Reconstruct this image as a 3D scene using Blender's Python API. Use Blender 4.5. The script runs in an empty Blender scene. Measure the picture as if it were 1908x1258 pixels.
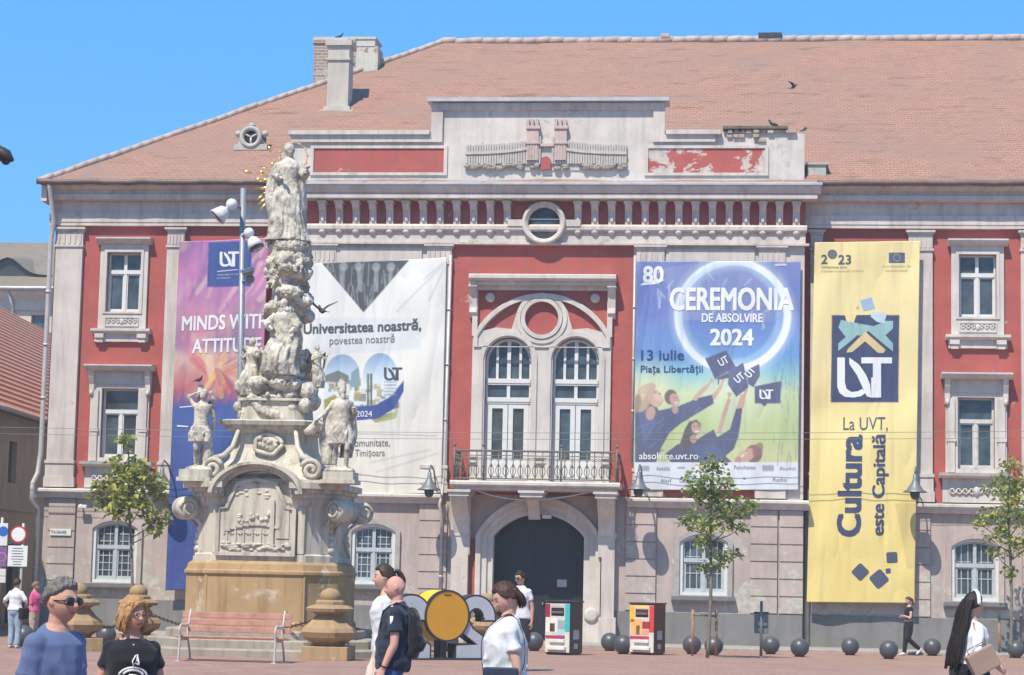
import bpy, bmesh, math, random
import numpy as np
from mathutils import Vector, Matrix, noise, Euler
from mathutils.geometry import tessellate_polygon

# ------------------------------------------------------------ camera, sky, sun, exposure
SC = bpy.context.scene
COL = SC.collection
IW, IH, FPX = 1908, 1258, 4000.0
CAM = Vector((6.45, -58.45, 1.88))
YAW, PITCH, ROLL = math.radians(6.3), math.radians(6.25), math.radians(1.22)
ROT = Matrix.Rotation(YAW, 3, 'Z') @ Matrix.Rotation(math.pi/2 + PITCH, 3, 'X') @ Matrix.Rotation(ROLL, 3, 'Z')
cd = bpy.data.cameras.new('camera'); cam = bpy.data.objects.new('camera', cd); COL.objects.link(cam)
cam.matrix_world = Matrix.Translation(CAM) @ ROT.to_4x4()
cd.sensor_width = 36.0; cd.lens = 36.0*FPX/IW; cd.clip_start = .5; cd.clip_end = 3000
SC.camera = cam

SUN = Vector((-.42, -1.0, 1.62)).normalized()
world = bpy.data.worlds.new('World'); SC.world = world; world.use_nodes = True
wn = world.node_tree.nodes; wl = world.node_tree.links
sky = wn.new('ShaderNodeTexSky'); sky.sky_type = 'NISHITA'; sky.sun_disc = False
sky.sun_elevation = math.asin(SUN.z); sky.sun_rotation = math.atan2(SUN.x, SUN.y)
sky.air_density = .85; sky.dust_density = 0.0; sky.ozone_density = 1.0; sky.altitude = 0
tint = wn.new('ShaderNodeMix'); tint.data_type = 'RGBA'; tint.blend_type = 'MULTIPLY'; tint.inputs[0].default_value = 1
tint.inputs[7].default_value = (.44, .82, 1.02, 1)     # deep blue of a very clear day
wl.new(sky.outputs[0], tint.inputs[6]); flat = wn.new('ShaderNodeMix'); flat.data_type = 'RGBA'; flat.inputs[0].default_value = .6; flat.inputs[7].default_value = (.36, 2.55, 6.1, 1)
wl.new(tint.outputs[2], flat.inputs[6]); wl.new(flat.outputs[2], wn['Background'].inputs[0]); wn['Background'].inputs[1].default_value = .125
sd = bpy.data.lights.new('sun', 'SUN'); sd.energy = 4.2; sd.angle = math.radians(.5); sd.color = (1, .93, .775)
so = bpy.data.objects.new('sun', sd); COL.objects.link(so)
so.rotation_euler = (-SUN).to_track_quat('-Z', 'Y').to_euler()
SC.view_settings.view_transform = 'Standard'; SC.view_settings.look = 'None'
SC.view_settings.exposure = .58; SC.view_settings.gamma = 1.0
SC.cycles.max_bounces = 6

# ------------------------------------------------------------ photo measurements -> places in the square
def ray(px, py):
    return ROT @ Vector(((px - IW/2)/FPX, -(py - IH/2)/FPX, -1.0))
def at(px, py, Y=0.0):
    d = ray(px, py); return CAM + d*((Y - CAM.y)/d.y)
def PX(px, py, Y=0.0): return at(px, py, Y).x
def PZ(px, py, Y=0.0): return at(px, py, Y).z
def ground_z(y):
    t = min(1.0, max(0.0, (-3.0 - y)/17.0)); return .2*t
def ground(px, py):
    d = ray(px, py); lo, hi = 1.0, 80.0
    for _ in range(60):
        m = (lo + hi)/2; p = CAM + d*m
        if p.z > ground_z(p.y): lo = m
        else: hi = m
    p = CAM + d*lo; return Vector((p.x, p.y, ground_z(p.y)))
def scale_at(p):            # photo pixels per metre at a place
    return FPX/((p - CAM).dot(ROT @ Vector((0, 0, -1))))

# ------------------------------------------------------------ objects
def link(name, me, parent=None, **kw):
    o = bpy.data.objects.new(name, me); COL.objects.link(o)
    if parent is not None: o.parent = parent
    for k, v in kw.items(): o[k] = v
    return o
def thing(name, label, cat, loc=(0, 0, 0), rz=0.0, group=None):
    o = bpy.data.objects.new(name, None); COL.objects.link(o); o.empty_display_size = .1
    o.location = loc; o.rotation_euler = (0, 0, rz); o['label'] = label; o['category'] = cat
    if group: o['group'] = group
    return o
def tag(o, label, cat, group=None):
    o['label'] = label; o['category'] = cat
    if group: o['group'] = group
    return o
def copy_tree(o, parent=None):
    c = o.copy(); COL.objects.link(c)
    if parent is not None: c.parent = parent
    for ch in list(o.children): copy_tree(ch, c)
    return c

class MB:
    """collects shapes into one mesh"""
    def __init__(s, xf=None): s.v = []; s.f = []; s.xf = xf; s.sm = []; s.marks = [0]
    def mark(s): s.marks.append(len(s.v))     # what follows is a piece of its own
    def add(s, vs, fs, smooth=False):
        n = len(s.v)
        for p in vs:
            p = Vector(p)
            s.v.append(s.xf @ p if s.xf else p)
        for q in fs: s.f.append([i + n for i in q]); s.sm.append(smooth)
        return s
    def box(s, x0, x1, y0, y1, z0, z1):
        if x0 > x1: x0, x1 = x1, x0
        if y0 > y1: y0, y1 = y1, y0
        if z0 > z1: z0, z1 = z1, z0
        return s.add([(x0,y0,z0),(x1,y0,z0),(x1,y1,z0),(x0,y1,z0),(x0,y0,z1),(x1,y0,z1),(x1,y1,z1),(x0,y1,z1)],
            [(0,3,2,1),(4,5,6,7),(0,1,5,4),(1,2,6,5),(2,3,7,6),(3,0,4,7)])
    def rbox(s, x0, x1, y0, y1, z0, z1, b=.02):
        bm = bmesh.new(); bmesh.ops.create_cube(bm, size=1)
        for v in bm.verts: v.co = Vector((x0+(x1-x0)*(v.co.x+.5), y0+(y1-y0)*(v.co.y+.5), z0+(z1-z0)*(v.co.z+.5)))
        bmesh.ops.bevel(bm, geom=bm.edges[:], offset=b, segments=2, profile=.6, affect='EDGES')
        return s.bm(bm)
    def bm(s, bm, smooth=False):
        bm.verts.index_update()
        s.add([v.co.copy() for v in bm.verts], [[v.index for v in f.verts] for f in bm.faces], smooth); bm.free(); return s
    def plate(s, outer, holes, y0, y1, back=True):
        """sheet in XZ with holes, front at y0, back at y1; outer counter-clockwise seen from -Y"""
        loops = [outer] + list(holes)
        flat = [p for l in loops for p in l]
        tris = tessellate_polygon([[Vector((p[0], p[1], 0)) for p in l] for l in loops])
        vs = [(p[0], y0, p[1]) for p in flat]; fs = []
        for t in tris:
            a, b, c = [Vector((flat[i][0], flat[i][1])) for i in t]
            cr = (b-a).x*(c-a).y - (b-a).y*(c-a).x
            if abs(cr) < 1e-12: continue
            fs.append(tuple(t) if cr > 0 else tuple(reversed(t)))
        s.add(vs, fs)
        if back: s.add([(p[0], y1, p[1]) for p in flat], [tuple(reversed(f)) for f in fs])
        for k, l in enumerate(loops):
            n = len(l); ar = sum(l[i][0]*l[(i+1)%n][1] - l[(i+1)%n][0]*l[i][1] for i in range(n))
            ccw = ar > 0; want = (k == 0)
            vs = [(p[0], y0, p[1]) for p in l] + [(p[0], y1, p[1]) for p in l]; fs = []
            for i in range(n):
                j = (i+1) % n
                q = (i, i+n, j+n, j)
                fs.append(q if ccw == want else tuple(reversed(q)))
            s.add(vs, fs)
        return s
    def prof(s, yz, x0, x1):
        """profile in YZ run along X"""
        n = len(yz); vs = [(x0, y, z) for y, z in yz] + [(x1, y, z) for y, z in yz]
        fs = [(i, (i+1) % n, (i+1) % n + n, i+n) for i in range(n)]
        tr = tessellate_polygon([[Vector((y, z, 0)) for y, z in yz]])
        fs += [tuple(t) for t in tr] + [tuple(i+n for i in reversed(t)) for t in tr]
        return s.add(vs, fs)
    def tube(s, pts, r, n=8, caps=True, smooth=True, flat=1.0, side=None):
        pts = [Vector(p) for p in pts]; m = len(pts)
        rs = [r]*m if not hasattr(r, '__len__') else list(r)
        up = None; vs = []; fs = []
        for i, p in enumerate(pts):
            d = (pts[min(i+1, m-1)] - pts[max(i-1, 0)])
            d = d.normalized() if d.length > 1e-9 else Vector((0, 0, 1))
            if up is None:
                up = Vector(side) if side else (Vector((0, 0, 1)) if abs(d.z) < .9 else Vector((0, 1, 0)))
            a = (up - d*up.dot(d))
            if a.length < 1e-6: a = d.orthogonal()
            a.normalize(); b = d.cross(a); up = a
            ri = rs[i]; ra, rb = (ri if hasattr(ri, '__len__') else (ri, ri*flat))
            for k in range(n):
                t = 2*math.pi*k/n; vs.append(p + a*(math.cos(t)*ra) + b*(math.sin(t)*rb))
        for i in range(m-1):
            for k in range(n):
                fs.append((i*n+k, i*n+(k+1) % n, (i+1)*n+(k+1) % n, (i+1)*n+k))
        if caps: fs += [tuple(reversed(range(n))), tuple(range((m-1)*n, m*n))]
        return s.add(vs, fs, smooth)
    def lathe(s, prof, c=(0, 0, 0), n=24, axis='Z', smooth=True, sx=1.0, sy=1.0, rot=0.0, ring=False):
        c = Vector(c); vs = []; fs = []; m = len(prof)
        for r, z in prof:
            for k in range(n):
                t = 2*math.pi*k/n + rot; x, y = r*math.cos(t)*sx, r*math.sin(t)*sy
                p = (x, y, z) if axis == 'Z' else ((x, -z, y) if axis == 'Y' else (z, x, y))
                vs.append(c + Vector(p))
        for i in range(m if ring else m-1):
            j = (i+1) % m
            for k in range(n): fs.append((i*n+k, i*n+(k+1) % n, j*n+(k+1) % n, j*n+k))
        if not ring: fs += [tuple(reversed(range(n))), tuple(range((m-1)*n, m*n))]
        return s.add(vs, fs, smooth)
    def ball(s, c, r, n=16, m=10):
        rx, ry, rz = (r, r, r) if not hasattr(r, '__len__') else r
        c = Vector(c); vs = [c + Vector((0, 0, -rz))]; fs = []
        for i in range(1, m):
            a = -math.pi/2 + math.pi*i/m
            for k in range(n):
                t = 2*math.pi*k/n; vs.append(c + Vector((rx*math.cos(a)*math.cos(t), ry*math.cos(a)*math.sin(t), rz*math.sin(a))))
        vs.append(c + Vector((0, 0, rz))); e = len(vs)-1
        for k in range(n): fs.append((0, 1+(k+1) % n, 1+k))
        for i in range(m-2):
            for k in range(n):
                fs.append((1+i*n+k, 1+i*n+(k+1) % n, 1+(i+1)*n+(k+1) % n, 1+(i+1)*n+k))
        b = 1+(m-2)*n
        for k in range(n): fs.append((b+k, b+(k+1) % n, e))
        return s.add(vs, fs, True)
    def mesh(s, name, mat=None):
        me = bpy.data.meshes.new(name); me.from_pydata([tuple(v) for v in s.v], [], s.f)
        me.polygons.foreach_set('use_smooth', s.sm)
        if mat: me.materials.append(mat)
        me.update(); return me
    def build_each(s, name, mat, parent=None, **kw):
        ms = sorted(set(s.marks + [len(s.v)])); out = []
        for i0, i1 in zip(ms[:-1], ms[1:]):
            p = MB(); p.v = s.v[i0:i1]
            for f, sm in zip(s.f, s.sm):
                if i0 <= f[0] < i1: p.f.append([i-i0 for i in f]); p.sm.append(sm)
            if p.f: out.append(p.build(name, mat, parent, **kw))
        return out
    def build(s, name, mat, parent=None, origin=None, **kw):
        if origin is not None:
            o = Vector(origin); s.v = [v - o for v in s.v]
        me = s.mesh(name, mat); ob = link(name, me, parent, **kw)
        if origin is not None: ob.location = origin
        return ob

def remesh(mb, voxel, smooth=3, disp=None):
    """one closed skin round everything collected in mb"""
    me = mb.mesh('tmp'); o = bpy.data.objects.new('tmp', me); COL.objects.link(o)
    m = o.modifiers.new('r', 'REMESH'); m.mode = 'VOXEL'; m.voxel_size = voxel; m.adaptivity = 0
    if smooth:
        k = o.modifiers.new('s', 'SMOOTH'); k.factor = .5; k.iterations = smooth
    dg = bpy.context.evaluated_depsgraph_get(); dg.update()
    r = bpy.data.meshes.new_from_object(o.evaluated_get(dg))
    bpy.data.objects.remove(o); bpy.data.meshes.remove(me)
    if disp:
        n = len(r.vertices); co = np.empty(n*3); r.vertices.foreach_get('co', co)
        no = np.empty(n*3); r.vertices.foreach_get('normal', no)
        co = co.reshape(-1, 3); no = no.reshape(-1, 3)
        d = np.array([disp(Vector(c)) for c in co]); co = co + no*d[:, None]
        r.vertices.foreach_set('co', co.ravel())
    r.polygons.foreach_set('use_smooth', [True]*len(r.polygons)); r.update()
    return r

# ------------------------------------------------------------ materials
def lin(c):
    return tuple((x/255/12.92 if x/255 <= .04045 else ((x/255+.055)/1.055)**2.4) for x in c)
class NT:
    def __init__(s, name):
        s.m = bpy.data.materials.new(name); s.m.use_nodes = True; s.t = s.m.node_tree
        s.b = s.t.nodes['Principled BSDF']; s.out = s.t.nodes['Material Output']
        s.co = s.n('ShaderNodeTexCoord').outputs['Object']
    def n(s, typ, **kw):
        x = s.t.nodes.new(typ)
        for k, v in kw.items(): setattr(x, k, v)
        return x
    def l(s, a, b): s.t.links.new(a, b)
    def mapping(s, scale=(1, 1, 1), rot=(0, 0, 0), src=None):
        m = s.n('ShaderNodeMapping'); m.inputs['Scale'].default_value = scale; m.inputs['Rotation'].default_value = rot
        s.l(src or s.co, m.inputs[0]); return m.outputs[0]
    def noise(s, scale, detail=4, rough=.6, vec=None, dist=0.0):
        x = s.n('ShaderNodeTexNoise'); x.inputs['Scale'].default_value = scale; x.inputs['Detail'].default_value = detail
        x.inputs['Roughness'].default_value = rough; x.inputs['Distortion'].default_value = dist
        s.l(vec or s.co, x.inputs['Vector']); return x.outputs['Fac']
    def ramp(s, fac, stops):
        r = s.n('ShaderNodeValToRGB'); e = r.color_ramp.elements
        while len(e) < len(stops): e.new(.5)
        for i, (p, c) in enumerate(stops):
            e[i].position = p; e[i].color = (c, c, c, 1) if not hasattr(c, '__len__') else (*c[:3], 1)
        s.l(fac, r.inputs[0]); return r.outputs[0]
    def mix(s, fac, a, b, mode='MIX'):
        x = s.n('ShaderNodeMix', data_type='RGBA', blend_type=mode)
        if isinstance(fac, (int, float)): x.inputs[0].default_value = fac
        else: s.l(fac, x.inputs[0])
        for i, c in ((6, a), (7, b)):
            if hasattr(c, '__len__'): x.inputs[i].default_value = (*c[:3], 1)
            else: s.l(c, x.inputs[i])
        return x.outputs[2]
    def math(s, op, a, b=None, c=None):
        x = s.n('ShaderNodeMath', operation=op)
        for i, q in enumerate((a, b, c)):
            if q is None: continue
            if isinstance(q, (int, float)): x.inputs[i].default_value = q
            else: s.l(q, x.inputs[i])
        return x.outputs[0]
    def bump(s, h, strength=.3, dist=.02, prev=None):
        x = s.n('ShaderNodeBump'); x.inputs['Strength'].default_value = strength; x.inputs['Distance'].default_value = dist
        s.l(h, x.inputs['Height'])
        if prev is not None: s.l(prev, x.inputs['Normal'])
        return x.outputs['Normal']
    def done(s, col, rough=.8, normal=None, metal=0.0, spec=.3):
        if hasattr(col, '__len__'): s.b.inputs['Base Color'].default_value = (*col[:3], 1)
        else: s.l(col, s.b.inputs['Base Color'])
        if isinstance(rough, (int, float)): s.b.inputs['Roughness'].default_value = rough
        else: s.l(rough, s.b.inputs['Roughness'])
        s.b.inputs['Metallic'].default_value = metal; s.b.inputs['Specular IOR Level'].default_value = spec
        if normal is not None: s.l(normal, s.b.inputs['Normal'])
        return s.m
def sc3(c, k): return tuple(min(1, x*k) for x in c)

def plain(name, c, rough=.6, var=.12, scale=6.0, bump=.1, metal=0.0, spec=.4, bscale=None):
    t = NT(name); f = t.noise(scale, 5, .6)
    col = t.mix(t.ramp(f, [(.3, 0), (.7, 1)]), sc3(c, 1-var), sc3(c, 1+var))
    nb = t.bump(t.noise(bscale or scale*6, 3), bump, .01) if bump else None
    return t.done(col, rough, nb, metal, spec)

def stucco(name, c, dirt=(.25, .22, .19), peel=None, peel_amt=.62, dirt_amt=.5, bump=.25, low=None):
    """painted plaster: mottling, rain streaks, a few flaked patches"""
    t = NT(name)
    f = t.noise(1.1, 6, .62)
    col = t.mix(t.ramp(f, [(.3, 0), (.7, 1)]), sc3(c, .84), sc3(c, 1.10))
    st = t.noise(1.0, 5, .65, t.mapping((5, 5, .45)))
    col = t.mix(t.math('MULTIPLY', t.ramp(st, [(.47, 0), (.76, 1)]), dirt_amt), col, dirt)
    fine = t.noise(9, 4, .7)
    col = t.mix(t.math('MULTIPLY', t.ramp(fine, [(.6, 0), (.8, 1)]), dirt_amt*.5), col, sc3(c, .72))
    nb = t.bump(t.noise(45, 3), bump, .012)
    if peel:
        p = t.noise(1.25, 7, .68, dist=.4)
        pm = t.ramp(p, [(peel_amt, 0), (peel_amt+.015, 1)])
        if low is not None:   # weather damage concentrated in the splash zone near the ground
            z = t.n('ShaderNodeSeparateXYZ'); t.l(t.co, z.inputs[0])
            zz = t.n('ShaderNodeMapRange'); zz.inputs[1].default_value = low[0]; zz.inputs[2].default_value = low[1]
            zz.inputs[3].default_value = .17; zz.inputs[4].default_value = 0; t.l(z.outputs[2], zz.inputs[0])
            pm = t.ramp(t.math('ADD', p, zz.outputs[0]), [(peel_amt, 0), (peel_amt+.02, 1)])
        pc = t.mix(t.ramp(t.noise(6, 5), [(.35, 0), (.65, 1)]), sc3(peel, .75), sc3(peel, 1.1))
        col = t.mix(pm, col, pc)
        nb = t.bump(pm, -.5, .02, nb)
    return t.done(col, .88, nb, 0, .2)

PALE = (.575, .51, .47); RED = (.41, .100, .085)
m_pale = stucco('pale_stucco', PALE, (.33, .29, .25), (.46, .40, .34), .635, .75)
m_red = stucco('red_stucco', RED, (.27, .11, .10), (.52, .34, .30), .655, .7)
m_pink = stucco('greyish_pink_stucco', (.46, .375, .345), (.28, .24, .22), (.48, .44, .38), .635, .6, low=(.7, 3.0))
m_plinth = stucco('grey_plinth', (.215, .205, .20), (.12, .12, .11), (.36, .34, .31), .66, .5)
m_trim = stucco('window_trim', (.60, .545, .50), (.34, .30, .26), (.45, .40, .35), .69, .55)
m_white = plain('white_paint', (.64, .63, .605), .45, .06, 8, .08)
m_greyframe = plain('grey_window_paint', (.42, .45, .46), .5, .1, 8, .1)
m_zinc = plain('zinc_sheet', (.46, .46, .47), .5, .15, 2.5, .1, .35)
m_iron = plain('dark_iron', (.055, .055, .06), .5, .2, 9, .15, .5)
m_rail = plain('weathered_iron', (.17, .15, .135), .6, .25, 9, .15, .3)
m_grey = plain('grey_painted_metal', (.16, .17, .18), .45, .1, 6, .05, .2)
m_pipe = plain('pale_downpipe', (.50, .47, .45), .5, .12, 4, .1, .2)
m_door = plain('dark_door_paint', (.018, .018, .028), .45, .2, 5, .1)
def mk_glass():
    t = NT('window_glass'); f = t.noise(1.7, 3)
    col = t.mix(t.ramp(f, [(.35, 0), (.65, 1)]), (.035, .045, .055), (.085, .11, .13))
    return t.done(col, .07, t.bump(t.noise(2.2, 2), .06, .03), 0, .55)
m_glass = mk_glass()
def mk_roof(name, c, row=.17, steep=.5, rot=0.0):
    t = NT(name)
    s = t.n('ShaderNodeSeparateXYZ'); t.l(t.co, s.inputs[0])
    cb = t.n('ShaderNodeCombineXYZ'); t.l(s.outputs[0], cb.inputs[0]); t.l(s.outputs[2], cb.inputs[1])
    wob = t.math('MULTIPLY', t.noise(.9, 3), .07)
    zz = t.math('ADD', s.outputs[2], wob); t.l(zz, cb.inputs[1])
    b = t.n('ShaderNodeTexBrick'); b.inputs['Scale'].default_value = 1; b.inputs['Brick Width'].default_value = .2
    b.inputs['Row Height'].default_value = row*steep; b.inputs['Mortar Size'].default_value = .011; b.inputs['Mortar Smooth'].default_value = .2
    b.inputs['Bias'].default_value = 0
    b.inputs['Color1'].default_value = (*sc3(c, .92), 1); b.inputs['Color2'].default_value = (*sc3(c, 1.08), 1); b.inputs['Mortar'].default_value = (*sc3(c, .6), 1)
    t.l(cb.outputs[0], b.inputs['Vector'])
    big = t.ramp(t.noise(.35, 6, .65), [(.35, 0), (.68, 1)])
    col = t.mix(t.math('MULTIPLY', big, .7), b.outputs['Color'], sc3((c[0]*.80, c[1]*1.0, c[2]*1.15), .84))
    ln = t.ramp(t.noise(1.0, 5, .7, t.mapping((.9, .9, 8))), [(.56, 0), (.68, 1)])
    col = t.mix(t.math('MULTIPLY', ln, .7), col, sc3(c, .42))
    li = t.ramp(t.noise(5, 5, .7), [(.6, 0), (.75, 1)])
    col = t.mix(t.math('MULTIPLY', li, .4), col, (.30, .26, .22))
    dk = t.ramp(t.noise(1.6, 6, .75), [(.60, 0), (.72, 1)]); col = t.mix(t.math('MULTIPLY', dk, .6), col, sc3(c, .5))
    nb = t.bump(b.outputs['Fac'], -.6, .03); nb = t.bump(t.noise(12, 4), .4, .02, nb)
    return t.done(col, .9, nb, 0, .2)
m_roof = mk_roof('clay_tile_roof', (.375, .198, .142))
m_ridge = stucco('ridge_mortar', (.48, .37, .32), (.3, .25, .22))
def mk_brick(name, c, mort):
    t = NT(name); b = t.n('ShaderNodeTexBrick')
    t.l(t.mapping((1, 1, 1), (math.pi/2, 0, 0)), b.inputs['Vector'])
    b.inputs['Scale'].default_value = 1; b.inputs['Brick Width'].default_value = .27; b.inputs['Row Height'].default_value = .1; b.inputs['Mortar Size'].default_value = .015
    b.inputs['Color1'].default_value = (*sc3(c, .7), 1); b.inputs['Color2'].default_value = (*sc3(c, 1.2), 1); b.inputs['Mortar'].default_value = (*mort, 1)
    col = t.mix(t.ramp(t.noise(2.2, 6, .7), [(.52, 0), (.56, 1)]), b.outputs['Color'], mort)
    return t.done(col, .9, t.bump(t.noise(18, 4), .6, .03, t.bump(b.outputs['Fac'], -.6, .03)), 0, .2)
m_brick = mk_brick('worn_brick', (.33, .22, .17), (.45, .40, .35))
# ============================================================ the big stucco building
YC = -.5                                    # front of the projecting middle
Y_EAVE = -.62
XL = (PX(103, 430) + PX(86, 850))/2         # left corner
XR = PX(1908, 700) + 9.0                    # runs on past the frame
XC0 = PX(527, 650, YC); XC1 = PX(1498, 650, YC)
ZL = (PZ(83, 912) + PZ(1879, 938) + PZ(1221, 925, YC))/3     # ledge over the ground floor
ZE = (PZ(90, 346) + PZ(1900, 353))/2                          # eaves
ZA0 = (PZ(200, 422) + PZ(1800, 428))/2                        # underside of the architrave
DEP = 14.0
bld = thing('stucco_building', 'long red and pale stucco building with tiled hip roof and stepped parapet filling the photo', 'building')

def arch_pts(x0, x1, z0, zs, za, n=14):
    """opening outline, counter-clockwise from bottom left; sides rise to zs, segmental or round top to za"""
    w = (x1-x0)/2; h = za-zs; xc = (x0+x1)/2
    if h < 1e-3: return [(x0, z0), (x1, z0), (x1, zs), (x0, zs)]
    R = (w*w+h*h)/(2*h); c = za-R; a0 = math.asin(min(1, w/R))
    if h > R: a0 = math.pi-a0
    pts = [(x0, z0), (x1, z0)]
    for i in range(n+1):
        a = a0 - 2*a0*i/n
        pts.append((xc + R*math.sin(a), c + R*math.cos(a)))
    return pts
def inset(x0, x1, z0, zs, za, d, n=14): return arch_pts(x0+d, x1-d, z0+d, zs-(0 if za > zs+1e-3 else d), za-d, n)

# window openings (photo pixels: left, right, top, bottom)
def rect(l, r, t, b, Y=0.0):
    ym, xm = (t+b)/2, (l+r)/2
    return [PX(l, ym, Y), PX(r, ym, Y), PZ(xm, b, Y), PZ(xm, t, Y)]
UP = [rect(200, 263, 471, 582), rect(1786, 1856, 475, 592)]
FI = [rect(189, 257, 724, 853), rect(1784, 1853, 741, 874)]
GR = [rect(173, 257, 970, 1086), rect(655, 737, 976, 1089, YC), rect(1266, 1356, 995, 1110, YC), rect(1772, 1861, 1004, 1121)]
# one more bay past the right edge of the frame
for L in (UP, FI, GR):
    a = list(L[-1]); a[0] += 4.3; a[1] += 4.3; L.append(a)
def ground_arch(r): return (r[0], r[1], r[2], r[3]-.22, r[3])

def hole(r): return arch_pts(r[0], r[1], r[2], r[3], r[3])
def ghole(r): x0, x1, z0, zs, za = ground_arch(r); return arch_pts(x0, x1, z0, zs, za)
Z0 = 0.0
# --- walls
w = MB()
w.plate([(XL, ZL), (XC0+.3, ZL), (XC0+.3, ZE), (XL, ZE)], [hole(UP[0]), hole(FI[0])], 0, .3)
w.build('wall', m_red, bld, label='red stucco upper wall of the left wing')
w = MB()
w.plate([(XC1-.3, ZL), (XR, ZL), (XR, ZE), (XC1-.3, ZE)], [hole(r) for r in UP[1:]+FI[1:]], 0, .3)
w.build('wall', m_red, bld, label='red stucco upper wall of the right wing')
w = MB()
w.plate([(XL, Z0), (XC0+.3, Z0), (XC0+.3, ZL), (XL, ZL)], [ghole(GR[0])], -.03, .3)
w.mark(); w.plate([(XC1-.3, Z0), (XR, Z0), (XR, ZL), (XC1-.3, ZL)], [ghole(r) for r in GR[3:]], -.03, .3)
w.mark(); w.box(XL, XL+.3, .3, DEP*1.6, 0, ZE-.05); w.mark(); w.box(XL, XR, DEP*1.6, DEP*1.6+.3, 0, ZE-.05); w.mark(); w.box(XR-.3, XR, .3, DEP*1.6, 0, ZE-.05)
w.build_each('wall', m_pink, bld)

# middle part
px0, px1 = PX(918, 1000, YC), PX(1090, 1000, YC)
PORT = arch_pts(px0, px1, .02, PZ(1000, 1000, YC), PZ(1004, 957, YC), 24)
cxw = [(PX(902.7, 760, YC), PX(989, 760, YC)), (PX(1028.7, 760, YC), PX(1115, 760, YC))]
zb, zs_, za_ = PZ(1010, 899, YC), PZ(1010, 676, YC), PZ(1010, 631, YC)
CW = [arch_pts(a, b, zb, zs_, za_+.02, 20) for a, b in cxw]
ZTOP = PZ(1010, 345, YC)
w = MB()
w.plate([(XC0, ZL), (XC1, ZL), (XC1, ZTOP), (XC0, ZTOP)], CW, YC, .3)
w.build('wall', m_red, bld, label='red stucco upper wall of the projecting middle')
w = MB()
w.plate([(XC0, Z0), (px0-.02, Z0)] + [(px0-.02, PORT[-1][1])] + [(p[0], p[1]) for p in reversed(PORT[2:])] + [(px1+.02, PORT[2][1]), (px1+.02, Z0), (XC1, Z0), (XC1, ZL), (XC0, ZL)],
        [ghole(GR[1]), ghole(GR[2])], YC-.03, .3)
w.build('wall', m_pink, bld, label='greyish pink stucco ground floor of the projecting middle')

# --- grey plinth band
zp = (PZ(1700, 1147) + PZ(1350, 1147, YC))/2
w = MB()
w.box(XL-.03, XC0, -.08, 0, 0, zp); w.mark(); w.box(XC1, XR, -.08, 0, 0, zp); w.mark()
w.box(XC0, px0-.45, YC-.08, YC, 0, zp); w.mark(); w.box(px1+.45, XC1, YC-.08, YC, 0, zp)
w.build_each('plinth', m_plinth, bld)

# --- rusticated quoin strips on the ground floor (blocks with grooves)
def quoins(x0, x1, Y, zlist):
    q = MB()
    for a, b in zip(zlist[:-1], zlist[1:]): q.box(x0, x1, Y-.07, Y+.02, a+.018, b-.018)
    q.box(x0, x1, Y-.035, Y+.02, zlist[0], zlist[-1])
    q.build('quoin_strip', m_pink, bld)
zq = [zp+.02 + (ZL-.28-zp-.02)*i/6 for i in range(7)]
for l, r, Y in ((88, 138, -.03), (780, 832, YC-.03), (1166, 1222, YC-.03), (1398, 1448, YC-.03), (1452, 1496, YC-.03), (1512, 1535, -.03), (1690, 1733, -.03), (1905, 1950, -.03)):
    quoins(PX(l, 1040, Y), PX(r, 1040, Y), Y, zq)

# --- giant pilasters on the upper floors
ZC1 = (PZ(200, 425) + PZ(1800, 431))/2
def pilaster(l, r, Y, ztop, p=.12):
    x0, x1 = PX(l, 650, Y), PX(r, 650, Y); q = MB()
    zl = ZL+.02
    q.box(x0, x1, Y-p, Y+.03, zl+.75, ztop-.5)
    q.box(x0-.05, x1+.05, Y-p-.05, Y+.03, zl, zl+.28); q.box(x0-.02, x1+.02, Y-p-.02, Y+.03, zl+.28, zl+.66)
    q.box(x0-.04, x1+.04, Y-p-.05, Y+.03, zl+.66, zl+.75)
    q.box(x0-.03, x1+.03, Y-p-.04, Y+.03, ztop-.56, ztop-.5)
    q.box(x0+.0, x1-.0, Y-p+.005, Y+.03, ztop-.5, ztop-.12)
    for k in range(5):
        xx = x0 + (x1-x0)*(k+.5)/5; q.box(xx-.03, xx+.03, Y-p-.02, Y, ztop-.47, ztop-.2)
    q.box(x0-.03, x1+.03, Y-p-.03, Y+.03, ztop-.12, ztop-.06); q.box(x0-.07, x1+.07, Y-p-.08, Y+.03, ztop-.06, ztop)
    q.build('pilaster', m_pale, bld)
for l, r in ((98, 148), (306, 338), (1509, 1532), (1692, 1737), (1902, 1948)): pilaster(l, r, 0, ZC1)
ZCC = PZ(1010, 457, YC)
for l, r in ((577, 622), (792, 838), (1184, 1236), (1412, 1462)): pilaster(l, r, YC, ZCC)
q = MB()   # pale margins at the corners and above the banners
for l, r in ((527, 577), (1462, 1498)): q.box(PX(l, 650, YC)-.005, PX(r, 650, YC), YC-.05, YC+.02, ZL, ZCC); q.mark()
for l, r in ((577, 841), (1181, 1462)): q.box(PX(l, 480, YC), PX(r, 480, YC), YC-.04, YC+.02, PZ(1010, 496, YC), ZCC-.001); q.mark()
q.build_each('pale_margin', m_pale, bld)
q = MB()   # shallow raised fields between the capitals of the middle part
for l, r in ((622, 792), (1236, 1412)):
    q.box(PX(l, 480, YC)+.08, PX(r, 480, YC)-.08, YC-.09, YC+.02, PZ(1010, 492, YC), PZ(1010, 464, YC)); q.mark()
q.build_each('frieze_panel', m_pale, bld)

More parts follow.
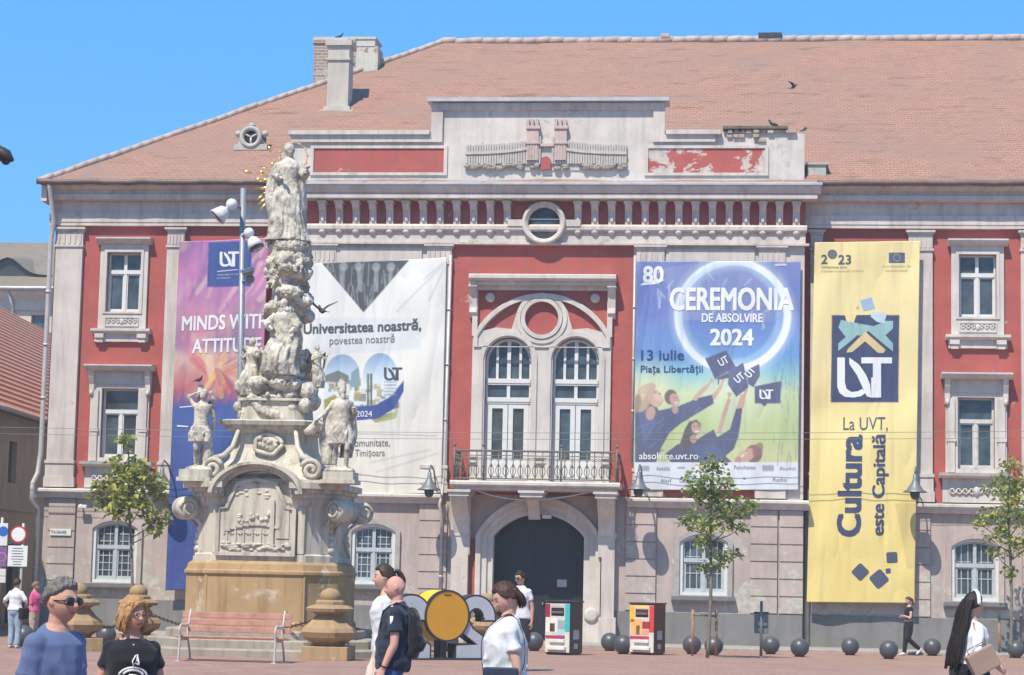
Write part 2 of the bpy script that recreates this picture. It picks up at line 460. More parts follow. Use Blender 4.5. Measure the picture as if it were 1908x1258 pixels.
# --- entablature of the wings, gutter, ledge
def entab(x0, x1, wing):
    y = lambda a, b: (PZ(200, a) + PZ(1800, b))/2
    q = MB()
    z0, z1 = ZA0, y(400, 404)
    q.prof([(.05, z0), (-.16, z0), (-.16, z0+.08), (-.18, z0+.1), (-.18, z1), (.05, z1)], x0, x1)              # architrave
    z2 = y(376, 381); q.prof([(.05, z1), (-.10, z1), (-.10, z2), (.05, z2)], x0, x1)                            # frieze
    z3 = y(365, 371); q.prof([(.05, z2), (-.3, z2), (-.40, z2+.03), (-.40, z3), (.05, z3)], x0, x1)             # band
    z4 = ZE-.02; q.prof([(.05, z3), (-.30, z3), (-.34, z3+.1), (-.52, z4-.08), (-.55, z4), (.05, z4)], x0, x1)  # crown
    return q
q = entab(XL-.14, XC0-.02, 0); q.box(XL-.30, XL-.142, -.5, DEP, ZE-.5, ZE-.04); q.build('cornice', m_pale, bld)
entab(XC1+.02, XR, 1).build('cornice', m_pale, bld)
q = MB()
q.prof([(.0, ZL-.02), (-.26, ZL-.02), (-.30, ZL-.05), (-.30, ZL-.11), (-.20, ZL-.16), (-.17, ZL-.28), (0, ZL-.28)], XL-.2, XC0-.02); q.mark()
q.prof([(.0, ZL-.02), (-.26, ZL-.02), (-.30, ZL-.05), (-.30, ZL-.11), (-.20, ZL-.16), (-.17, ZL-.28), (0, ZL-.28)], XC1+.02, XR)
q.build_each('string_course', m_trim, bld)
q = MB()
bx0, bx1 = PX(836, 905, YC), PX(1160, 905, YC)
for a, b in ((XC0-.15, bx0-.15), (bx1+.15, XC1+.15)):
    q.prof([(YC, ZL-.02), (YC-.26, ZL-.02), (YC-.3, ZL-.05), (YC-.3, ZL-.11), (YC-.2, ZL-.16), (YC-.17, ZL-.28), (YC, ZL-.28)], a, b); q.mark()
q.build_each('string_course', m_trim, bld)
q = MB()
for a, b in ((XL-.38, XC0-.1), (XC1+.32, XR)):
    n = 40; pts = [(a+(b-a)*i/n, Y_EAVE-.06, ZE+.02+.025*noise.noise(Vector((i*.5, 3, a)))) for i in range(n+1)]
    q.tube(pts, .085, 8); q.mark()
q.build_each('gutter', plain('rusty_gutter', (.16, .105, .095), .6, .25, 3, .1, .2), bld)

# --- entablature of the middle part
zz = lambda p: PZ(1010, p, YC)
q = MB()
x0, x1 = XC0, XC1
q.prof([(YC+.05, ZCC), (YC-.12, ZCC), (YC-.12, zz(433)), (YC+.05, zz(433))], x0-.02, x1+.02)
q.box(x0-.12, x1+.12, YC-.2, YC+.05, ZCC-.01, ZCC+.05)
q.prof([(YC+.05, zz(433)), (YC-.18, zz(433)), (YC-.22, zz(430)), (YC-.22, zz(424)), (YC-.16, zz(420)), (YC+.05, zz(420))], x0-.06, x1+.06)
q.prof([(YC+.05, zz(376)), (YC-.42, zz(376)), (YC-.5, zz(375)), (YC-.5, zz(367)), (YC+.05, zz(367))], x0-.32, x1+.32)
q.prof([(YC+.05, zz(367)), (YC-.5, zz(366)), (YC-.62, zz(355)), (YC-.62, zz(352)), (YC+.05, zz(352))], x0-.42, x1+.42)
q.build('cornice', m_pale, bld)
q = MB()
zt0, zt1 = zz(352), zz(339)
q.prof([(YC+.1, zt0+.003), (YC-.66, zt0+.003), (YC-.66, zt0+.05), (YC-.05, zt1), (YC+.1, zt1)], x0-.45, x1+.45)
for k in range(9):
    xx = x0+.6 + (x1-x0-1.2)*k/8
    q.prof([(YC-.665, zt0+.04), (YC-.665, zt0+.065), (YC-.05, zt1+.02), (YC-.05, zt1-.005)], xx-.015, xx+.015)
q.build('cornice_flashing', m_zinc, bld)
def bracket(xc):
    q = MB(); zt, zm = zz(376), zz(421)
    q.prof([(YC+.02, zm), (YC-.12, zm), (YC-.13, zm+.1), (YC-.17, zt-.3), (YC-.28, zt-.22), (YC-.34, zt-.12), (YC-.34, zt-.01), (YC+.02, zt-.01)], xc-.095, xc+.095)
    q.box(xc-.125, xc+.125, YC-.37, YC, zt-.1, zt-.04)
    q.box(xc-.035, xc+.035, YC-.19, YC-.1, zm+.1, zt-.3)
    q.ball((xc, YC-.13, zz(434)), (.11, .1, .085), 10, 6)
    q.build('bracket', m_pale, bld)
for k in range(12): bracket(PX(603 + k*31.2, 400, YC))
for k in range(14): bracket(PX(1078 + k*31.2, 400, YC))
# oculus
oc = (PX(1015, 418, YC), zz(418)); orad = 28/68.
q = MB(); q.lathe([(orad*1.05, -.1), (orad*1.45, -.1), (orad*1.45, .30), (orad*1.28, .34), (orad*1.22, .28), (orad*1.1, .28), (orad*1.05, .2)], (oc[0], YC, oc[1]), 40, 'Y', ring=True)
o = q.build('oculus', m_pale, bld)
q = MB(); q.lathe([(0.01, .0), (orad*1.08, .0), (orad*1.08, .14), (.01, .14)], (oc[0], YC, oc[1]), 40, 'Y'); q.build('pane', m_glass, o)
q = MB(); q.box(oc[0]-orad, oc[0]+orad, YC-.17, YC-.14, oc[1]+.1, oc[1]+.13)
q.build('glazing_bar', m_greyframe, o)
q = MB()
for s in (-1, 1): q.box(oc[0]+s*orad*1.35, oc[0]+s*1.0, YC-.25, YC+.02, zz(424), zz(412)); q.mark()
q.build_each('oculus_ledge', m_pale, bld)

# --- stepped parapet
ZP0 = zt1-.02; YP = YC+.02
ax0, ax1 = PX(546, 285, YP), PX(1499, 285, YP)
rx0, rx1 = PX(806, 215, YP), PX(1238, 215, YP)
zl_ = PZ(1010, 243, YP); zr_ = PZ(1010, 185, YP)
q = MB()
q.plate([(ax0, ZP0), (ax1, ZP0), (ax1, zl_-.12), (ax1-.6, zl_-.02), (ax1-1.1, zl_+.03), (ax1-1.9, zl_-.05), (ax1-2.4, zl_-.02), (rx1, zl_), (rx1, zr_), (rx0, zr_), (rx0, zl_), (ax0, zl_)], [], YP, YP+.55)
q.build('parapet', stucco('weathered_parapet_stucco', (.60, .535, .49), (.36, .33, .3), (.52, .50, .46), .6, .6), bld)
q = MB()
q.box(ax0-.12, rx0-.05, YP-.18, YP+.6, zl_-.14, zl_-.02); q.box(ax0-.05, rx0, YP-.1, YP+.05, zl_-.34, zl_-.14)
q.box(rx1+.05, rx1+1.55, YP-.18, YP+.6, zl_-.14, zl_-.02); q.box(rx1, rx1+1.4, YP-.1, YP+.05, zl_-.34, zl_-.14)
q.box(rx0-.02, rx0+.3, YP-.09, YP+.02, zl_-.34, zr_-.12); q.box(rx1-.3, rx1+.02, YP-.09, YP+.02, zl_-.34, zr_-.12)
q.box(rx0-.02, rx1+.02, YP-.092, YP+.02, zr_-.32, zr_-.12)
q.build('parapet_moulding', m_pale, bld)
q = MB(); q.box(rx0-.13, rx1+.13, YP-.26, YP+.62, zr_-.1, zr_+.0); q.build('parapet_coping', m_zinc, bld)
q = MB(); q.box(rx1+1.6, ax1-.45, YP-.14, YP+.5, zl_+.015, zl_+.09); q.build('parapet_coping', plain('mossy_coping', (.14, .12, .09), .9, .3), bld)
m_redpeel = stucco('flaking_red_stucco', RED, (.30, .12, .1), (.55, .47, .42), .53, .35)
q = MB(); q.box(PX(585, 300, YP), PX(827, 300, YP), YP-.012, YP+.02, PZ(1010, 322, YP), PZ(1010, 277, YP)); q.build('red_panel', m_red, bld)
q = MB(); q.box(PX(1208, 300, YP), PX(1425, 300, YP), YP-.012, YP+.02, PZ(1010, 323, YP), PZ(1010, 276, YP)); q.build('red_panel', m_redpeel, bld, label='red panel with plaster flaking off')
# frames round the red panels
q = MB()
for l, r in ((585, 827), (1208, 1425)):
    a, b, c, d = PX(l, 300, YP), PX(r, 300, YP), PZ(1010, 322, YP), PZ(1010, 277, YP)
    q.box(a-.1, b+.1, YP-.05, YP, d+.002, d+.08); q.box(a-.1, b+.1, YP-.05, YP, c-.08, c-.002)
    q.box(a-.1, a-.003, YP-.05, YP, c, d); q.box(b+.003, b+.1, YP-.05, YP, c, d); q.mark()
q.build_each('panel_frame', m_pale, bld)
# fortress relief: palisade walls, two towers, gate, bushes
m_rel = plain('grey_relief_plaster', (.47, .42, .385), .9, .15, 6, .3)
q = MB(); rz = lambda p: PZ(1010, p, YP); rxp = lambda p: PX(p, 290, YP)
def wallz(p):   # top edge of the palisade in pixels
    u = abs(p-1018); return 262 if u < 30 else (268 - 0.0*u + 10*(1-math.exp(-(u-30)/45)))
q.box(rxp(868), rxp(1168), YP-.03, YP, rz(318), rz(285))
n = 62
for i in range(n):
    p = 868 + 300*(i+.5)/n
    if abs(p-1018) < 11: continue
    q.box(rxp(p)-.028, rxp(p)+.028, YP-.09, YP-.02, rz(306), rz(wallz(p)-6 + random.Random(i).uniform(-1, 1)))
pr = None
for p in range(868, 1169, 6):
    if pr is not None: q.prof([(YP-.12, rz(wallz(p)+12)), (YP-.12, rz(wallz(p)+7)), (YP, rz(wallz(p)+7)), (YP, rz(wallz(p)+12))], rxp(pr), rxp(p))
    pr = p
q.build('fortress_relief', m_rel, bld)
for p in (993, 1045):
    q = MB(); q.box(rxp(p-11), rxp(p+11), YP-.13, YP-.0, rz(300), rz(242)); q.box(rxp(p-13), rxp(p+13), YP-.17, YP, rz(242), rz(236)); q.box(rxp(p-13), rxp(p+13), YP-.17, YP, rz(270), rz(266))
    for s in (-10, -2, 7): q.box(rxp(p+s-2), rxp(p+s+3), YP-.16, YP, rz(236), rz(224))
    for s in (-8, -3, 2, 7): q.box(rxp(p+s)-.02, rxp(p+s)+.02, YP-.15, YP, rz(300), rz(272))
    q.build('relief_tower', plain('pinkish_relief', (.50, .38, .34), .9, .15, 6, .3), bld)
q = MB(); q.plate(arch_pts(rxp(1009), rxp(1027), rz(317), rz(300), rz(293), 10), [], YP-.115, YP); q.build('relief_gate', m_red, bld)
q = MB(); rr = random.Random(4)
for i in range(70):
    p = rr.uniform(870, 1166)
    if abs(p-1018) < 14: continue
    q.ball((rxp(p), YP-.08, rz(rr.uniform(309, 316) - (6 if abs(abs(p-1018)-60) < 12 else 0))), (rr.uniform(.06, .13), .07, rr.uniform(.04, .09)), 7, 5)
q.build('relief_bush', plain('dirty_relief', (.30, .255, .22), .9, .2, 6, .3), bld)

q = MB(); rr = random.Random(31)      # bricks laid bare where the right end of the parapet has lost its plaster
x = rx1+1.75
while x < ax1-.35:
    w_ = rr.uniform(.14, .34)
    for r_ in range(3):
        if rr.random() < .8-.22*r_: q.rbox(x+rr.uniform(-.05, .05), x+w_-.03, YP-.05-rr.uniform(0, .07), YP+.05, zl_-.10-r_*.12, zl_-.005-r_*.12, .012)
    x += w_
q.build('bare_brickwork', stucco('dusty_brick', (.40, .33, .26), (.2, .16, .12), (.5, .44, .36), .55, .6), bld)

# --- roof
def solve_ridge():
    e = Vector((XL-.34, Y_EAVE, ZE))
    lo, hi = 4., 20.
    for _ in range(60):
        t = (lo+hi)/2; p = at(824, 81, Y_EAVE+t)
        if p.x - e.x > t: lo = t
        else: hi = t
    return e, Vector((e.x+t, Y_EAVE+t, p.z)), t
EV, RG, RT = solve_ridge()
SL = (RG.z-EV.z)/RT
def roof_hit(px, py):
    d = ray(px, py)     # plane z = EV.z + (y-Y_EAVE)*SL
    k = (EV.z - CAM.z + (CAM.y - Y_EAVE)*SL)/(d.z - d.y*SL); return CAM + d*k
q = MB(); NX, NY = 130, 40; vs = []
for j in range(NY+1):
    v = j/NY; a = EV.x + RT*v
    for i in range(NX+1):
        x = a + (XR+.5-a)*i/NX
        dz = .05*noise.noise(Vector((x*.45, v*5, 0))) + .02*noise.noise(Vector((x*2, v*20, 5)))
        if i == 0: dz *= .3
        vs.append((x, Y_EAVE+RT*v, EV.z + RT*SL*v + .03 + dz))
q.add(vs, [(j*(NX+1)+i, j*(NX+1)+i+1, (j+1)*(NX+1)+i+1, (j+1)*(NX+1)+i) for j in range(NY) for i in range(NX)], True)
yb = Y_EAVE + 2*RT
q.add([(EV.x, Y_EAVE, EV.z+.03), (RG.x, RG.y, RG.z+.03), (EV.x, yb, EV.z+.03), (XR+.5, RG.y, RG.z+.03), (XR+.5, yb, EV.z+.03), (EV.x, Y_EAVE, EV.z-.03), (XR+.5, Y_EAVE, EV.z-.03), (XR+.5, yb, EV.z-.03), (EV.x, yb, EV.z-.03)],
      [(0, 1, 2), (1, 3, 4, 2), (5, 8, 7, 6)])
roof = q.build('roof', m_roof, bld)
q = MB(); rnd = random.Random(2)
for i in range(60):
    a = RG.x + (XR-RG.x)*i/60; b = RG.x + (XR-RG.x)*(i+1)/60
    q.tube([(a, RG.y, RG.z+.05+rnd.uniform(-.02, .02)), (b+.03, RG.y, RG.z+.07+rnd.uniform(-.02, .02))], .13, 8)
for i in range(40):
    f0, f1 = i/40, (i+1)/40; a = EV.lerp(RG, f0); b = EV.lerp(RG, f1+.004)
    q.tube([a+Vector((0, 0, .04+rnd.uniform(-.015, .015))), b+Vector((0, 0, .06+rnd.uniform(-.015, .015)))], .10, 8)
q.build('ridge_tiles', m_ridge, roof)
rp = RG.y
def rpx(px, py, Y): return at(px, py, Y)
q = MB(); a = at(1413, 66, rp); b = at(1457, 66, rp); q.box(a.x, b.x, rp-.15, rp+.15, RG.z+.1, RG.z+.26); q.build('roof_hatch', m_iron, roof)
q = MB(); a = at(1231, 66, rp); q.rbox(a.x, a.x+.3, rp-.15, rp+.1, RG.z+.1, RG.z+.26, .05); q.build('ridge_vent', m_ridge, roof)

# chimneys
c0 = roof_hit(628, 204); s = scale_at(c0); wd = 40/s
m_chim = stucco('chimney_plaster', (.53, .48, .42), (.33, .3, .26), (.45, .40, .33), .64, .6)
zt = at(628, 79, c0.y).z
q = MB(); q.box(c0.x-wd/2, c0.x+wd/2, c0.y, c0.y+wd*1.1, c0.z-.4, zt-.1)
q.box(c0.x-wd*.62, c0.x+wd*.62, c0.y-.08, c0.y+wd*1.2, zt-.1, zt+.06); q.box(c0.x-wd*.56, c0.x+wd*.56, c0.y-.05, c0.y+wd*1.16, zt-.55, zt-.48)
q.box(c0.x-wd*.62, c0.x+wd*.62, c0.y-.1, c0.y+wd, c0.z-.2, c0.z+.08); q.box(c0.x-wd*.8, c0.x+wd*.8, c0.y-.16, c0.y+wd, c0.z-.2, c0.z-.03)
q.build('chimney', m_chim, roof, label='slim plastered chimney')
q = MB(); q.box(c0.x-wd*.45, c0.x+wd*.45, c0.y+.05, c0.y+wd, zt+.05, zt+.16); q.build('chimney_cap', m_zinc, roof)
h1 = roof_hit(640, 140); cy = h1.y+.2
xa, xb = at(585, 100, cy).x, at(704, 100, cy).x; ztop = at(645, 69, cy).z; xm = at(662, 100, cy).x
q = MB()
q.box(xa, xm, cy, cy+1.0, h1.z-1.2, ztop-.08); q.box(xa-.05, xm, cy-.05, cy+1.05, ztop-.2, ztop-.082)
q.build('chimney', m_brick, roof, label='wide worn brick chimney')
q = MB(); rr = random.Random(8)
q.box(xm, xb, cy+.02, cy+.98, h1.z-.6, ztop-.3); q.box(xm, xb-.1, cy, cy+1.0, ztop-.3, ztop-.05); q.box(xa-.03, xb-.06, cy-.03, cy+1.03, ztop-.08, ztop)
q.build('chimney', stucco('ragged_plaster', (.55, .52, .46), (.33, .28, .22), (.36, .26, .2), .55, .6), roof, label='part of the wide chimney with ragged plaster')
# round dormer
d0 = roof_hit(468, 279); s = scale_at(d0); dz = at(468, 257, d0.y).z; r = 21/s
q = MB()
q.lathe([(r*.6, .0), (r, .0), (r, .12), (r*.82, .16), (r*.6, .1)], (d0.x, d0.y-.02, dz), 28, 'Y', ring=True)
q.prof([(d0.y-.12, d0.z-.03), (d0.y-.12, d0.z+.14), (d0.y+.3, d0.z+.14), (d0.y+.3, d0.z-.03)], d0.x-r*1.5, d0.x+r*1.5)
q.plate([(d0.x-r*1.35, d0.z+.1), (d0.x+r*1.35, d0.z+.1), (d0.x+r*.95, dz), (d0.x+r*.6, dz+r*.9), (d0.x-r*.6, dz+r*.9), (d0.x-r*.95, dz)], [], d0.y-.01, d0.y+.12)
for sgn in (-1, 1): q.ball((d0.x+sgn*r*1.2, d0.y, dz+r*.35), (r*.3, .1, r*.3), 10, 6)
q.ball((d0.x, d0.y, dz+r*1.1), (r*.35, .1, r*.22), 10, 6)
dm = q.build('dormer', stucco('dormer_stone', (.45, .43, .40), (.25, .24, .22)), roof)
q = MB(); q.lathe([(.01, 0), (r*.7, 0), (r*.7, .03), (.01, .03)], (d0.x, d0.y-.03, dz), 24, 'Y')
q.tube([(d0.x, d0.y+.0, dz), (d0.x, d0.y+1.7, dz)], r*.95, 16); dg_ = q.build('dormer_barrel', m_iron, roof)
q = MB()
for a in (90, 210, 330):
    q.tube([(d0.x, d0.y-.08, dz), (d0.x+r*.66*math.cos(math.radians(a+180)), d0.y-.08, dz+r*.66*math.sin(math.radians(a+180)))], .03, 6)
q.build('dormer_bars', m_pale, roof)
# broken corner stub and pipe end right of the parapet
c1 = at(1522, 322, -.2); q = MB(); q.box(c1.x-.25, c1.x+.25, -.2, .5, c1.z-.35, c1.z+.22); q.box(c1.x-.3, c1.x+.32, -.25, .5, c1.z+.22, c1.z+.28)
q.build('parapet_stub', stucco('stub_stone', (.42, .40, .37), (.25, .24, .2), (.5, .45, .4), .5), bld)

# --- windows
def frame_bars(q, x0, x1, z0, zs, za, Y, fw=.07, trans=None, mull=True, mull_top=True, sash=.035):
    q.plate(arch_pts(x0, x1, z0, zs, za), [inset(x0, x1, z0, zs, za, fw)], Y, Y+.08)
    xm = (x0+x1)/2; top = za-fw*.5
    if trans is not None:
        q.box(x0+fw*.5, x1-fw*.5, Y-.02, Y+.06, trans-.055, trans+.055)
    if mull:
        q.box(xm-.042, xm+.042, Y-.012, Y+.065, z0+.02, (trans if trans else top)-.05)
        if mull_top and trans: q.box(xm-.045, xm+.045, Y-.012, Y+.065, trans+.05, top)
        lz1 = (trans-.06) if trans else top
        for a, b in ((x0+fw, xm-.042), (xm+.042, x1-fw)):
            q.plate([(a, z0+fw), (b, z0+fw), (b, lz1), (a, lz1)], [[(a+sash, z0+fw+sash*1.4), (b-sash, z0+fw+sash*1.4), (b-sash, lz1-sash), (a+sash, lz1-sash)]], Y+.015, Y+.07)
def upper_window(r, deco=True):
    x0, x1, z0, z1 = r; w = x1-x0; tr = z0+(z1-z0)*.68
    q = MB(); frame_bars(q, x0+.003, x1-.003, z0+.003, z1-.003, z1-.003, .1, .05, tr)
    win = q.build('window', m_white, bld)
    q = MB(); q.box(x0+.03, x1-.03, .15, .17, z0+.03, z1-.03); q.build('pane', m_glass, win)
    q = MB()
    q.plate([(x0-.2, z0-.48), (x1+.2, z0-.48), (x1+.2, z1+.22), (x0-.2, z1+.22)], [[(x0, z0), (x1, z0), (x1, z1), (x0, z1)]], -.09, .02)
    q.plate([(x0-.08, z0-.05), (x1+.08, z0-.05), (x1+.08, z1+.08), (x0-.08, z1+.08)], [[(x0-.002, z0-.002), (x1+.002, z0-.002), (x1+.002, z1+.002), (x0-.002, z1+.002)]], -.12, -.085)
    q.build('surround', m_trim, win)
    q = MB(); q.prof([(.02, z1+.222), (-.12, z1+.222), (-.26, z1+.3), (-.3, z1+.36), (-.3, z1+.40), (.02, z1+.42)], x0-.3, x1+.3); q.build('hood', m_trim, win)
    q = MB(); q.prof([(.02, z0-.62), (-.16, z0-.62), (-.24, z0-.55), (-.24, z0-.482), (.02, z0-.482)], x0-.36, x1+.36); q.box(x0-.28, x1+.28, -.1, .02, z0-.84, z0-.622)
    for xx in (x0-.12, x1+.12): q.box(xx-.13, xx+.13, -.2, .02, z0-.74, z0-.622); q.box(xx-.1, xx+.1, -.16, .02, z0-.86, z0-.74)
    q.build('sill', m_trim, win)
    q = MB(); rr = random.Random(int(x0*10)); zc = z0-.27
    q.plate([(x0+.0, zc-.14), (x1, zc-.14), (x1, zc+.13), (x0, zc+.13)], [[(x0+.03, zc-.11), (x1-.03, zc-.11), (x1-.03, zc+.10), (x0+.03, zc+.10)]], -.12, -.08)
    for sg in (-1, 1):
        for k in range(3):
            cx = (x0+x1)/2 + sg*(w*.10 + k*w*.145); pts = [(cx+.06*math.cos(a*.7)*(1-a/14), -.1, zc+.075*math.sin(a*.7)*(1-a/14)) for a in range(11)]
            q.tube(pts, .018, 6)
    q.ball(((x0+x1)/2, -.1, zc), (.06, .03, .09), 8, 6)
    q.build('scroll_panel', m_trim, win)
for r in UP: upper_window(r)
def first_window(r, stone=m_trim):
    x0, x1, z0, z1 = r; tr = z0+(z1-z0)*.67
    q = MB(); frame_bars(q, x0+.003, x1-.003, z0+.003, z1-.003, z1-.003, .12, .055, tr, True, False)
    win = q.build('window', m_white if x0 < 0 else plain('worn_white_paint', (.55, .53, .5), .55, .15), bld)
    q = MB(); q.box(x0+.03, x1-.03, .17, .19, z0+.03, z1-.03); q.build('pane', m_glass, win)
    q = MB()
    q.plate([(x0-.32, z0-.12), (x1+.32, z0-.12), (x1+.32, z1+.12), (x0-.32, z1+.12)], [[(x0, z0), (x1, z0), (x1, z1), (x0, z1)]], -.08, .02)
    for a, b in ((x0-.27, x0-.08), (x1+.08, x1+.27)):
        q.box(a, b, -.14, -.07, z0-.1, z1-.05); q.box(a-.03, b+.03, -.16, -.07, z0+.72, z0+.82)
    q.box(x0-.36, x1+.36, -.11, .02, z1+.12, z1+.48)
    q.build('surround', stone, win)
    for xx in (x0-.28, x1+.28):
        q = MB(); q.prof([(.0, z1-.18), (-.12, z1-.2), (-.16, z1-.05), (-.16, z1+.1), (-.26, z1+.3), (-.3, z1+.478), (0, z1+.478)], xx-.07, xx+.07); q.ball((xx, -.16, z1-.14), (.06, .06, .09), 8, 6)
        q.build('hood_bracket', stone, win)
    q = MB(); q.prof([(.02, z1+.48), (-.3, z1+.48), (-.4, z1+.54), (-.44, z1+.6), (-.44, z1+.64), (.02, z1+.68)], x0-.45, x1+.45); q.build('hood', stone, win)
    q = MB(); q.prof([(.02, z0-.26), (-.2, z0-.26), (-.3, z0-.2), (-.32, z0-.122), (.02, z0-.122)], x0-.5, x1+.5); q.box(x0-.4, x1+.4, -.07, .02, ZL+.02, z0-.262); q.build('sill', stone, win)
    q = MB(); zc = (ZL+z0-.26)/2
    for sg in (-1, 1):
        for k in range(4):
            cx = (x0+x1)/2 + sg*(.12+k*.17); pts = [(cx+.09*math.cos(a*.7)*(1-a/14), -.1, zc+sg*.1*math.sin(a*.7)*(1-a/14)) for a in range(11)]
            q.tube(pts, .026, 6)
    q.ball(((x0+x1)/2, -.1, zc), (.09, .06, .13), 8, 6)
    q.build('scroll_panel', stone, win)
for r in FI: first_window(r)
def low_window(r, Y, kind):
    x0, x1, z0, zs, za = ground_arch(r); tr = z0+(zs-z0)*.66
    q = MB(); q.plate(arch_pts(x0+.004, x1-.004, z0+.004, zs, za-.004), [inset(x0, x1, z0, zs, za, .09)], Y-.02, Y+.1)
    win = q.build('window', m_white, bld)
    q = MB(); frame_bars(q, x0+.09, x1-.09, z0+.09, zs-.02, za-.09, Y+.06, .045, tr, True, True, .04); q.build('sash', m_greyframe, win)
    q = MB(); q.plate(inset(x0, x1, z0, zs, za, .05), [], Y+.12, Y+.14); q.build('pane', m_glass, win)
    q = MB(); xm = (x0+x1)/2   # iron grille showing behind the panes
    for k in range(1, 6):
        if k == 3: continue
        xx = x0+.1 + (x1-x0-.2)*k/6; q.box(xx-.012, xx+.012, Y+.10, Y+.115, z0+.15, za-.16)
    for k in range(1, 7 if kind else 3):
        z = z0+.15 + (zs-z0-.1)*k/(7 if kind else 3)
        for a, b in ((x0+.18, xm-.1), (xm+.1, x1-.18)): q.box(a, b, Y+.098, Y+.112, z-.012, z+.012)
    q.build('grille', m_greyframe, win)
    q = MB(); q.plate(arch_pts(x0-.13, x1+.13, z0-.02, zs+.02, za+.13), [arch_pts(x0+.001, x1-.001, z0, zs, za)], Y-.085, Y+.0); q.build('surround', plain('greyish_trim', (.36, .335, .32), .85, .15, 4, .3) if Y < -.2 else m_pink, win)
    q = MB(); q.prof([(Y, z0-.2), (Y-.12, z0-.2), (Y-.2, z0-.12), (Y-.22, z0-.022), (Y, z0-.022)], x0-.2, x1+.2); q.build('sill', plain('grey_sill', (.22, .21, .21), .85, .15, 4, .3), win)
for r, Y, k in zip(GR, (-.03, YC-.03, YC-.03, -.03, -.03), (1, 1, 0, 0, 0)): low_window(r, Y, k)

# --- twin arched balcony window
q = MB()
xs0, xs1 = PX(879.6, 720, YC), PX(1138, 720, YC); zht = PZ(1010, 534, YC)
q.plate([(xs0, ZL+.02), (xs1, ZL+.02), (xs1, zht), (xs0, zht)], [], YC-.06, YC-.055, False) if False else None
cc = (PX(1010, 594, YC), PZ(1010, 594, YC)); k68 = 1/68.
xm = (xs0+xs1)/2; hw = (xs1-xs0)/2
za2 = PZ(1010, 547, YC); zs2 = PZ(1010, 628, YC)
OUT = arch_pts(xs0, xs1, ZL+.3, zs2, za2, 40)
holes = list(CW)
R1 = 31*k68; holes.append([(cc[0]+R1*math.cos(2*math.pi*i/36), cc[1]+R1*math.sin(2*math.pi*i/36)) for i in range(36)])
for sg in (-1, 1):   # curved triangular fields
    pts = []
    for a in np.linspace(0, 1, 9): pts.append((xm+sg*(hw*.28+hw*.52*a), cc[1]+.46-.62*a**1.7))
    pts += [(xm+sg*(hw*.86), cc[1]-.36), (xm+sg*hw*.66, cc[1]-.26), (xm+sg*hw*.44, cc[1]-.30), (xm+sg*hw*.40, cc[1]-.05), (xm+sg*hw*.36, cc[1]+.22)]
    holes.append(pts if sg < 0 else pts)
q.plate(OUT, holes, YC-.10, YC+.02)
R2 = 44*k68
def ring(q, c, r0, r1, y0, y1, n=40):
    q.plate([(c[0]+r1*math.cos(2*math.pi*i/n), c[1]+r1*math.sin(2*math.pi*i/n)) for i in range(n)], [[(c[0]+r0*math.cos(2*math.pi*i/n), c[1]+r0*math.sin(2*math.pi*i/n)) for i in range(n)]], y0, y1)
ring(q, cc, R1+.002, R1+.11, YC-.17, YC-.1); ring(q, cc, R1+.13, R2+.05, YC-.14, YC-.1)
for a, b in cxw:
    q.plate(arch_pts(a-.16, b+.16, zb, zs_, za_+.18, 24), [arch_pts(a-.04, b+.04, zb+.01, zs_, za_+.06, 24)], YC-.15, YC-.1)
q.plate(arch_pts(xs0+.03, xs1-.03, zs2-.3, zs2, za2-.03, 40), [arch_pts(xs0+.14, xs1-.14, zs2-.28, zs2, za2-.14, 40)], YC-.15, YC-.1)
for a, b in ((xs0, xs0+.2), (cxw[0][1]+.14, cxw[1][0]-.14), (xs1-.2, xs1)):
    q.box(a-.012, b+.012, YC-.17, YC-.09, zs_-2.6, zs_-2.54); q.box(a-.012, b+.012, YC-.17, YC-.09, zs_-2.75, zs_-2.69)
big = q.build('window_surround', m_trim, bld)
q = MB()   # rectangular upper frame, discs, hood and its brackets
q.box(xs0-.02, xs0+.12, YC-.14, YC+.02, zs2, zht); q.box(xs1-.12, xs1+.02, YC-.14, YC+.02, zs2, zht); q.box(xs0-.02, xs1+.02, YC-.142, YC+.02, zht-.12, zht+.1)
for sg in (-1, 1): q.lathe([(.01, 0), (.13, 0), (.13, .12), (.1, .15), (.01, .15)], (xm+sg*hw*.76, YC, PZ(1010, 556, YC)), 20, 'Y')
q.build('upper_frame', m_trim, big)
q = MB(); hz = PZ(1010, 527, YC); q.prof([(YC+.02, hz), (YC-.42, hz), (YC-.5, hz+.06), (YC-.5, hz+.15), (YC-.44, hz+.18), (YC+.02, hz+.24)], PX(874, 520, YC-.4), PX(1148, 520, YC-.4)); q.box(xs0-.02, xs1+.02, YC-.3, YC+.02, hz-.1, hz-.002); q.build('hood', m_trim, big)
for xx in (xs0+.0, xs1-.0):
    q = MB(); q.prof([(YC, hz-1.0), (YC-.12, hz-.98), (YC-.2, hz-.85), (YC-.16, hz-.7), (YC-.2, hz-.4), (YC-.34, hz-.2), (YC-.36, hz-.003), (YC, hz-.003)], xx-.1, xx+.1); q.box(xx-.12, xx+.12, YC-.38, YC, hz-.16, hz-.1); q.build('hood_bracket', m_trim, big)
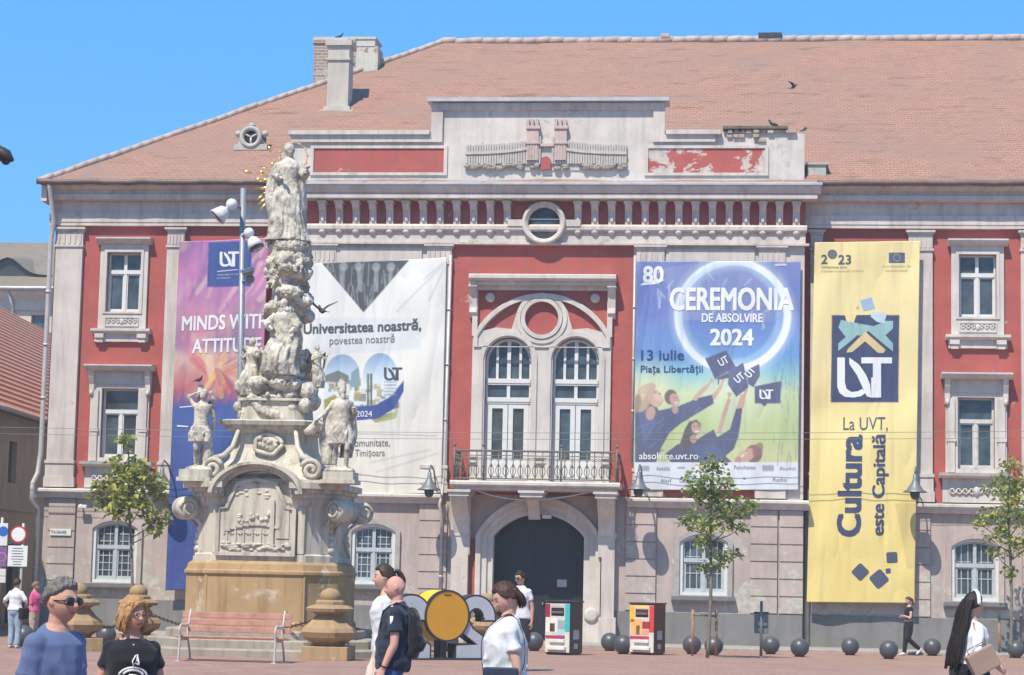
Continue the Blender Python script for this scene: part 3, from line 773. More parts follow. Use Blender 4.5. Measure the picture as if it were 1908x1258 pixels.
for (a, b), hl in zip(cxw, CW):
    Yw = YC+.12; t1, t2 = PZ(1010, 710, YC), PZ(1010, 745, YC)
    q = MB(); q.plate(arch_pts(a+.003, b-.003, zb+.003, zs_, za_, 24), [inset(a, b, zb, zs_, za_, .07, 24)], Yw, Yw+.09)
    for t in (t1, t2): q.box(a+.03, b-.03, Yw-.05, Yw+.08, t-.06, t+.06); q.box(a+.03, b-.03, Yw-.03, Yw+.08, t-.11, t-.06)
    for k in (1, 2, 3):
        xx = a+(b-a)*k/4; wv = .035 if k != 2 else .05; q.box(xx-wv, xx+wv, Yw-.005, Yw+.07, t1, za_-.05-(.08 if k != 2 else 0))
    xmid = (a+b)/2; q.box(xmid-.045, xmid+.045, Yw-.005, Yw+.07, t2, t1)
    win = q.build('window', m_white, bld)
    for d0_, d1_ in ((a+.07, xmid-.01), (xmid+.01, b-.07)):
        q = MB(); q.plate([(d0_, zb+.05), (d1_, zb+.05), (d1_, t2-.1), (d0_, t2-.1)], [[(d0_+.13, zb+.62), (d1_-.13, zb+.62), (d1_-.13, t2-.24), (d0_+.13, t2-.24)]], Yw-.01, Yw+.07)
        q.plate([(d0_+.1, zb+.15), (d1_-.1, zb+.15), (d1_-.1, zb+.52), (d0_+.1, zb+.52)], [], Yw-.03, Yw)
        q.build('door_leaf', m_white, win)
    q = MB(); q.plate(inset(a, b, zb, zs_, za_, .04, 24), [], Yw+.05, Yw+.07); q.build('pane', m_glass, win)

# --- balcony
YB = YC-1.25
zs1_ = PZ(1000, 897, YB); zs0_ = PZ(1000, 908, YB)
q = MB(); bxa, bxb = PX(838, 902, YB), PX(1155, 902, YB)
q.prof([(YC, zs0_), (YB+.06, zs0_), (YB, zs0_+.05), (YB, zs1_-.04), (YB+.05, zs1_), (YC, zs1_)], bxa, bxb); q.box(bxa+.1, bxb-.1, YB+.12, YC, zs0_-.08, zs0_-.002)
balc = q.build('balcony', m_trim, bld)
q = MB(); zr = PZ(1000, 841, YB)
ra, rb, yf = bxa+.1, bxb-.1, YB+.1
def scroll_bal(q, P, d):
    """one baluster with side scrolls; P(t, z) maps to space"""
    h = zr-zs1_
    q.tube([P(0, zs1_+.05), P(0, zr-.02)], .014, 5)
    for sg in (-1, 1):
        pts = [P(sg*(.02+.05*math.sin(a*math.pi/10)), zs1_+.12+h*.38*a/10) for a in range(11)]; q.tube(pts, .010, 5)
        pts = [P(sg*(.02+.045*math.cos(a*.75)*(1-a/12)+.03), zs1_+h*.72+.045*math.sin(a*.75)*(1-a/12)) for a in range(9)]; q.tube(pts, .009, 4)
    q.ball(P(0, zs1_+h*.52), (.03, .03, .05), 6, 5)
N = 22
for i in range(N+1):
    xx = ra+(rb-ra)*i/N; scroll_bal(q, lambda t, z, xx=xx: Vector((xx+t, yf, z)), 0)
for sx in (ra, rb):
    for i in range(1, 6):
        yy = yf+(YC-yf)*i/6; scroll_bal(q, lambda t, z, yy=yy, sx=sx: Vector((sx, yy+t, z)), 1)
for z, r in ((zr, .028), (zs1_+.06, .018), (zr-.12, .012)):
    q.tube([(ra, YC, z), (ra, yf, z), (rb, yf, z), (rb, YC, z)], r, 6, smooth=False)
for xx in (ra, ra+(rb-ra)*.18, ra+(rb-ra)*.66, rb): q.tube([(xx, yf, zs1_), (xx, yf, zr+.12)], .026, 6); q.ball((xx, yf, zr+.15), .045, 8, 6)
q.build('railing', m_rail, balc)
for pxl in (855, 990, 1128):
    xx = PX(pxl, 920, YB+.2); q = MB(); wv = .27 if pxl != 990 else .3
    zt = zs0_-.08
    q.box(xx-wv, xx+wv, YB+.12, YC, zt-.18, zt-.002); q.box(xx-wv-.05, xx+wv+.05, YB+.07, YC, zt-.07, zt-.004)
    if pxl == 990: q.prof([(YC, zt-.75), (YC-.12, zt-.72), (YC-.3, zt-.45), (YB+.25, zt-.18), (YC, zt-.18)], xx-.16, xx+.16)
    else: q.prof([(YC-.1, zt-1.75), (YC-.28, zt-1.72), (YC-.32, zt-1.2), (YC-.5, zt-.7), (YB+.3, zt-.35), (YB+.18, zt-.18), (YC-.1, zt-.18)], xx-.22, xx+.22)
    q.build('balcony_bracket', m_trim, balc)
# --- portal
q = MB()
def pr(l, r, ya, yb, za, zb_): q.box(PX(l, 1050, YC), PX(r, 1050, YC), YC-ya, YC+yb, za, zb_)
zpt = zs0_-1.2
pr(843, 874, .3, .02, .75, zpt); pr(836, 878, .36, .02, 0, .75); pr(840, 877, .34, .02, zpt-.1, zpt+.05)
q.mark(); pr(1122, 1146, .3, .02, .75, zpt); pr(1118, 1150, .36, .02, 0, .75); pr(1119, 1149, .34, .02, zpt-.1, zpt+.05)
q.build_each('portal_pilaster', m_pale, bld)
q = MB(); zi = PORT[2][1]; zai = PZ(1004, 957, YC)
def arc_frame(d0, d1, y0, y1):
    o_ = arch_pts(px0-d1, px1+d1, .02, zi, zai+d1, 24); i_ = arch_pts(px0-d0, px1+d0, .02, zi, zai+d0, 24)
    q.plate([o_[0], i_[0]] + list(reversed(i_[2:])) + [i_[1], o_[1]] + o_[2:], [], y0, y1)
arc_frame(-.02, .14, YC-.05, YC+.3); arc_frame(.14, .30, YC-.12, YC+.02); arc_frame(.30, .44, YC-.2, YC+.02)
for sg, xx in ((-1, px0-.22), (1, px1+.22)):
    q.box(xx-.24, xx+.24, YC-.24, YC+.02, 0, .7); q.lathe([(.01, 0), (.2, 0), (.2, .28), (.12, .30), (.01, .3)], (xx, YC, .8), 18, 'Y')
q.build('portal_surround', m_trim, bld)
q = MB(); q.box(PX(874, 1050, YC)+.01, PX(889, 1050, YC), YC-.06, YC, .72, zpt-.15); q.mark(); q.box(PX(1109, 1050, YC), PX(1121, 1050, YC), YC-.06, YC, .72, zpt-.15); q.build_each('red_strip', m_red, bld)
q = MB(); q.plate(arch_pts(px0-.03, px1+.03, .03, zi, zai+.03, 24), [], .05, .12)
for k in range(2):
    a = px0+.1+(px1-px0-.2)*k/2; b = a+(px1-px0-.2)/2-.05
    for z0_, z1_ in ((.2, 1.0), (1.15, 2.3), (2.45, 3.1)): q.plate([(a+.1, z0_), (b-.1, z0_), (b-.1, z1_), (a+.1, z1_)], [], .025, .05)
door = q.build('door', m_door, bld)
q = MB(); q.ball(((px0+px1)/2+.1, -.0, 1.05), (.03, .05, .06), 8, 6); q.build('handle', m_grey, door)
# --- downpipes
def pipe(pts, r=.06):
    q = MB(); q.tube(pts, r, 8)
    for i in range(len(pts)-1):
        a, b = Vector(pts[i]), Vector(pts[i+1])
        if (b-a).length > 1.5:
            for k in range(1, int((b-a).length/1.8)+1): m = a.lerp(b, k/(int((b-a).length/1.8)+1)); q.tube([m-Vector((0, 0, .03)), m+Vector((0, 0, .03))], r*1.35, 8)
    q.build('downpipe', m_pipe, bld)
pipe([(XL-.05, -.66, ZE), (XL-.02, -.62, ZE-.15), (XL+.02, -.25, ZA0+.1), (XL-.06, -.2, ZA0-.4), (XL-.08, -.2, ZL+1.0), (XL-.14, -.2, ZL+.4), (XL-.2, -.42, ZL+.1), (XL-.2, -.42, ZL-.35), (XL-.1, -.16, ZL-.6), (XL-.1, -.16, .1)], .07)
xx = PX(834, 650, YC); pipe([(xx+.04, YC-.12, ZCC-.3), (xx, YC-.12, ZL+.5), (xx-.04, YC-.2, ZL-.1), (xx-.06, YC-.4, ZL-.3), (xx-.02, YC-.14, ZL-.6), (xx-.02, YC-.14, .1)], .045)
xx = PX(1181, 650, YC); pipe([(xx+.0, YC-.12, ZCC-.3), (xx, YC-.12, ZL+.9)], .035)
xx = XC1+.12; pipe([(xx, -.1, ZL-.2), (xx, -.1, .1)], .07)
# ============================================================ ground
def mk_ground():
    t = NT('brick_paving'); b = t.n('ShaderNodeTexBrick'); t.l(t.mapping((1, 1, 1), (0, 0, .3)), b.inputs['Vector'])
    b.inputs['Scale'].default_value = 1; b.inputs['Brick Width'].default_value = .44; b.inputs['Row Height'].default_value = .22; b.inputs['Mortar Size'].default_value = .014
    b.inputs['Color1'].default_value = (.29, .155, .12, 1); b.inputs['Color2'].default_value = (.38, .225, .18, 1); b.inputs['Mortar'].default_value = (.17, .12, .10, 1)
    f = t.ramp(t.noise(.35, 6, .65), [(.35, 0), (.7, 1)])
    col = t.mix(t.math('MULTIPLY', f, .5), b.outputs['Color'], (.36, .235, .19))
    w_ = t.ramp(t.noise(1.0, 5, .65, t.mapping((.25, 1.6, 1))), [(.5, 0), (.75, 1)]); col = t.mix(t.math('MULTIPLY', w_, .5), col, (.22, .13, .105))
    g = t.ramp(t.noise(3, 6, .7), [(.58, 0), (.75, 1)]); col = t.mix(t.math('MULTIPLY', g, .4), col, (.22, .16, .14))
    return t.done(col, .85, t.bump(b.outputs['Fac'], -.4, .01), 0, .25)
m_ground = mk_ground()
q = MB(); ys = [-260, -120, -80, -60, -50, -40, -30, -24, -20, -17, -14, -11, -8, -5, -3, 0, 20, 60, 200]
xs = [-220, -100, -60, -40, -20, -10, 0, 10, 20, 40, 100, 220]
q.add([(x, y, ground_z(y)) for y in ys for x in xs], [(j*len(xs)+i, j*len(xs)+i+1, (j+1)*len(xs)+i+1, (j+1)*len(xs)+i) for j in range(len(ys)-1) for i in range(len(xs)-1)])
q.build('plaza_paving', m_ground, None, kind='structure')
q = MB()
q.prof([(-.02, -.1), (-1.9, -.1), (-1.9, .06), (-1.86, .075), (-.02, .085)], XL-.2, XC0-.1); q.prof([(YC-.0, -.1), (-2.4, -.1), (-2.4, .055), (-2.36, .07), (YC, .085)], XC0-.098, XC1+.098); q.prof([(-.02, -.1), (-1.9, -.1), (-1.9, .06), (-1.86, .075), (-.02, .085)], XC1+.1, XR)
q.build('pavement', stucco('stone_pavement', (.36, .32, .29), (.2, .18, .16), None, .6, .6), None, kind='structure')
# ============================================================ printed banners
def dull(c):      # ink colours dimmed, with the greying of haze mixed into them
    c = lin(c); g = .3*c[0]+.55*c[1]+.15*c[2]
    return tuple(.77*(x*.82+g*.18) + .012 for x in c)
class Canvas:
    """printed artwork: colours per grid point, u to the right and v downwards, both in metres"""
    def __init__(s, w, h, step=.022):
        s.w, s.h = w, h; s.nx, s.ny = int(w/step)+1, int(h/step)+1
        s.u, s.v = np.meshgrid(np.linspace(0, w, s.nx), np.linspace(0, h, s.ny)); s.c = np.ones((s.ny, s.nx, 3)); s.soft = step*.6
    def put(s, mask, col, a=1.0):
        m = np.clip(mask, 0, 1)[..., None]*a; col = dull(col); s.c = s.c*(1-m) + np.array(col)*m
    def grad(s, stops, t=None):
        t = s.v/s.h if t is None else t; ks = [k for k, _ in stops]; cs = np.array([dull(c) for _, c in stops])
        for i in range(3): s.c[..., i] = np.interp(t, ks, cs[:, i])
    def inpoly(s, pts):      # four samples per point soften the edges
        e = s.soft*.45; return sum(s._in(pts, dx, dy) for dx, dy in ((-e, -e*.4), (e*.4, -e), (e, e*.4), (-e*.4, e)))/4
    def _in(s, pts, dx, dy):
        u_, v_ = s.u+dx, s.v+dy; m = np.zeros(s.u.shape, bool); n = len(pts); j = n-1
        for i in range(n):
            (xi, yi), (xj, yj) = pts[i], pts[j]
            if yi != yj: m ^= ((yi > v_) != (yj > v_)) & (u_ < (xj-xi)*(v_-yi)/(yj-yi)+xi)
            j = i
        return m.astype(float)
    def poly(s, pts, col, a=1.0): s.put(s.inpoly(pts), col, a)
    def disc(s, x, y, r, col, a=1.0, ry=None):
        ry = ry or r; d = np.sqrt(((s.u-x)/r)**2+((s.v-y)/ry)**2); s.put((1-d)*r/s.soft/2+.5, col, a)
    def ring(s, x, y, r, w, col, a=1.0, soft=None):
        d = np.abs(np.hypot(s.u-x, s.v-y)-r); s.put((w/2-d)/(soft or s.soft)+.5, col, a)
    def line(s, pts, w, col, a=1.0):
        for (x0, y0), (x1, y1) in zip(pts[:-1], pts[1:]):
            L = max(1e-6, (x1-x0)**2+(y1-y0)**2); t = np.clip(((s.u-x0)*(x1-x0)+(s.v-y0)*(y1-y0))/L, 0, 1)
            d = np.hypot(s.u-x0-t*(x1-x0), s.v-y0-t*(y1-y0)); s.put((w/2-d)/s.soft+.5, col, a)
def fbm(u, v, seed, octs=4):
    rs = np.random.RandomState(seed); o = np.zeros_like(u); amp = 1.0
    for k in range(octs):
        for _ in range(3):
            a = rs.uniform(0, 6.28); f = 2**k*rs.uniform(.7, 1.4); o += amp*np.sin((u*np.cos(a)+v*np.sin(a))*f*2+rs.uniform(0, 6.28) + .8*np.sin((v*np.cos(a)-u*np.sin(a))*f*1.3+rs.uniform(0, 6.28)))
        amp *= .5
    return o/4
def wrinkles(t):      # tension folds of hung vinyl
    f = t.noise(.55, 1, .4, t.mapping((1, 1, .6), (0, .5, 0)), .4); g = t.noise(.9, 1, .4, t.mapping((1.6, 1, .35), (0, -.75, 0)), .5); h = t.noise(.8, 1, .4, t.mapping((1.8, 1, .3), (0, .8, 0)), .5)
    r = lambda x: t.math('ABSOLUTE', t.math('SUBTRACT', x, .5))
    nb = t.bump(f, .9, .35); nb = t.bump(r(g), .6, .22, nb); return t.bump(r(h), .6, .22, nb)
def mk_print(name, rough=.4):
    t = NT(name); a = t.n('ShaderNodeVertexColor', layer_name='Col')
    f = t.noise(.9, 3, .5, t.mapping((1, 1, .6), (0, .5, 0))); g = t.noise(2.2, 3, .6, t.mapping((1.6, 1, .35), (0, -.7, 0)))
    nb = wrinkles(t)
    return t.done(a.outputs[0], rough, nb, 0, .3)
m_print = mk_print('printed_banner_vinyl')
def mk_ink(name, c):
    t = NT(name); f = t.noise(.9, 3, .5, t.mapping((1, 1, .6), (0, .5, 0))); g = t.noise(2.2, 3, .6, t.mapping((1.6, 1, .35), (0, -.7, 0)))
    nb = wrinkles(t); return t.done(dull(c), .45, nb, 0, .3)
INK = {}
def ink(c):
    if c not in INK: INK[c] = mk_ink('printed_ink', c)
    return INK[c]

class Banner:
    """cloth hung between four corners; small folds, lettering lies on the cloth"""
    def __init__(s, name, label, corners, Y, seed, step=.022, sag=.03, group='banners hung on the building front'):
        tl, tr, bl, br = [at(*c, Y) for c in corners]; s.seed = seed; s.sag = sag
        s.tl, s.tr, s.bl, s.br = tl, tr, bl, br
        s.w = ((tr-tl).length+(br-bl).length)/2; s.h = ((tl-bl).length+(tr-br).length)/2
        s.px = corners; s.o = (tl+tr+bl+br)/4; s.cv = Canvas(s.w, s.h, step); s.name, s.label, s.group = name, label, group
    def d(s, u, v):
        a, b = u/s.w, v/s.h
        return 1.5*s.sag*(.55*math.sin(3.1*b*2.2+a*3+s.seed) + .45*math.sin(a*7+b*5+s.seed*2) + .25*math.sin(a*17-b*9+s.seed))*min(1, 8*min(a, 1-a)+.15)
    def P(s, u, v, off=0.0):
        a, b = u/s.w, v/s.h; p = s.tl.lerp(s.tr, a).lerp(s.bl.lerp(s.br, a), b)
        return Vector((p.x, p.y - s.d(u, v) - off, p.z)) - s.o
    def uv(s, px, py):
        """photo pixel -> metres on the banner"""
        p = at(px, py, s.o.y); u = s.w/2; v = s.h/2
        for _ in range(8):
            a, b = u/s.w, v/s.h; q = s.tl.lerp(s.tr, a).lerp(s.bl.lerp(s.br, a), b); u += p.x-q.x; v -= p.z-q.z
        return u, v
    def build(s):
        c = s.cv; me = bpy.data.meshes.new(s.name); vs = [tuple(s.P(c.u[j, i], c.v[j, i])) for j in range(c.ny) for i in range(c.nx)]
        fs = [(j*c.nx+i, (j+1)*c.nx+i, (j+1)*c.nx+i+1, j*c.nx+i+1) for j in range(c.ny-1) for i in range(c.nx-1)]
        n = len(vs); b = [tuple(Vector(v)+Vector((0, .006, 0))) for v in vs]     # back of the cloth
        edge = [j*c.nx for j in range(c.ny)] + [(c.ny-1)*c.nx+i for i in range(1, c.nx)] + [j*c.nx+c.nx-1 for j in range(c.ny-2, -1, -1)] + list(range(c.nx-2, 0, -1))
        fs += [tuple(reversed([k+n for k in f])) for f in fs] + [(edge[k], edge[k]+n, edge[(k+1) % len(edge)]+n, edge[(k+1) % len(edge)]) for k in range(len(edge))]
        me.from_pydata(vs+b, [], fs); me.polygons.foreach_set('use_smooth', [True]*len(fs))
        at_ = me.color_attributes.new('Col', 'FLOAT_COLOR', 'POINT'); col = np.ones((2*n, 4)); col[:n, :3] = c.c.reshape(-1, 3); col[n:, :3] = .6
        at_.data.foreach_set('color', col.ravel()); me.materials.append(m_print); me.update()
        s.ob = link(s.name, me); s.ob.location = s.o; tag(s.ob, s.label, 'banner', s.group); return s.ob
    def text(s, txt, px, py, hpx, col, bold=0.0, wpx=None, rot=0.0, align='LEFT', name='lettering', off=.011, shear=0.0):
        """baseline start at photo pixel; hpx = capital height in photo pixels; wpx squeezes the line to that width"""
        cu = bpy.data.curves.new('t', 'FONT'); cu.body = txt; cu.size = 1; cu.offset = 0; cu.shear = shear; cu.resolution_u = 3
        o = bpy.data.objects.new('t', cu); COL.objects.link(o); dg = bpy.context.evaluated_depsgraph_get(); dg.update()
        me = bpy.data.meshes.new_from_object(o.evaluated_get(dg)); bpy.data.objects.remove(o)
        n = len(me.vertices); co = np.empty(n*3)
        if n == 0: return
        me.vertices.foreach_get('co', co); co = co.reshape(-1, 3)
        k = 1/scale_at(at(px, py, s.o.y)); hs = hpx*k/.70; xs = hs
        wid = co[:, 0].max()-co[:, 0].min()
        if wpx: xs = wpx*k/wid
        u0, v0 = s.uv(px, py); cr, sr = math.cos(rot), math.sin(rot); x00 = co[:, 0].min()
        if align == 'CENTER': x00 += wid/2
        out = []; faces = []; polys = [tuple(p.vertices) for p in me.polygons]
        shifts = [(0, 0)] if bold < .006 else [(-bold, bold*.7), (bold, bold*.7), (-bold, -bold*.7), (bold, -bold*.7)]
        for i, (dx, dy) in enumerate(shifts):       # bold: overlapping strikes of the same letters
            for p in co:
                x, y = (p[0]-x00+dx)*xs, (p[1]+dy)*hs; out.append((u0+x*cr-y*sr, v0-(x*sr+y*cr), off+.0006*i))
            faces += [tuple(q+n*i for q in f) for f in polys]
        bpy.data.meshes.remove(me); s.lay(name, out, faces, col)
    def lay(s, name, pts, faces, col):
        """print laid on the cloth: long edges are cut so that it follows the folds"""
        bm = bmesh.new(); vs = [bm.verts.new(p) for p in pts]
        for f in faces:
            try: bm.faces.new([vs[i] for i in f])
            except ValueError: pass
        bmesh.ops.triangulate(bm, faces=bm.faces[:])
        for _ in range(5):
            long = [e for e in bm.edges if e.calc_length() > .16]
            if not long: break
            bmesh.ops.subdivide_edges(bm, edges=long, cuts=1); bmesh.ops.triangulate(bm, faces=[f for f in bm.faces if len(f.verts) > 3])
        for v in bm.verts: v.co = s.P(v.co.x, v.co.y, v.co.z)
        me = bpy.data.meshes.new(name); bm.to_mesh(me); bm.free(); me.materials.append(ink(col)); me.update(); link(name, me, s.ob)
    def shape(s, pts, col, name='printed_mark', off=.005):
        """flat printed patch from photo pixels"""
        uv = [s.uv(*p) for p in pts]; tr = tessellate_polygon([[Vector((u, v, 0)) for u, v in uv]])
        s.lay(name, [(u, v, off) for u, v in uv], [tuple(t) for t in tr], col)

def uvt_logo(B, x0, y0, x1, y1, col, name='emblem', off=.007):
    """U with its bowl sweeping into a slanted V and a T, in a box of photo pixels"""
    w, h = x1-x0, y1-y0; T = lambda p: (x0+p[0]*w, y0+p[1]*h)
    u = [(0, 0), (.14, 0), (.14, .62), (.17, .78), (.26, .86), (.38, .84), (.46, .78), (.52, .88), (.44, .96), (.30, 1.0), (.14, .98), (.04, .88), (0, .72)]
    v = [(.22, .0), (.40, .18), (.52, .42), (.60, .68), (.62, 1.0), (.54, .97), (.46, .74), (.36, .44), (.22, .16)]
    t = [(.44, .0), (1.0, .0), (1.0, .15), (.80, .15), (.80, 1.0), (.62, 1.0), (.62, .5), (.65, .5), (.65, .15), (.44, .15)]
    for s_ in (u, v, t): B.shape([T(p) for p in s_], col, name, off)

# ---- yellow banner
B = Banner('yellow_banner', 'tall yellow banner with dark blue vertical lettering right of the blue poster', [(1518, 452), (1714, 449), (1503, 1122), (1704, 1124)], -.42, 1.0)
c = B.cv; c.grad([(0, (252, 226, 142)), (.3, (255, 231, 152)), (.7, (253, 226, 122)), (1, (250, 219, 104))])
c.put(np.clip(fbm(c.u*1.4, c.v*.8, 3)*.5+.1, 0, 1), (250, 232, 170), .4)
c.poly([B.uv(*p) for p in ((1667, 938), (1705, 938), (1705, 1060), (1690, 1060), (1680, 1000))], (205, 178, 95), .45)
k = lambda *p: [B.uv(*q) for q in p]
NAVY = (66, 76, 118)
c.poly(k((1550, 587), (1676, 587), (1674, 750), (1548, 750)), NAVY)
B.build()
B.shape([(1567, 596), (1580, 608), (1601, 626), (1614, 620), (1628, 608), (1650, 598), (1664, 598), (1664, 612), (1650, 625), (1664, 640), (1664, 655), (1645, 640), (1612, 612), (1580, 640), (1562, 654), (1562, 640), (1576, 628), (1562, 610)], (150, 196, 196), off=.008)
B.shape([(1612, 618), (1650, 652), (1646, 658), (1636, 658), (1612, 636), (1588, 656), (1577, 657), (1580, 650)], (232, 204, 130), off=.010)
B.shape([(1574, 586), (1596, 586), (1591, 601), (1578, 601)], (252, 226, 142), off=.008)
B.shape([(1603, 560), (1624, 554), (1631, 575), (1609, 580)], (160, 190, 222)); B.shape([(1626, 580), (1652, 586), (1648, 603), (1634, 600), (1622, 590)], (205, 222, 236), off=.012)
B.shape([(1596, 571), (1600, 571), (1600, 576), (1596, 576)], (200, 185, 140))
uvt_logo(B, 1560, 666, 1662, 741, (244, 244, 246), off=.012)
for txt, x, y, hgt, w in (('2', 1530, 492, 17, 11), ('23', 1562, 492, 17, 23)): B.text(txt, x, y, hgt, (95, 95, 110), .015, w)
B.shape([(1551+9*math.cos(i*.4), 474+9*math.sin(i*.4)) for i in range(16)], (110, 110, 120))
B.text('TIMISOARA 2023', 1530, 500, 3.4, (150, 140, 110), .01, 47); B.text('Capitală Europeană a Culturii', 1530, 507, 3.2, (170, 155, 115), 0, 78)
B.shape([(1656, 471), (1686, 471), (1686, 490), (1656, 490)], (92, 100, 140))
for i in range(12):
    a = i*math.pi/6; x, y = 1671+6.2*math.cos(a), 480.5+6.2*math.sin(a)
    B.shape([(x-1, y-1), (x+1, y-1), (x+1, y+1), (x-1, y+1)], (205, 190, 110), off=.009)
B.text('Co-finanțat de', 1645, 498, 3.2, (170, 155, 115), 0, 52); B.text('Uniunea Europeană', 1650, 506, 3.2, (170, 155, 115), 0, 40)
B.text('La UVT,', 1571, 801, 24, (82, 88, 120), .004, 82)
B.text('Cultura', 1602, 998, 42, (66, 76, 118), .036, 186, math.pi/2); B.text('este Capitală', 1646, 997, 22, (66, 76, 118), .028, 186, math.pi/2)
for cx, cy, r, a in ((1603, 1066, 16, 0), (1638, 1079, 18, 5), (1662, 1039, 13, 42), (1655, 1064, 6, 40)):
    B.shape([(cx+r*math.cos(math.radians(a+90*i+d)), cy+r*math.sin(math.radians(a+90*i+d))) for i in range(4) for d in (-7, 7)], (82, 88, 118))

# ---- blue poster
Y2 = YC-.2
B = Banner('poster_banner', 'blue and green banner with a light ring and graduates throwing caps', [(1185, 487), (1492, 487), (1182, 913), (1487, 913)], Y2, 2.0)
c = B.cv; c.grad([(0, (92, 112, 196)), (.25, (68, 104, 204)), (.42, (60, 150, 226)), (.50, (120, 200, 205)), (.58, (205, 222, 150)), (.72, (190, 212, 110)), (.86, (216, 218, 130)), (.88, (216, 218, 130)), (.882, (236, 238, 240)), (1, (232, 234, 238))])
n_ = fbm(c.u*1.3, c.v*1.3, 7); up = np.clip(1-c.v/c.h/.5, 0, 1)
c.put(np.clip(n_, 0, 1)*up, (150, 170, 225), .6)
c.put(np.clip(1-np.hypot((c.u-c.w*.62), (c.v-c.h*.6))/1.2, 0, 1), (240, 246, 200), .6)
c.put(np.clip(1-np.hypot((c.u-c.w*.1), (c.v-c.h*.54))/.8, 0, 1)*(c.v/c.h < .87), (236, 226, 140), .7)
k = lambda *p: [B.uv(*q) for q in p]
c.poly(k((1235, 500), (1300, 490), (1420, 492), (1480, 560), (1440, 600), (1260, 596)), (150, 165, 205), .35)
rs = np.random.RandomState(5)
for i in range(46):
    x = rs.uniform(1225, 1440); y = rs.uniform(494, 590); c.line(k((x, y), (x+rs.uniform(-14, 14), y+rs.uniform(6, 30))), .05, (200, 205, 225) if i % 2 else (110, 120, 175), .45)
rx, ry = B.uv(1365, 588); s68 = 1/scale_at(at(1366, 583, Y2))
rr_ = 101*s68
c.ring(rx, ry, rr_, .42, (210, 235, 250), .35, .2); c.ring(rx, ry, rr_, .2, (250, 253, 255), .92, .05)
c.ring(rx-.1, ry-.05, rr_*.9, .1, (140, 200, 240), .5, .1)
DK, SK, HR = (38, 52, 104), (214, 160, 128), (120, 84, 66)
def P_(pts, col, a=1): c.poly(k(*pts), col, a)
vmask_floor = c.c[c.v/c.h > .882].copy()
P_([(1183, 752), (1215, 742), (1228, 765), (1262, 758), (1300, 742), (1328, 735), (1330, 752), (1300, 770), (1268, 790), (1248, 806), (1232, 835), (1220, 868), (1183, 868)], DK)
P_([(1255, 870), (1240, 845), (1262, 828), (1300, 818), (1330, 800), (1336, 815), (1360, 800), (1372, 760), (1384, 755), (1380, 790), (1376, 812), (1368, 836), (1352, 850), (1370, 868)], DK)
P_([(1290, 830), (1330, 826), (1350, 850), (1330, 866), (1300, 860)], (52, 70, 130))
P_([(1190, 770), (1215, 758), (1222, 790), (1200, 830)], (62, 82, 150), .8)
P_([(1326, 738), (1342, 716), (1348, 712), (1346, 722), (1332, 745)], SK); P_([(1290, 742), (1308, 722), (1324, 712), (1322, 720), (1296, 748)], SK)
P_([(1336, 806), (1346, 770), (1356, 742), (1362, 744), (1352, 776), (1344, 808)], SK); P_([(1372, 762), (1380, 735), (1390, 734), (1386, 760)], SK)
def ell(x, y, rx_, ry_, ang, col, a=1.0):
    u, v = B.uv(x, y); ca, sa = math.cos(math.radians(ang)), math.sin(math.radians(ang)); du, dv = c.u-u, c.v-v
    d = np.sqrt(((du*ca+dv*sa)/(rx_*s68))**2+((-du*sa+dv*ca)/(ry_*s68))**2); c.put((1-d)*min(rx_, ry_)*s68/c.soft/2+.5, col, a)
HL = (226, 178, 146)
for i in range(40):     # gown folds
    x, y = rs.uniform(1186, 1330), rs.uniform(748, 866)
    if c.inpoly([B.uv(*p) for p in ((1186, 756), (1262, 762), (1328, 738), (1330, 752), (1262, 796), (1232, 835), (1220, 866), (1186, 866))])[min(c.ny-1, int(B.uv(x, y)[1]/c.h*c.ny)), min(c.nx-1, int(B.uv(x, y)[0]/c.w*c.nx))] > 0: c.line(k((x, y), (x+rs.uniform(6, 14), y-rs.uniform(2, 12))), .04, (78, 100, 170) if i % 2 else (22, 32, 76), .6)
ell(1199, 742, 15, 27, 20, (196, 158, 112)); ell(1193, 735, 9, 20, 35, (226, 196, 148), .8); ell(1212, 770, 9, 13, 10, (200, 140, 112))
ell(1221, 742, 13, 18, -28, SK); ell(1226, 738, 8, 10, -28, HL, .8); ell(1206, 724, 17, 9, -20, (206, 168, 120)); ell(1187, 752, 8, 18, 10, (170, 128, 86))
for x, y in ((1229, 734), (1222, 731)): ell(x, y, 2.2, 1.3, -25, (70, 46, 40))
ell(1231, 749, 4.5, 2, -25, (176, 70, 70)); ell(1231, 748.5, 3, 1, -25, (240, 225, 220))
ell(1250, 740, 12, 14, 0, (92, 64, 52)); ell(1257, 745, 9, 12, -20, (206, 150, 122)); ell(1260, 751, 3.5, 1.5, -20, (240, 220, 215)); ell(1259, 742, 1.5, 1, 0, (60, 40, 36)); ell(1258, 764, 6, 7, 0, (196, 138, 112))
P_([(1276, 800), (1284, 786), (1298, 782), (1306, 790), (1304, 806), (1296, 812), (1290, 832), (1264, 836), (1270, 818)], (74, 46, 40)); ell(1297, 798, 8.5, 11.5, -15, (208, 152, 124)); ell(1299, 804, 4.5, 2, -12, (245, 235, 230)); ell(1294, 795, 1.6, 1, 0, (60, 40, 36)); ell(1301, 794, 1.6, 1, 0, (60, 40, 36)); ell(1292, 818, 6, 8, 0, (200, 142, 114))
ell(1404, 846, 16, 17, 0, (132, 76, 54)); ell(1392, 848, 16, 11, -35, (214, 150, 122)); ell(1386, 843, 8, 6, -35, HL, .8); ell(1412, 838, 9, 14, 25, (150, 90, 62), .8); ell(1383, 850, 4, 1.8, -35, (244, 232, 226)); ell(1391, 840, 1.8, 1.1, -35, (60, 40, 36)); ell(1375, 858, 6, 8, 0, (200, 140, 114))
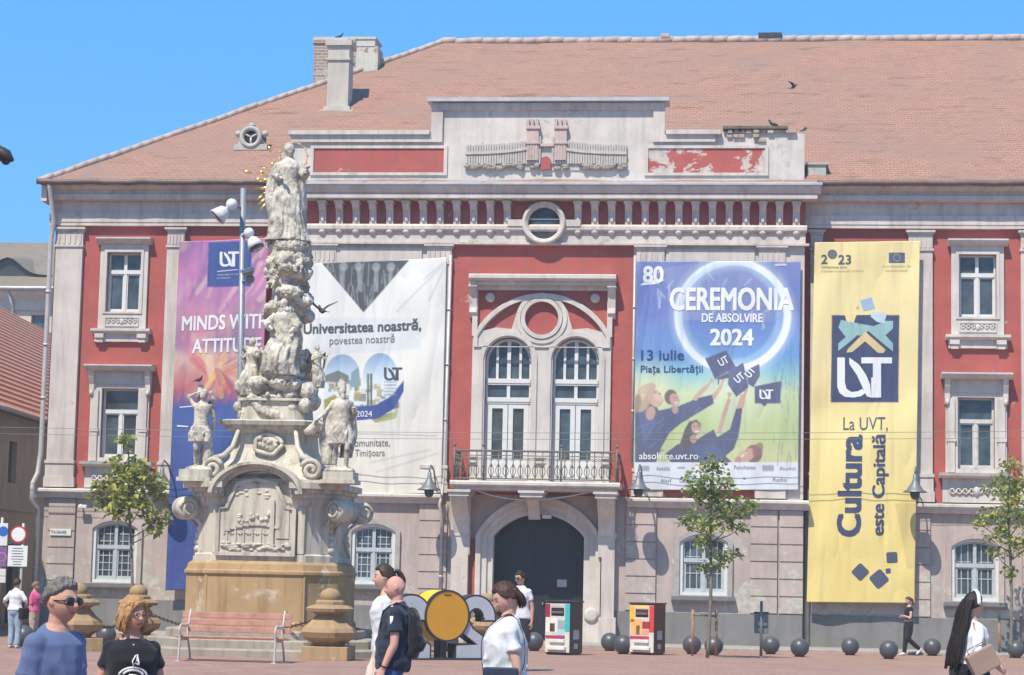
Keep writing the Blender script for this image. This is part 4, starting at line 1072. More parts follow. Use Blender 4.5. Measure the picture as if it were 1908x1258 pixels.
for (x, y, a_) in ((1344, 714, -60), (1322, 714, -50), (1358, 741, -75), (1388, 735, -80)):   # fingers
    for j in range(4): aa = math.radians(a_-24+j*15); c.line(k((x, y), (x+9*math.cos(aa), y+9*math.sin(aa))), .035, SK)
c.c[c.v/c.h > .882] = vmask_floor
NV = (44, 50, 112)
P_([(1314, 668), (1353, 653), (1372, 685), (1332, 706)], NV); P_([(1332, 706), (1366, 690), (1360, 704), (1340, 708)], (30, 35, 80))
P_([(1358, 690), (1385, 676), (1395, 722), (1372, 740), (1356, 716)], (52, 58, 122)); P_([(1390, 690), (1415, 678), (1416, 700), (1404, 722), (1394, 716)], NV)
P_([(1406, 720), (1456, 710), (1454, 752), (1430, 752), (1424, 758), (1418, 752), (1406, 752)], NV)
c.line(k((1358, 690), (1340, 700), (1338, 716)), .04, (60, 60, 110))
for i in range(26):
    x = rs.uniform(1440, 1488); y = rs.uniform(640, 850); c.line(k((x, y), (x+rs.uniform(-3, 3), y+rs.uniform(5, 26))), .03, (70, 110, 120), .4)
c.c = c.c*.86 + np.array([.085, .09, .10])     # pale veil of haze mixed into the print colours
# sponsor strip
for x, y, w_, h_, col in ((1192, 868, 18, 10, (150, 160, 180)), (1420, 867, 22, 11, (150, 150, 160)), (1302, 868, 5, 5, (190, 60, 70)), (1262, 870, 14, 4, (150, 150, 160)), (1330, 893, 20, 4, (130, 140, 170)), (1385, 890, 4, 4, (90, 90, 90))):
    c.poly(k((x, y), (x+w_, y), (x+w_, y+h_), (x, y+h_)), col, .8)
B.build()
W_ = (250, 250, 250)
B.text('CEREMONIA', 1249, 577, 41, W_, .032, 226); B.text('DE ABSOLVIRE', 1308, 600, 16, W_, .026, 111); B.text('2024', 1324, 643, 30, W_, .032, 78)
B.text('80', 1199, 526, 30, W_, .03, 36); B.text('de ani', 1226, 508, 5, W_, .01, 11); B.shape([(1192, 532), (1206, 522), (1240, 521), (1226, 529)], W_)
B.text('13 iulie', 1195, 671, 19, (36, 72, 150), .014, 79); B.text('Piața Libertății', 1194, 694, 13, (36, 72, 150), .010, 115)
B.text('absolvire.uvt.ro', 1191, 856, 13, W_, .008, 110)
for t_, x, y, w_ in (('Asociația', 1223, 876, 25), ('Facultatea', 1368, 874, 40), ('Alumni', 1452, 876, 30), ('Alarf', 1231, 899, 20), ('Orange', 1266, 899, 22), ('Radio', 1440, 897, 26)): B.text(t_, x, y, 7, (130, 138, 165), .004, w_)
uvt_logo(B, 1415, 726, 1441, 744, W_)
for cx, cy, a in ((1350, 676, -.5), (1382, 708, -.7), (1404, 698, -.9)):
    B.text('UT', cx-7, cy+7, 14, W_, .02, 18, -a, off=.008)

# ---- white banner
B = Banner('white_banner', 'white banner with a dark triangle at its top and blue arched drawing', [(566, 492), (832, 480), (560, 921), (822, 919)], Y2, 3.1, .024, .04)
c = B.cv; k = lambda *p: [B.uv(*q) for q in p]
c.grad([(0, (244, 242, 236)), (.6, (246, 240, 228)), (1, (244, 232, 214))]); c.put(np.clip(fbm(c.u*.9, c.v*.9, 11), 0, 1), (236, 228, 214), .5)
c.poly(k((580, 592), (785, 592), (785, 650), (640, 660), (580, 660)), (222, 226, 232), .6)
c.poly(k((596, 486), (762, 484), (677, 582)), (88, 92, 98)); tri = c.inpoly(k((596, 486), (762, 484), (677, 582)))
keep = c.c.copy()
for i in range(90):
    x = rs.uniform(596, 762); y = rs.uniform(486, 575); c.line(k((x, y), (x+rs.uniform(-6, 6), y+rs.uniform(8, 45))), .035, (165, 168, 172) if i % 3 else (60, 62, 66), .6)
for x in (640, 668, 700, 728): c.line(k((x, 500), (x+rs.uniform(-4, 4), 540)), .12, (190, 190, 190), .5); c.disc(*B.uv(x, 497), .12, (185, 185, 185), .6)
c.c = np.where(tri[..., None] > .5, c.c, keep)
# arches of the drawing with the townscape inside, then the blue swoosh
def archfill(x0, x1, y0, y1):
    pts = [(x1, y1), (x0, y1)] + [((x0+x1)/2-(x1-x0)/2*math.cos(t), y0+45-45*math.sin(t)) for t in np.linspace(0, math.pi, 16)]
    m = c.inpoly(k(*pts)); v0 = B.uv(x0, y0)[1]; g = np.clip((c.v-v0)/1.0, 0, 1)
    for i in range(3): c.c[..., i] = c.c[..., i]*(1-m)+m*((1-g)*dull((140, 178, 222))[i]+g*dull((228, 236, 240))[i])
archfill(604, 672, 660, 780); archfill(676, 742, 658, 780)
P_ = lambda pts, col, a=1: c.poly(k(*pts), col, a)
for i in range(60):
    x = rs.uniform(606, 735); y = rs.uniform(702, 765); w_ = rs.uniform(4, 14); h_ = rs.uniform(4, 16)
    P_([(x, y), (x+w_, y), (x+w_, y+h_), (x, y+h_)], [(196, 178, 130), (150, 140, 116), (222, 214, 190), (120, 120, 112), (176, 158, 96)][i % 5], .8)
P_([(606, 700), (630, 690), (650, 700), (650, 712), (606, 712)], (120, 128, 120)); P_([(654, 694), (668, 684), (672, 720), (652, 722)], (130, 160, 170))
for x in (684, 690): P_([(x, 696), (x+4, 696), (x+4, 760), (x, 760)], (100, 110, 96))
P_([(604, 745), (625, 735), (640, 760), (620, 780), (604, 785)], (176, 160, 70)); P_([(690, 780), (742, 766), (738, 780), (700, 788)], (170, 176, 96))
P_([(664, 757), (700, 755), (730, 738), (753, 708), (752, 730), (735, 762), (705, 780), (664, 784)], (66, 92, 168)); P_([(700, 786), (725, 777), (742, 760), (738, 780)], (196, 200, 120))
for y in (712, 718, 724, 730, 736): c.line(k((717, y), (738, y)), .04, (150, 150, 150), .7)
c.line(k((580, 806), (812, 812)), .05, (216, 208, 198)); 
for a_, b_ in (((790, 520), (826, 490)), ((740, 580), (826, 494)), ((800, 560), (828, 500)), ((700, 880), (815, 845)), ((690, 862), (800, 838))): c.line(k(a_, b_), .07, (206, 202, 196), .5)
B.build()
GR_ = (84, 88, 92)
B.text('Universitatea noastră,', 566, 622, 19, GR_, .024, 220); B.text('povestea noastră', 614, 642, 15, (120, 124, 126), 0, 122)
uvt_logo(B, 716, 685, 750, 709, (72, 76, 84)); B.text('2024', 664, 777, 11, (235, 240, 250), .01, 30)
B.text('Pentru comunitate,', 608, 833, 14, (110, 112, 112), .003, 121); B.text('pentru Timișoara', 622, 851, 13, (120, 122, 120), 0, 97)

# ---- coloured banner on the left wing
B = Banner('painted_banner', 'purple pink and blue paint splash banner behind the stone column', [(334, 450), (500, 444), (308, 1100), (474, 1098)], -.42, 4.2, .024)
c = B.cv; k = lambda *p: [B.uv(*q) for q in p]
c.grad([(0, (176, 112, 178)), (.14, (198, 124, 184)), (.22, (206, 140, 170)), (.30, (150, 120, 160)), (.335, (222, 190, 170)), (.39, (232, 140, 120)), (.435, (206, 96, 120)), (.48, (62, 92, 170)), (1, (60, 82, 160))])
n1 = fbm(c.u*2.2+c.v*1.2, c.v*1.1-c.u*.6, 21); n2 = fbm(c.u*3+c.v, c.v*1.7, 22); top = (c.v/c.h < .47)
c.put(np.clip(n1*1.2, 0, 1)*top, (232, 120, 170), .7); c.put(np.clip(-n1*1.1-.2, 0, 1)*top, (120, 84, 160), .6); c.put(np.clip(n2-.35, 0, 1)*top, (244, 196, 150), .8)
c.put(np.clip(n2*.8, 0, 1)*(~top), (84, 116, 190), .35)
for i in range(34):
    a = rs.uniform(-2.4, .3); L = rs.uniform(25, 75); c.line(k((395, 700), (395+L*math.cos(a), 700+L*math.sin(a)*.8)), rs.uniform(.08, .22), [(240, 120, 96), (246, 200, 110), (240, 150, 150), (250, 226, 190), (206, 80, 110)][i % 5], .45)
for i in range(20):
    a = rs.uniform(.6, 2.2); L = rs.uniform(20, 50); c.line(k((405, 690), (405+L*math.cos(a), 690+L*math.sin(a))), .14, [(246, 206, 90), (196, 84, 140), (240, 130, 110)][i % 3], .5)
for i in range(26):
    x = rs.uniform(340, 490); y = rs.uniform(455, 590); c.line(k((x, y), (x+rs.uniform(8, 30), y-rs.uniform(15, 50))), rs.uniform(.05, .16), [(236, 150, 196), (150, 96, 180), (246, 180, 170), (250, 214, 190)][i % 4], .4)
c.poly(k((388, 451), (470, 449), (468, 534), (386, 535)), (58, 84, 160))
B.build()
uvt_logo(B, 409, 469, 446, 497, (240, 242, 248)); B.shape([(404, 505), (444, 502), (444, 503.5), (404, 506.5)], (220, 225, 240))
B.text('Universitatea de Vest', 404, 514, 3.6, (200, 206, 228), .005, 42); B.text('din Timișoara', 404, 520, 3.4, (200, 206, 228), .005, 26)
B.text('MINDS WITH', 339, 616, 27, (244, 240, 244), .024, 162); B.text('ATTITUDE', 358, 658, 26, (244, 240, 244), .024, 130)
B.shape([(335, 758), (358, 756), (358, 758), (335, 760)], (230, 234, 244)); B.shape([(330, 792), (350, 794), (352, 796), (330, 795)], (230, 234, 244))
# ============================================================ figures (people and statues)
V3 = Vector
def ballend(mb, pts, rs, n=12):
    mb.tube(pts, rs, n)
    for p, r in ((pts[0], rs[0]), (pts[-1], rs[-1])):
        r = r if not hasattr(r, '__len__') else min(r); mb.ball(p, r*.98, n, 8)
def smooth_path(pts, rs, sub=4):
    """Catmull-Rom through joints, radii too"""
    P = [V3(p) for p in pts]; out = []; orr = []
    P2 = [P[0]*2-P[1]] + P + [P[-1]*2-P[-2]]; R2 = [rs[0]] + list(rs) + [rs[-1]]
    for i in range(1, len(P2)-2):
        for k in range(sub):
            t = k/sub; a, b, c, d = P2[i-1:i+3]
            out.append(.5*((2*b)+(c-a)*t+(2*a-5*b+4*c-d)*t*t+(3*b-a-3*c+d)*t**3)); orr.append(R2[i]*(1-t)+R2[i+1]*t)
    out.append(P[-1]); orr.append(rs[-1]); return out, orr
def head_shape(x, y, z, male):
    g = lambda a, s: math.exp(-(a/s)**2)
    px, py, pz = x*.076, y*.097, z*.118
    k = max(0., -z); f = max(0., -y); b = max(0., y); ax = abs(x)
    px *= 1 - (.27 if male else .34)*k**1.6; py = py*(1-.52*b*k) - .010*k*f; pz *= 1-.30*b*k
    if z > 0: py *= 1-.05*f*z
    off = 0.0
    if y < 0:
        off += (.027 if male else .023)*g(x, .13)*min(1, max(0, (.30-z)/.46))*(1 if z > -.16 else g(z+.16, .07))
        off += .007*g(ax-.13, .08)*g(z+.15, .07)
        off -= .011*g(ax-.37, .16)*g(z-.10, .11)
        off += (.006 if male else .003)*g(z-.27, .08)*g(x, .6)
        off += .004*g(ax-.52, .2)*g(z+.14, .2)
        off += .0065*g(x, .25)*(g(z+.385, .05)+g(z+.50, .055)) - .004*g(x, .3)*g(z+.44, .025)
        off += .007*g(x, .3)*g(z+.82, .16)
    L = math.sqrt(x*x+y*y) or 1
    return V3((px+x*off*.2, py+y*off, pz))
def add_head(mb, M, male=True, n=64, m=48, ears=True, inflate=0.0):
    """head with its own frame M: face to -y, up z"""
    vs = []; fs = []
    for i in range(1, m):
        a = -math.pi/2 + math.pi*i/m; z = math.sin(a); c = math.cos(a)
        for k in range(n):
            t = 2*math.pi*k/n; vs.append(M @ head_shape(c*math.cos(t), c*math.sin(t), z, male))
    vs = [M @ head_shape(0, 0, -1, male)] + vs + [M @ head_shape(0, 0, 1, male)]; e = len(vs)-1
    for k in range(n): fs.append((0, 1+(k+1) % n, 1+k))
    for i in range(m-2):
        for k in range(n): fs.append((1+i*n+k, 1+i*n+(k+1) % n, 1+(i+1)*n+(k+1) % n, 1+(i+1)*n+k))
    b = 1+(m-2)*n
    for k in range(n): fs.append((b+k, b+(k+1) % n, e))
    mb.add(vs, fs, True)
    if ears:
        for sx in (-1, 1):
            pts = [M @ V3((sx*(.074+.008*math.sin(t*1.57)), .014+.013*math.cos(2*math.pi*t*.8-1.0)-.004, .004+.028*math.sin(2*math.pi*t*.8-1.0))) for t in np.linspace(0, 1, 10)]
            mb.tube(pts, .0055, 6); mb.ball(M @ V3((sx*.077, .012, .002)), .014, 8, 6)
def add_hand(mb, wrist, f, n, side, curl=.5, s=1.0, spread=1.0):
    """f along the hand, n palm normal, thumb on +side*w"""
    f = V3(f).normalized(); n = (V3(n)-f*V3(n).dot(f)).normalized(); w = n.cross(f)*side; wrist = V3(wrist)
    P = lambda a, b, c=0: wrist + (f*a + w*b + n*c)*s
    mb.tube([P(-.02, 0), P(.02, .0), P(.05, .003), P(.088, .002)], [(.020*s, .026*s), (.016*s, .034*s), (.015*s, .041*s), (.012*s, .040*s)], 12, side=n)
    for b, L, r in ((.031, .068, .0088), (.011, .078, .0092), (-.010, .072, .0088), (-.030, .056, .0078)):
        p = P(.084, b); pts = [P(.06, b), p]; d = f.copy(); ang = curl*.55
        for seg in (.44, .32, .26):
            d = (f*math.cos(ang) + n*math.sin(ang) + w*(b*1.2*spread)).normalized(); p = p + d*(L*seg*s); pts.append(p); ang += curl*.9
        mb.tube(pts, [r*s, r*s, r*.97*s, r*.9*s, r*.78*s], 8); mb.ball(pts[-1], r*.8*s, 8, 6)
    pts = [P(.012, .022), P(.035, .045, .008), P(.060, .058, .018), P(.082, .060, .028)]
    mb.tube(pts, [.014*s, .0115*s, .010*s, .0085*s], 8); mb.ball(pts[-1], .0085*s, 8, 6)

MALE = [(.84, .150, .110, 0), (.92, .170, .122, .005), (1.0, .166, .118, -.005), (1.1, .158, .115, -.01), (1.2, .165, .118, -.006), (1.3, .182, .122, 0), (1.38, .190, .112, .006), (1.42, .160, .092, .01), (1.455, .108, .078, .012), (1.49, .066, .066, .008)]
FEM = [(.84, .155, .112, 0), (.92, .176, .126, .008), (1.0, .160, .112, 0), (1.1, .138, .100, -.006), (1.2, .146, .112, -.012), (1.28, .158, .130, -.016), (1.35, .160, .108, -.004), (1.40, .136, .086, .006), (1.435, .090, .068, .01), (1.475, .054, .056, .006)]
class Pose:
    def __init__(s, male=True, lean=0.0, fat=1.0, arms=None, legs=None, head=(0, 0), sway=0.0, bust=1.0):
        s.male, s.lean, s.fat, s.head, s.sway = male, lean, fat, head, sway
        w = .180 if male else .150
        s.sh = {k: s.sp(1.385 if male else 1.365) + V3((k*w, .012, 0)) for k in (-1, 1)}
        s.arms = {}; arms = arms or {}
        for k in (-1, 1):       # elbow and wrist offsets from the shoulder
            e, wv = arms.get(k, ((k*.035, .015, -.29), (k*.035, -.05, -.545)))
            s.arms[k] = (s.sh[k], s.sh[k]+V3(e), s.sh[k]+V3(wv))
        legs = legs or {}; s.legs = {}
        for k in (-1, 1):
            kn, an = legs.get(k, ((k*.095, -.015, .48), (k*.095, .025, .085)))
            s.legs[k] = (V3((k*.09, 0, .90)), V3(kn), V3(an))
    def sp(s, z):
        t = max(0, z-.9); return V3((s.sway*t, -s.lean*t, z))
    def torso(s, mb, grow=0.0, z0=.80, z1=2.0, nseg=28, flare=0.0):
        pts = []; rs = []
        for z, rx, ry, yo in (MALE if s.male else FEM):
            if z < z0-.001 or z > z1+.001: continue
            k = 1 + (s.fat-1)*max(0, 1-abs(z-1.08)/.34)
            pts.append(s.sp(z)+V3((0, yo, 0))); g = grow+flare*max(0, 1.2-z); rs.append(((ry+g)*k, (rx+g)*(.5+.5*k)))
        mb.tube(pts, rs, nseg, side=(0, 1, 0))
    def body(s, mb, hands=True, curl=.5, hd=1.0):
        s.torso(mb); nk = s.sp(1.455); hc = s.headM()
        mb.tube([nk-V3((0, -.01, .05)), nk+V3((0, .005, .03)), hc @ V3((0, .018, -.06)), hc @ V3((0, .014, 0))], [.075, .056 if s.male else .049, .052 if s.male else .046, .04], 16)
        for k in (-1, 1):
            a, b, c = s.arms[k]; r = (.056, .047, .041, .040, .027) if s.male else (.047, .041, .035, .034, .023)
            pts, rr = smooth_path([a+V3((-k*.02, 0, 0)), a.lerp(b, .45), b, b.lerp(c, .3), c], r, 4); mb.tube(pts, rr, 12); mb.ball(a, r[0]*.98, 12, 8)
            f = (c-b).normalized(); pn = V3((-k, .25, 0)) if abs(f.z) > .5 else V3((0, 0, -1))
            if hands: add_hand(mb, c, f, pn, 1 if (pn.cross(f)).dot(V3((0, -1, .3))) > 0 else -1, curl, 1.0 if s.male else .9)
            a, b, c = s.legs[k]; pts, rr = smooth_path([a, a.lerp(b, .5), b, b.lerp(c, .3), c], (.088, .075, .056, .056, .036), 4); mb.tube(pts, rr, 14)
    def headM(s):
        y, p = s.head; c = s.sp(1.615 if s.male else 1.60)
        return Matrix.Translation(c+V3((0, -.015, 0))) @ Matrix.Rotation(y, 4, 'Z') @ Matrix.Rotation(p, 4, 'X')
def folds(amp, sx=9, sz=4, seed=0):
    def f(p):
        q = V3((p.x*sx+seed, p.y*sx, p.z*sz)); a = noise.noise(q); b = noise.noise(q*2.3+V3((7, 1, 3)))
        c = noise.noise(V3((p.x*5+p.z*7+seed, p.y*5-p.z*4, p.z*5-p.x*6))); return amp*(.9*(.35-abs(a)) + 1.3*(.22-abs(c)) + .4*b)
    return f
def skinmat(name, c):
    t = NT(name); a = t.n('ShaderNodeVertexColor', layer_name='Col')
    f = t.noise(30, 3); col = t.mix(t.ramp(f, [(.3, 0), (.7, 1)]), sc3((1, 1, 1), .93), (1, 1, 1))
    col = t.mix(1.0, a.outputs[0], col, 'MULTIPLY'); t.b.inputs['Subsurface Weight'].default_value = .12; t.b.inputs['Subsurface Radius'].default_value = (.02, .008, .004); t.b.inputs['Subsurface Scale'].default_value = .5
    return t.done(col, .6, t.bump(t.noise(120, 2), .12, .004), 0, .25)
def clothmat(name, c, rough=.85, weave=220):
    t = NT(name); f = t.noise(4, 4); col = t.mix(t.ramp(f, [(.3, 0), (.7, 1)]), sc3(c, .9), sc3(c, 1.06))
    nb = t.bump(t.noise(weave, 2), .15, .002); nb = t.bump(t.noise(7, 4, .6, t.mapping((1, 1, .55))), .35, .02, nb)
    t.b.inputs['Sheen Weight'].default_value = .15
    return t.done(col, rough, nb, 0, .2)
def hairmat(name, c):
    t = NT(name); f = t.noise(1, 4, .6, t.mapping((90, 90, 9))); g = t.noise(14, 3)
    col = t.mix(t.ramp(f, [(.3, 0), (.7, 1)]), sc3(c, .65), sc3(c, 1.3)); col = t.mix(t.math('MULTIPLY', t.ramp(g, [(.4, 0), (.7, 1)]), .3), col, sc3(c, 1.5))
    return t.done(col, .55, t.bump(f, .2, .004), 0, .25)
m_shade = plain('dark_lens', (.012, .012, .014), .12, .1, 6, 0, 0, .6)
def lip(c): return (min(1, c[0]*.86), c[1]*.55, c[2]*.55)
def face_paint(me, M, skin, brow, S, lips=True, stubble=0.0, eyes=True):
    Mi = (Matrix.Scale(S, 4) @ M).inverted(); n = len(me.vertices); cols = np.ones((n, 4)); sk = np.array(skin)
    for i, v in enumerate(me.vertices):
        p = Mi @ v.co; c = sk*(1 + .05*noise.noise(v.co*22))
        if abs(p.x) < .09 and -.14 < p.y < .0 and abs(p.z) < .14:
            ax = abs(p.x)
            c = c*np.array([1+.05*math.exp(-((ax-.045)/.02)**2-((p.z+.022)/.02)**2), 1-.07*math.exp(-((ax-.045)/.02)**2-((p.z+.022)/.02)**2), 1-.07*math.exp(-((ax-.045)/.02)**2-((p.z+.022)/.02)**2)])
            if p.y < -.055:
                if eyes and ((ax-.029)/.0145)**2 + ((p.z-.012)/.0065)**2 < 1:
                    c = np.array([.62, .60, .57]) if abs(ax-.029) > .0065 else np.array([.05, .035, .025])
                elif eyes and ((ax-.029)/.0185)**2 + ((p.z-.013)/.0095)**2 < 1: c = sk*.55
                if ((ax-.031)/.021)**2 + ((p.z-.034-.006*(1-abs(ax-.03)/.02))/.0045)**2 < 1: c = np.array(brow)
                if lips and (p.x/.026)**2 + ((p.z+.0525)/.0105)**2 < 1: c = np.array(lip(skin))*(.55 if abs(p.z+.052) < .0018 else 1)
            if stubble and p.z < -.03 and not (lips and (p.x/.027)**2 + ((p.z+.0525)/.011)**2 < 1): c = c*(1-stubble)+np.array([.12, .10, .09])*stubble
        cols[i, :3] = c
    a = me.color_attributes.new('Col', 'FLOAT_COLOR', 'POINT'); a.data.foreach_set('color', cols.ravel())

def hair_cap(mb, M, male, line, thick=.018, wav=.004, seed=0, down=None, n=72, m=54):
    """shell over the skull; line(az) = height of the hairline in each direction (az 0 = face)"""
    vs = []; fs = []; rows = []
    for i in range(m+1):
        a = -math.pi/2 + math.pi*(i+.02)/(m+.04); z = math.sin(a); c = math.cos(a)
        for k in range(n):
            t = 2*math.pi*k/n; x, y = c*math.sin(t), -c*math.cos(t); az = abs((t+math.pi) % (2*math.pi)-math.pi)
            p = head_shape(x, y, z, male) if not (y < 0) else V3((x*.076*(1-.2*max(0, -z)), y*.092, z*.118))
            hl = line(az); g = min(1, max(0, (z-hl)/.26+.22)); th = -.022 + (thick+.022)*(g*g*(3-2*g))
            th += g*wav*(noise.noise(V3((x*9+seed, y*9, z*3)))+.7*noise.noise(V3((x*24+seed, y*24, z*5))))
            d = V3((x, y, z*.9)).normalized(); vs.append(M @ (p + d*th))
    for i in range(m):
        for k in range(n): fs.append((i*n+k, i*n+(k+1) % n, (i+1)*n+(k+1) % n, (i+1)*n+k))
    fs += [tuple(reversed(range(n))), tuple(range(m*n, (m+1)*n))]
    mb.add(vs, fs, True)
def lock(mb, M, pts, rs, flat=1.0, strands=10, seed=0, world=False):
    """hanging hair: a bundle of slightly wavy tapering strands"""
    r = random.Random(seed)
    P = [V3(p) if world else M @ V3(p) for p in pts]
    sp, rr = smooth_path(P, rs, 5)
    mb.tube(sp, [(x*.8, x*.8*flat) for x in rr], 12)
    for i in range(strands):
        a = 2*math.pi*i/strands+r.uniform(-.2, .2); ph = r.uniform(0, 6)
        q = []
        for j, (p, x) in enumerate(zip(sp, rr)):
            t = j/len(sp); q.append(p + V3((math.cos(a)*x*.8*(1 if True else 1), math.sin(a)*x*.8*flat, 0)) + V3((math.sin(t*9+ph), math.cos(t*8+ph), 0))*.006)
        mb.tube(q, [max(.0025, x*.24*(1-.4*j/len(sp))) for j, x in enumerate(rr)], 6)

def person(label, loc, rz, H, P, skin, hair, brow=(.05, .035, .025), voxel=.008, curl=.5, group=None, stubble=0.0, eyes=True, name='person'):
    root = thing(name, label, 'person', loc, rz, group); S = H/1.75; X = Matrix.Scale(S, 4)
    mb = MB(X); P.body(mb, True, curl); add_head(mb, P.headM(), P.male)
    me = remesh(mb, voxel, 2); me.name = 'body'; me.materials.append(skinmat('skin', skin)); face_paint(me, P.headM(), skin, brow, S, True, stubble, eyes); link('body', me, root)
    root['_S'] = S
    return root, X
def garment(root, X, name, fn, mat, voxel=.010, fold=.006, seed=0, smooth=4, sx=9, sz=4):
    mb = MB(X); fn(mb); S = X[0][0]; ff = folds(fold, sx, sz, seed)      # cloth lies flatter round the collar
    me = remesh(mb, voxel, smooth, (lambda p: ff(p)*min(1, max(.08, (1.42*S-p.z)/(.16*S)))) if fold else None); me.name = name; me.materials.append(mat); return link(name, me, root)
def shirt(P, hem=.86, sleeve=.6, grow=.014, flare=.03, neck=1.466, nr=None):
    def f(mb):
        pts = []; rs = []
        for z, rx, ry, yo in (MALE if P.male else FEM):
            if z < hem-.07 or z > 1.46: continue
            zz = max(z, hem); k = 1 + (P.fat-1)*max(0, 1-abs(z-1.08)/.34); g = grow+flare*max(0, 1.25-z)
            if z > 1.39: g = min(g, .014)
            pts.append(P.sp(zz)+V3((0, yo, 0))); rs.append(((ry+g)*k, (rx+g)*(.5+.5*k)))
        nr_ = nr or (.074 if P.male else .064)
        pts.append(P.sp(neck+.012)+V3((0, .004, 0))); rs.append((nr_+.004, nr_))
        mb.tube(pts, rs, 32, side=(0, 1, 0))
        for k in (-1, 1):
            a, b, c = P.arms[k]; w = 1.0 if P.male else .86
            ends = [a+V3((-k*.06, 0, .005)), a, a.lerp(b, .5*min(1, sleeve)), a.lerp(b, min(1, sleeve))]; rr = [.056*w, .069*w, .066*w, .068*w]
            if sleeve > 1: ends += [b.lerp(c, (sleeve-1)*.5), b.lerp(c, sleeve-1)]; rr[3] = .055*w; rr += [.050*w, .046*w]
            mb.tube(ends, rr, 14); mb.ball(a, .069*w, 14, 10)
    return f
def trousers(P, top=1.0, length=1.0, wide=.014, cuff=0.0):
    def f(mb):
        P.torso(mb, wide, .84, top); mb.tube([P.sp(.80)+V3((0, 0, -.02)), P.sp(.86), P.sp(.92)], [(.085, .13), (.118, .168), (.13, .18)], 24, side=(0, 1, 0))
        for k in (-1, 1):
            a, b, c = P.legs[k]; e = b.lerp(c, max(0, length*2-1)) if length > .5 else a.lerp(b, length*2)
            if length > .5: pts, rr = smooth_path([a+V3((0, 0, .02)), a.lerp(b, .5), b, e], (.098+wide, .088+wide, .068+wide, .052+wide+cuff), 5)
            else: pts, rr = smooth_path([a+V3((0, 0, .02)), a.lerp(e, .5), e], (.098+wide, .09+wide, .08+wide+cuff), 5)
            mb.tube(pts, rr, 16)
    return f
def shoes(root, X, P, mat, sole=None, toe=None):
    for k in (-1, 1):
        mb = MB(X); a = P.legs[k][2]; sh = (a-P.legs[k][1]).normalized(); f = V3((0, -1, 0)) if toe is None else V3(toe.get(k, (0, -1, 0))).normalized()
        up = V3((0, 0, 1)) if toe is None else (V3((0, 0, 1)) - f*f.z).normalized()
        c = a - up*.045
        pts = [c-f*.065, c-f*.03+up*.012, c+f*.03+up*.008, c+f*.10-up*.008, c+f*.155-up*.015, c+f*.18-up*.02]
        mb.tube(pts, [(.022, .022), (.042, .036), (.046, .04), (.032, .046), (.022, .04), (.010, .02)], 14, side=up); mb.tube([a+V3((0, 0, .03)), c], [.042, .044], 12)
        me = remesh(mb, .009, 3); me.name = 'shoe'; me.materials.append(mat); link('shoe', me, root)
# ============================================================ people in the square
def stand(px, py, s):
    """place whose head top shows at the pixel, s photo pixels per metre; returns ground point and height"""
    p = CAM + ray(px, py)*(FPX/s); g = ground_z(p.y); return Vector((p.x, p.y, g)), p.z-g
R_ = math.radians
NAVYC = (.018, .022, .042)
WHITE_CLOTH = (.62, .62, .64)
def front(az, f, s, b, wf=.75, ws=1.9):
    if az < wf: return f
    if az < ws: t = (az-wf)/(ws-wf); return f+(s-f)*t
    return s+(b-s)*(az-ws)/(math.pi-ws)
def glasses(root, X, P, mat, name, lens=True, w=.027, h=.019):
    M = P.headM(); mb = MB(X)
    for k in (-1, 1):
        c = V3((k*.031, -.096, .010)); ring_ = [M @ (c+V3((w*math.cos(t), .022*abs(k*math.cos(t)+0)*(.5*(1+k*math.cos(t))) , h*math.sin(t)))) for t in np.linspace(0, 2*math.pi, 17)]
        if lens:
            mb.tube([M @ (c+V3((0, -.004, 0))), M @ (c+V3((0, .003, 0)))], [(h, w*1.05)]*2, 14, side=M.to_3x3() @ V3((0, 0, 1)))
        mb.tube(ring_, .0028, 6)
        mb.tube([M @ V3((k*.057, -.088, .014)), M @ V3((k*.077, -.04, .013)), M @ V3((k*.080, .012, .012)), M @ V3((k*.079, .022, -.004))], [.004, .0035, .003, .003], 6)
    mb.tube([M @ V3((-.012, -.106, .013)), M @ V3((.012, -.106, .013))], .003, 6)
    return mb.build(name, mat, root)
WALK = {-1: ((-.095, -.17, .50), (-.095, -.26, .085)), 1: ((.095, -.03, .49), (.095, .27, .17))}

# --- grey haired man with dark glasses
loc, H = stand(108, 1070, 362)
P = Pose(True, .03, 1.18, {-1: ((-.05, .03, -.29), (-.06, -.02, -.55)), 1: ((.05, .03, -.29), (.06, -.02, -.55))}, head=(R_(-6), R_(2)))
root, X = person('grey haired man in dark glasses and slate blue t-shirt at the left edge', loc, R_(72), H-.02, P, (.50, .27, .19), None, (.16, .15, .14), .0055, stubble=.22, eyes=False)
garment(root, X, 'shirt', shirt(P, .88, .62, .018, .04), clothmat('slate_blue_cotton', (.095, .125, .235)), .009, .015, 3)
garment(root, X, 'trousers', trousers(P), clothmat('dark_trousers', (.04, .04, .05)), .012, .004, 5)
mb = MB(X); hair_cap(mb, P.headM(), True, lambda az: front(az, .56, .10, -.52), .024, .016, 3); mb.build('hair', hairmat('grey_hair', (.135, .125, .115)), root)
glasses(root, X, P, m_shade, 'sunglasses', True, .033, .022)
shoes(root, X, P, clothmat('dark_leather', (.03, .025, .02)))

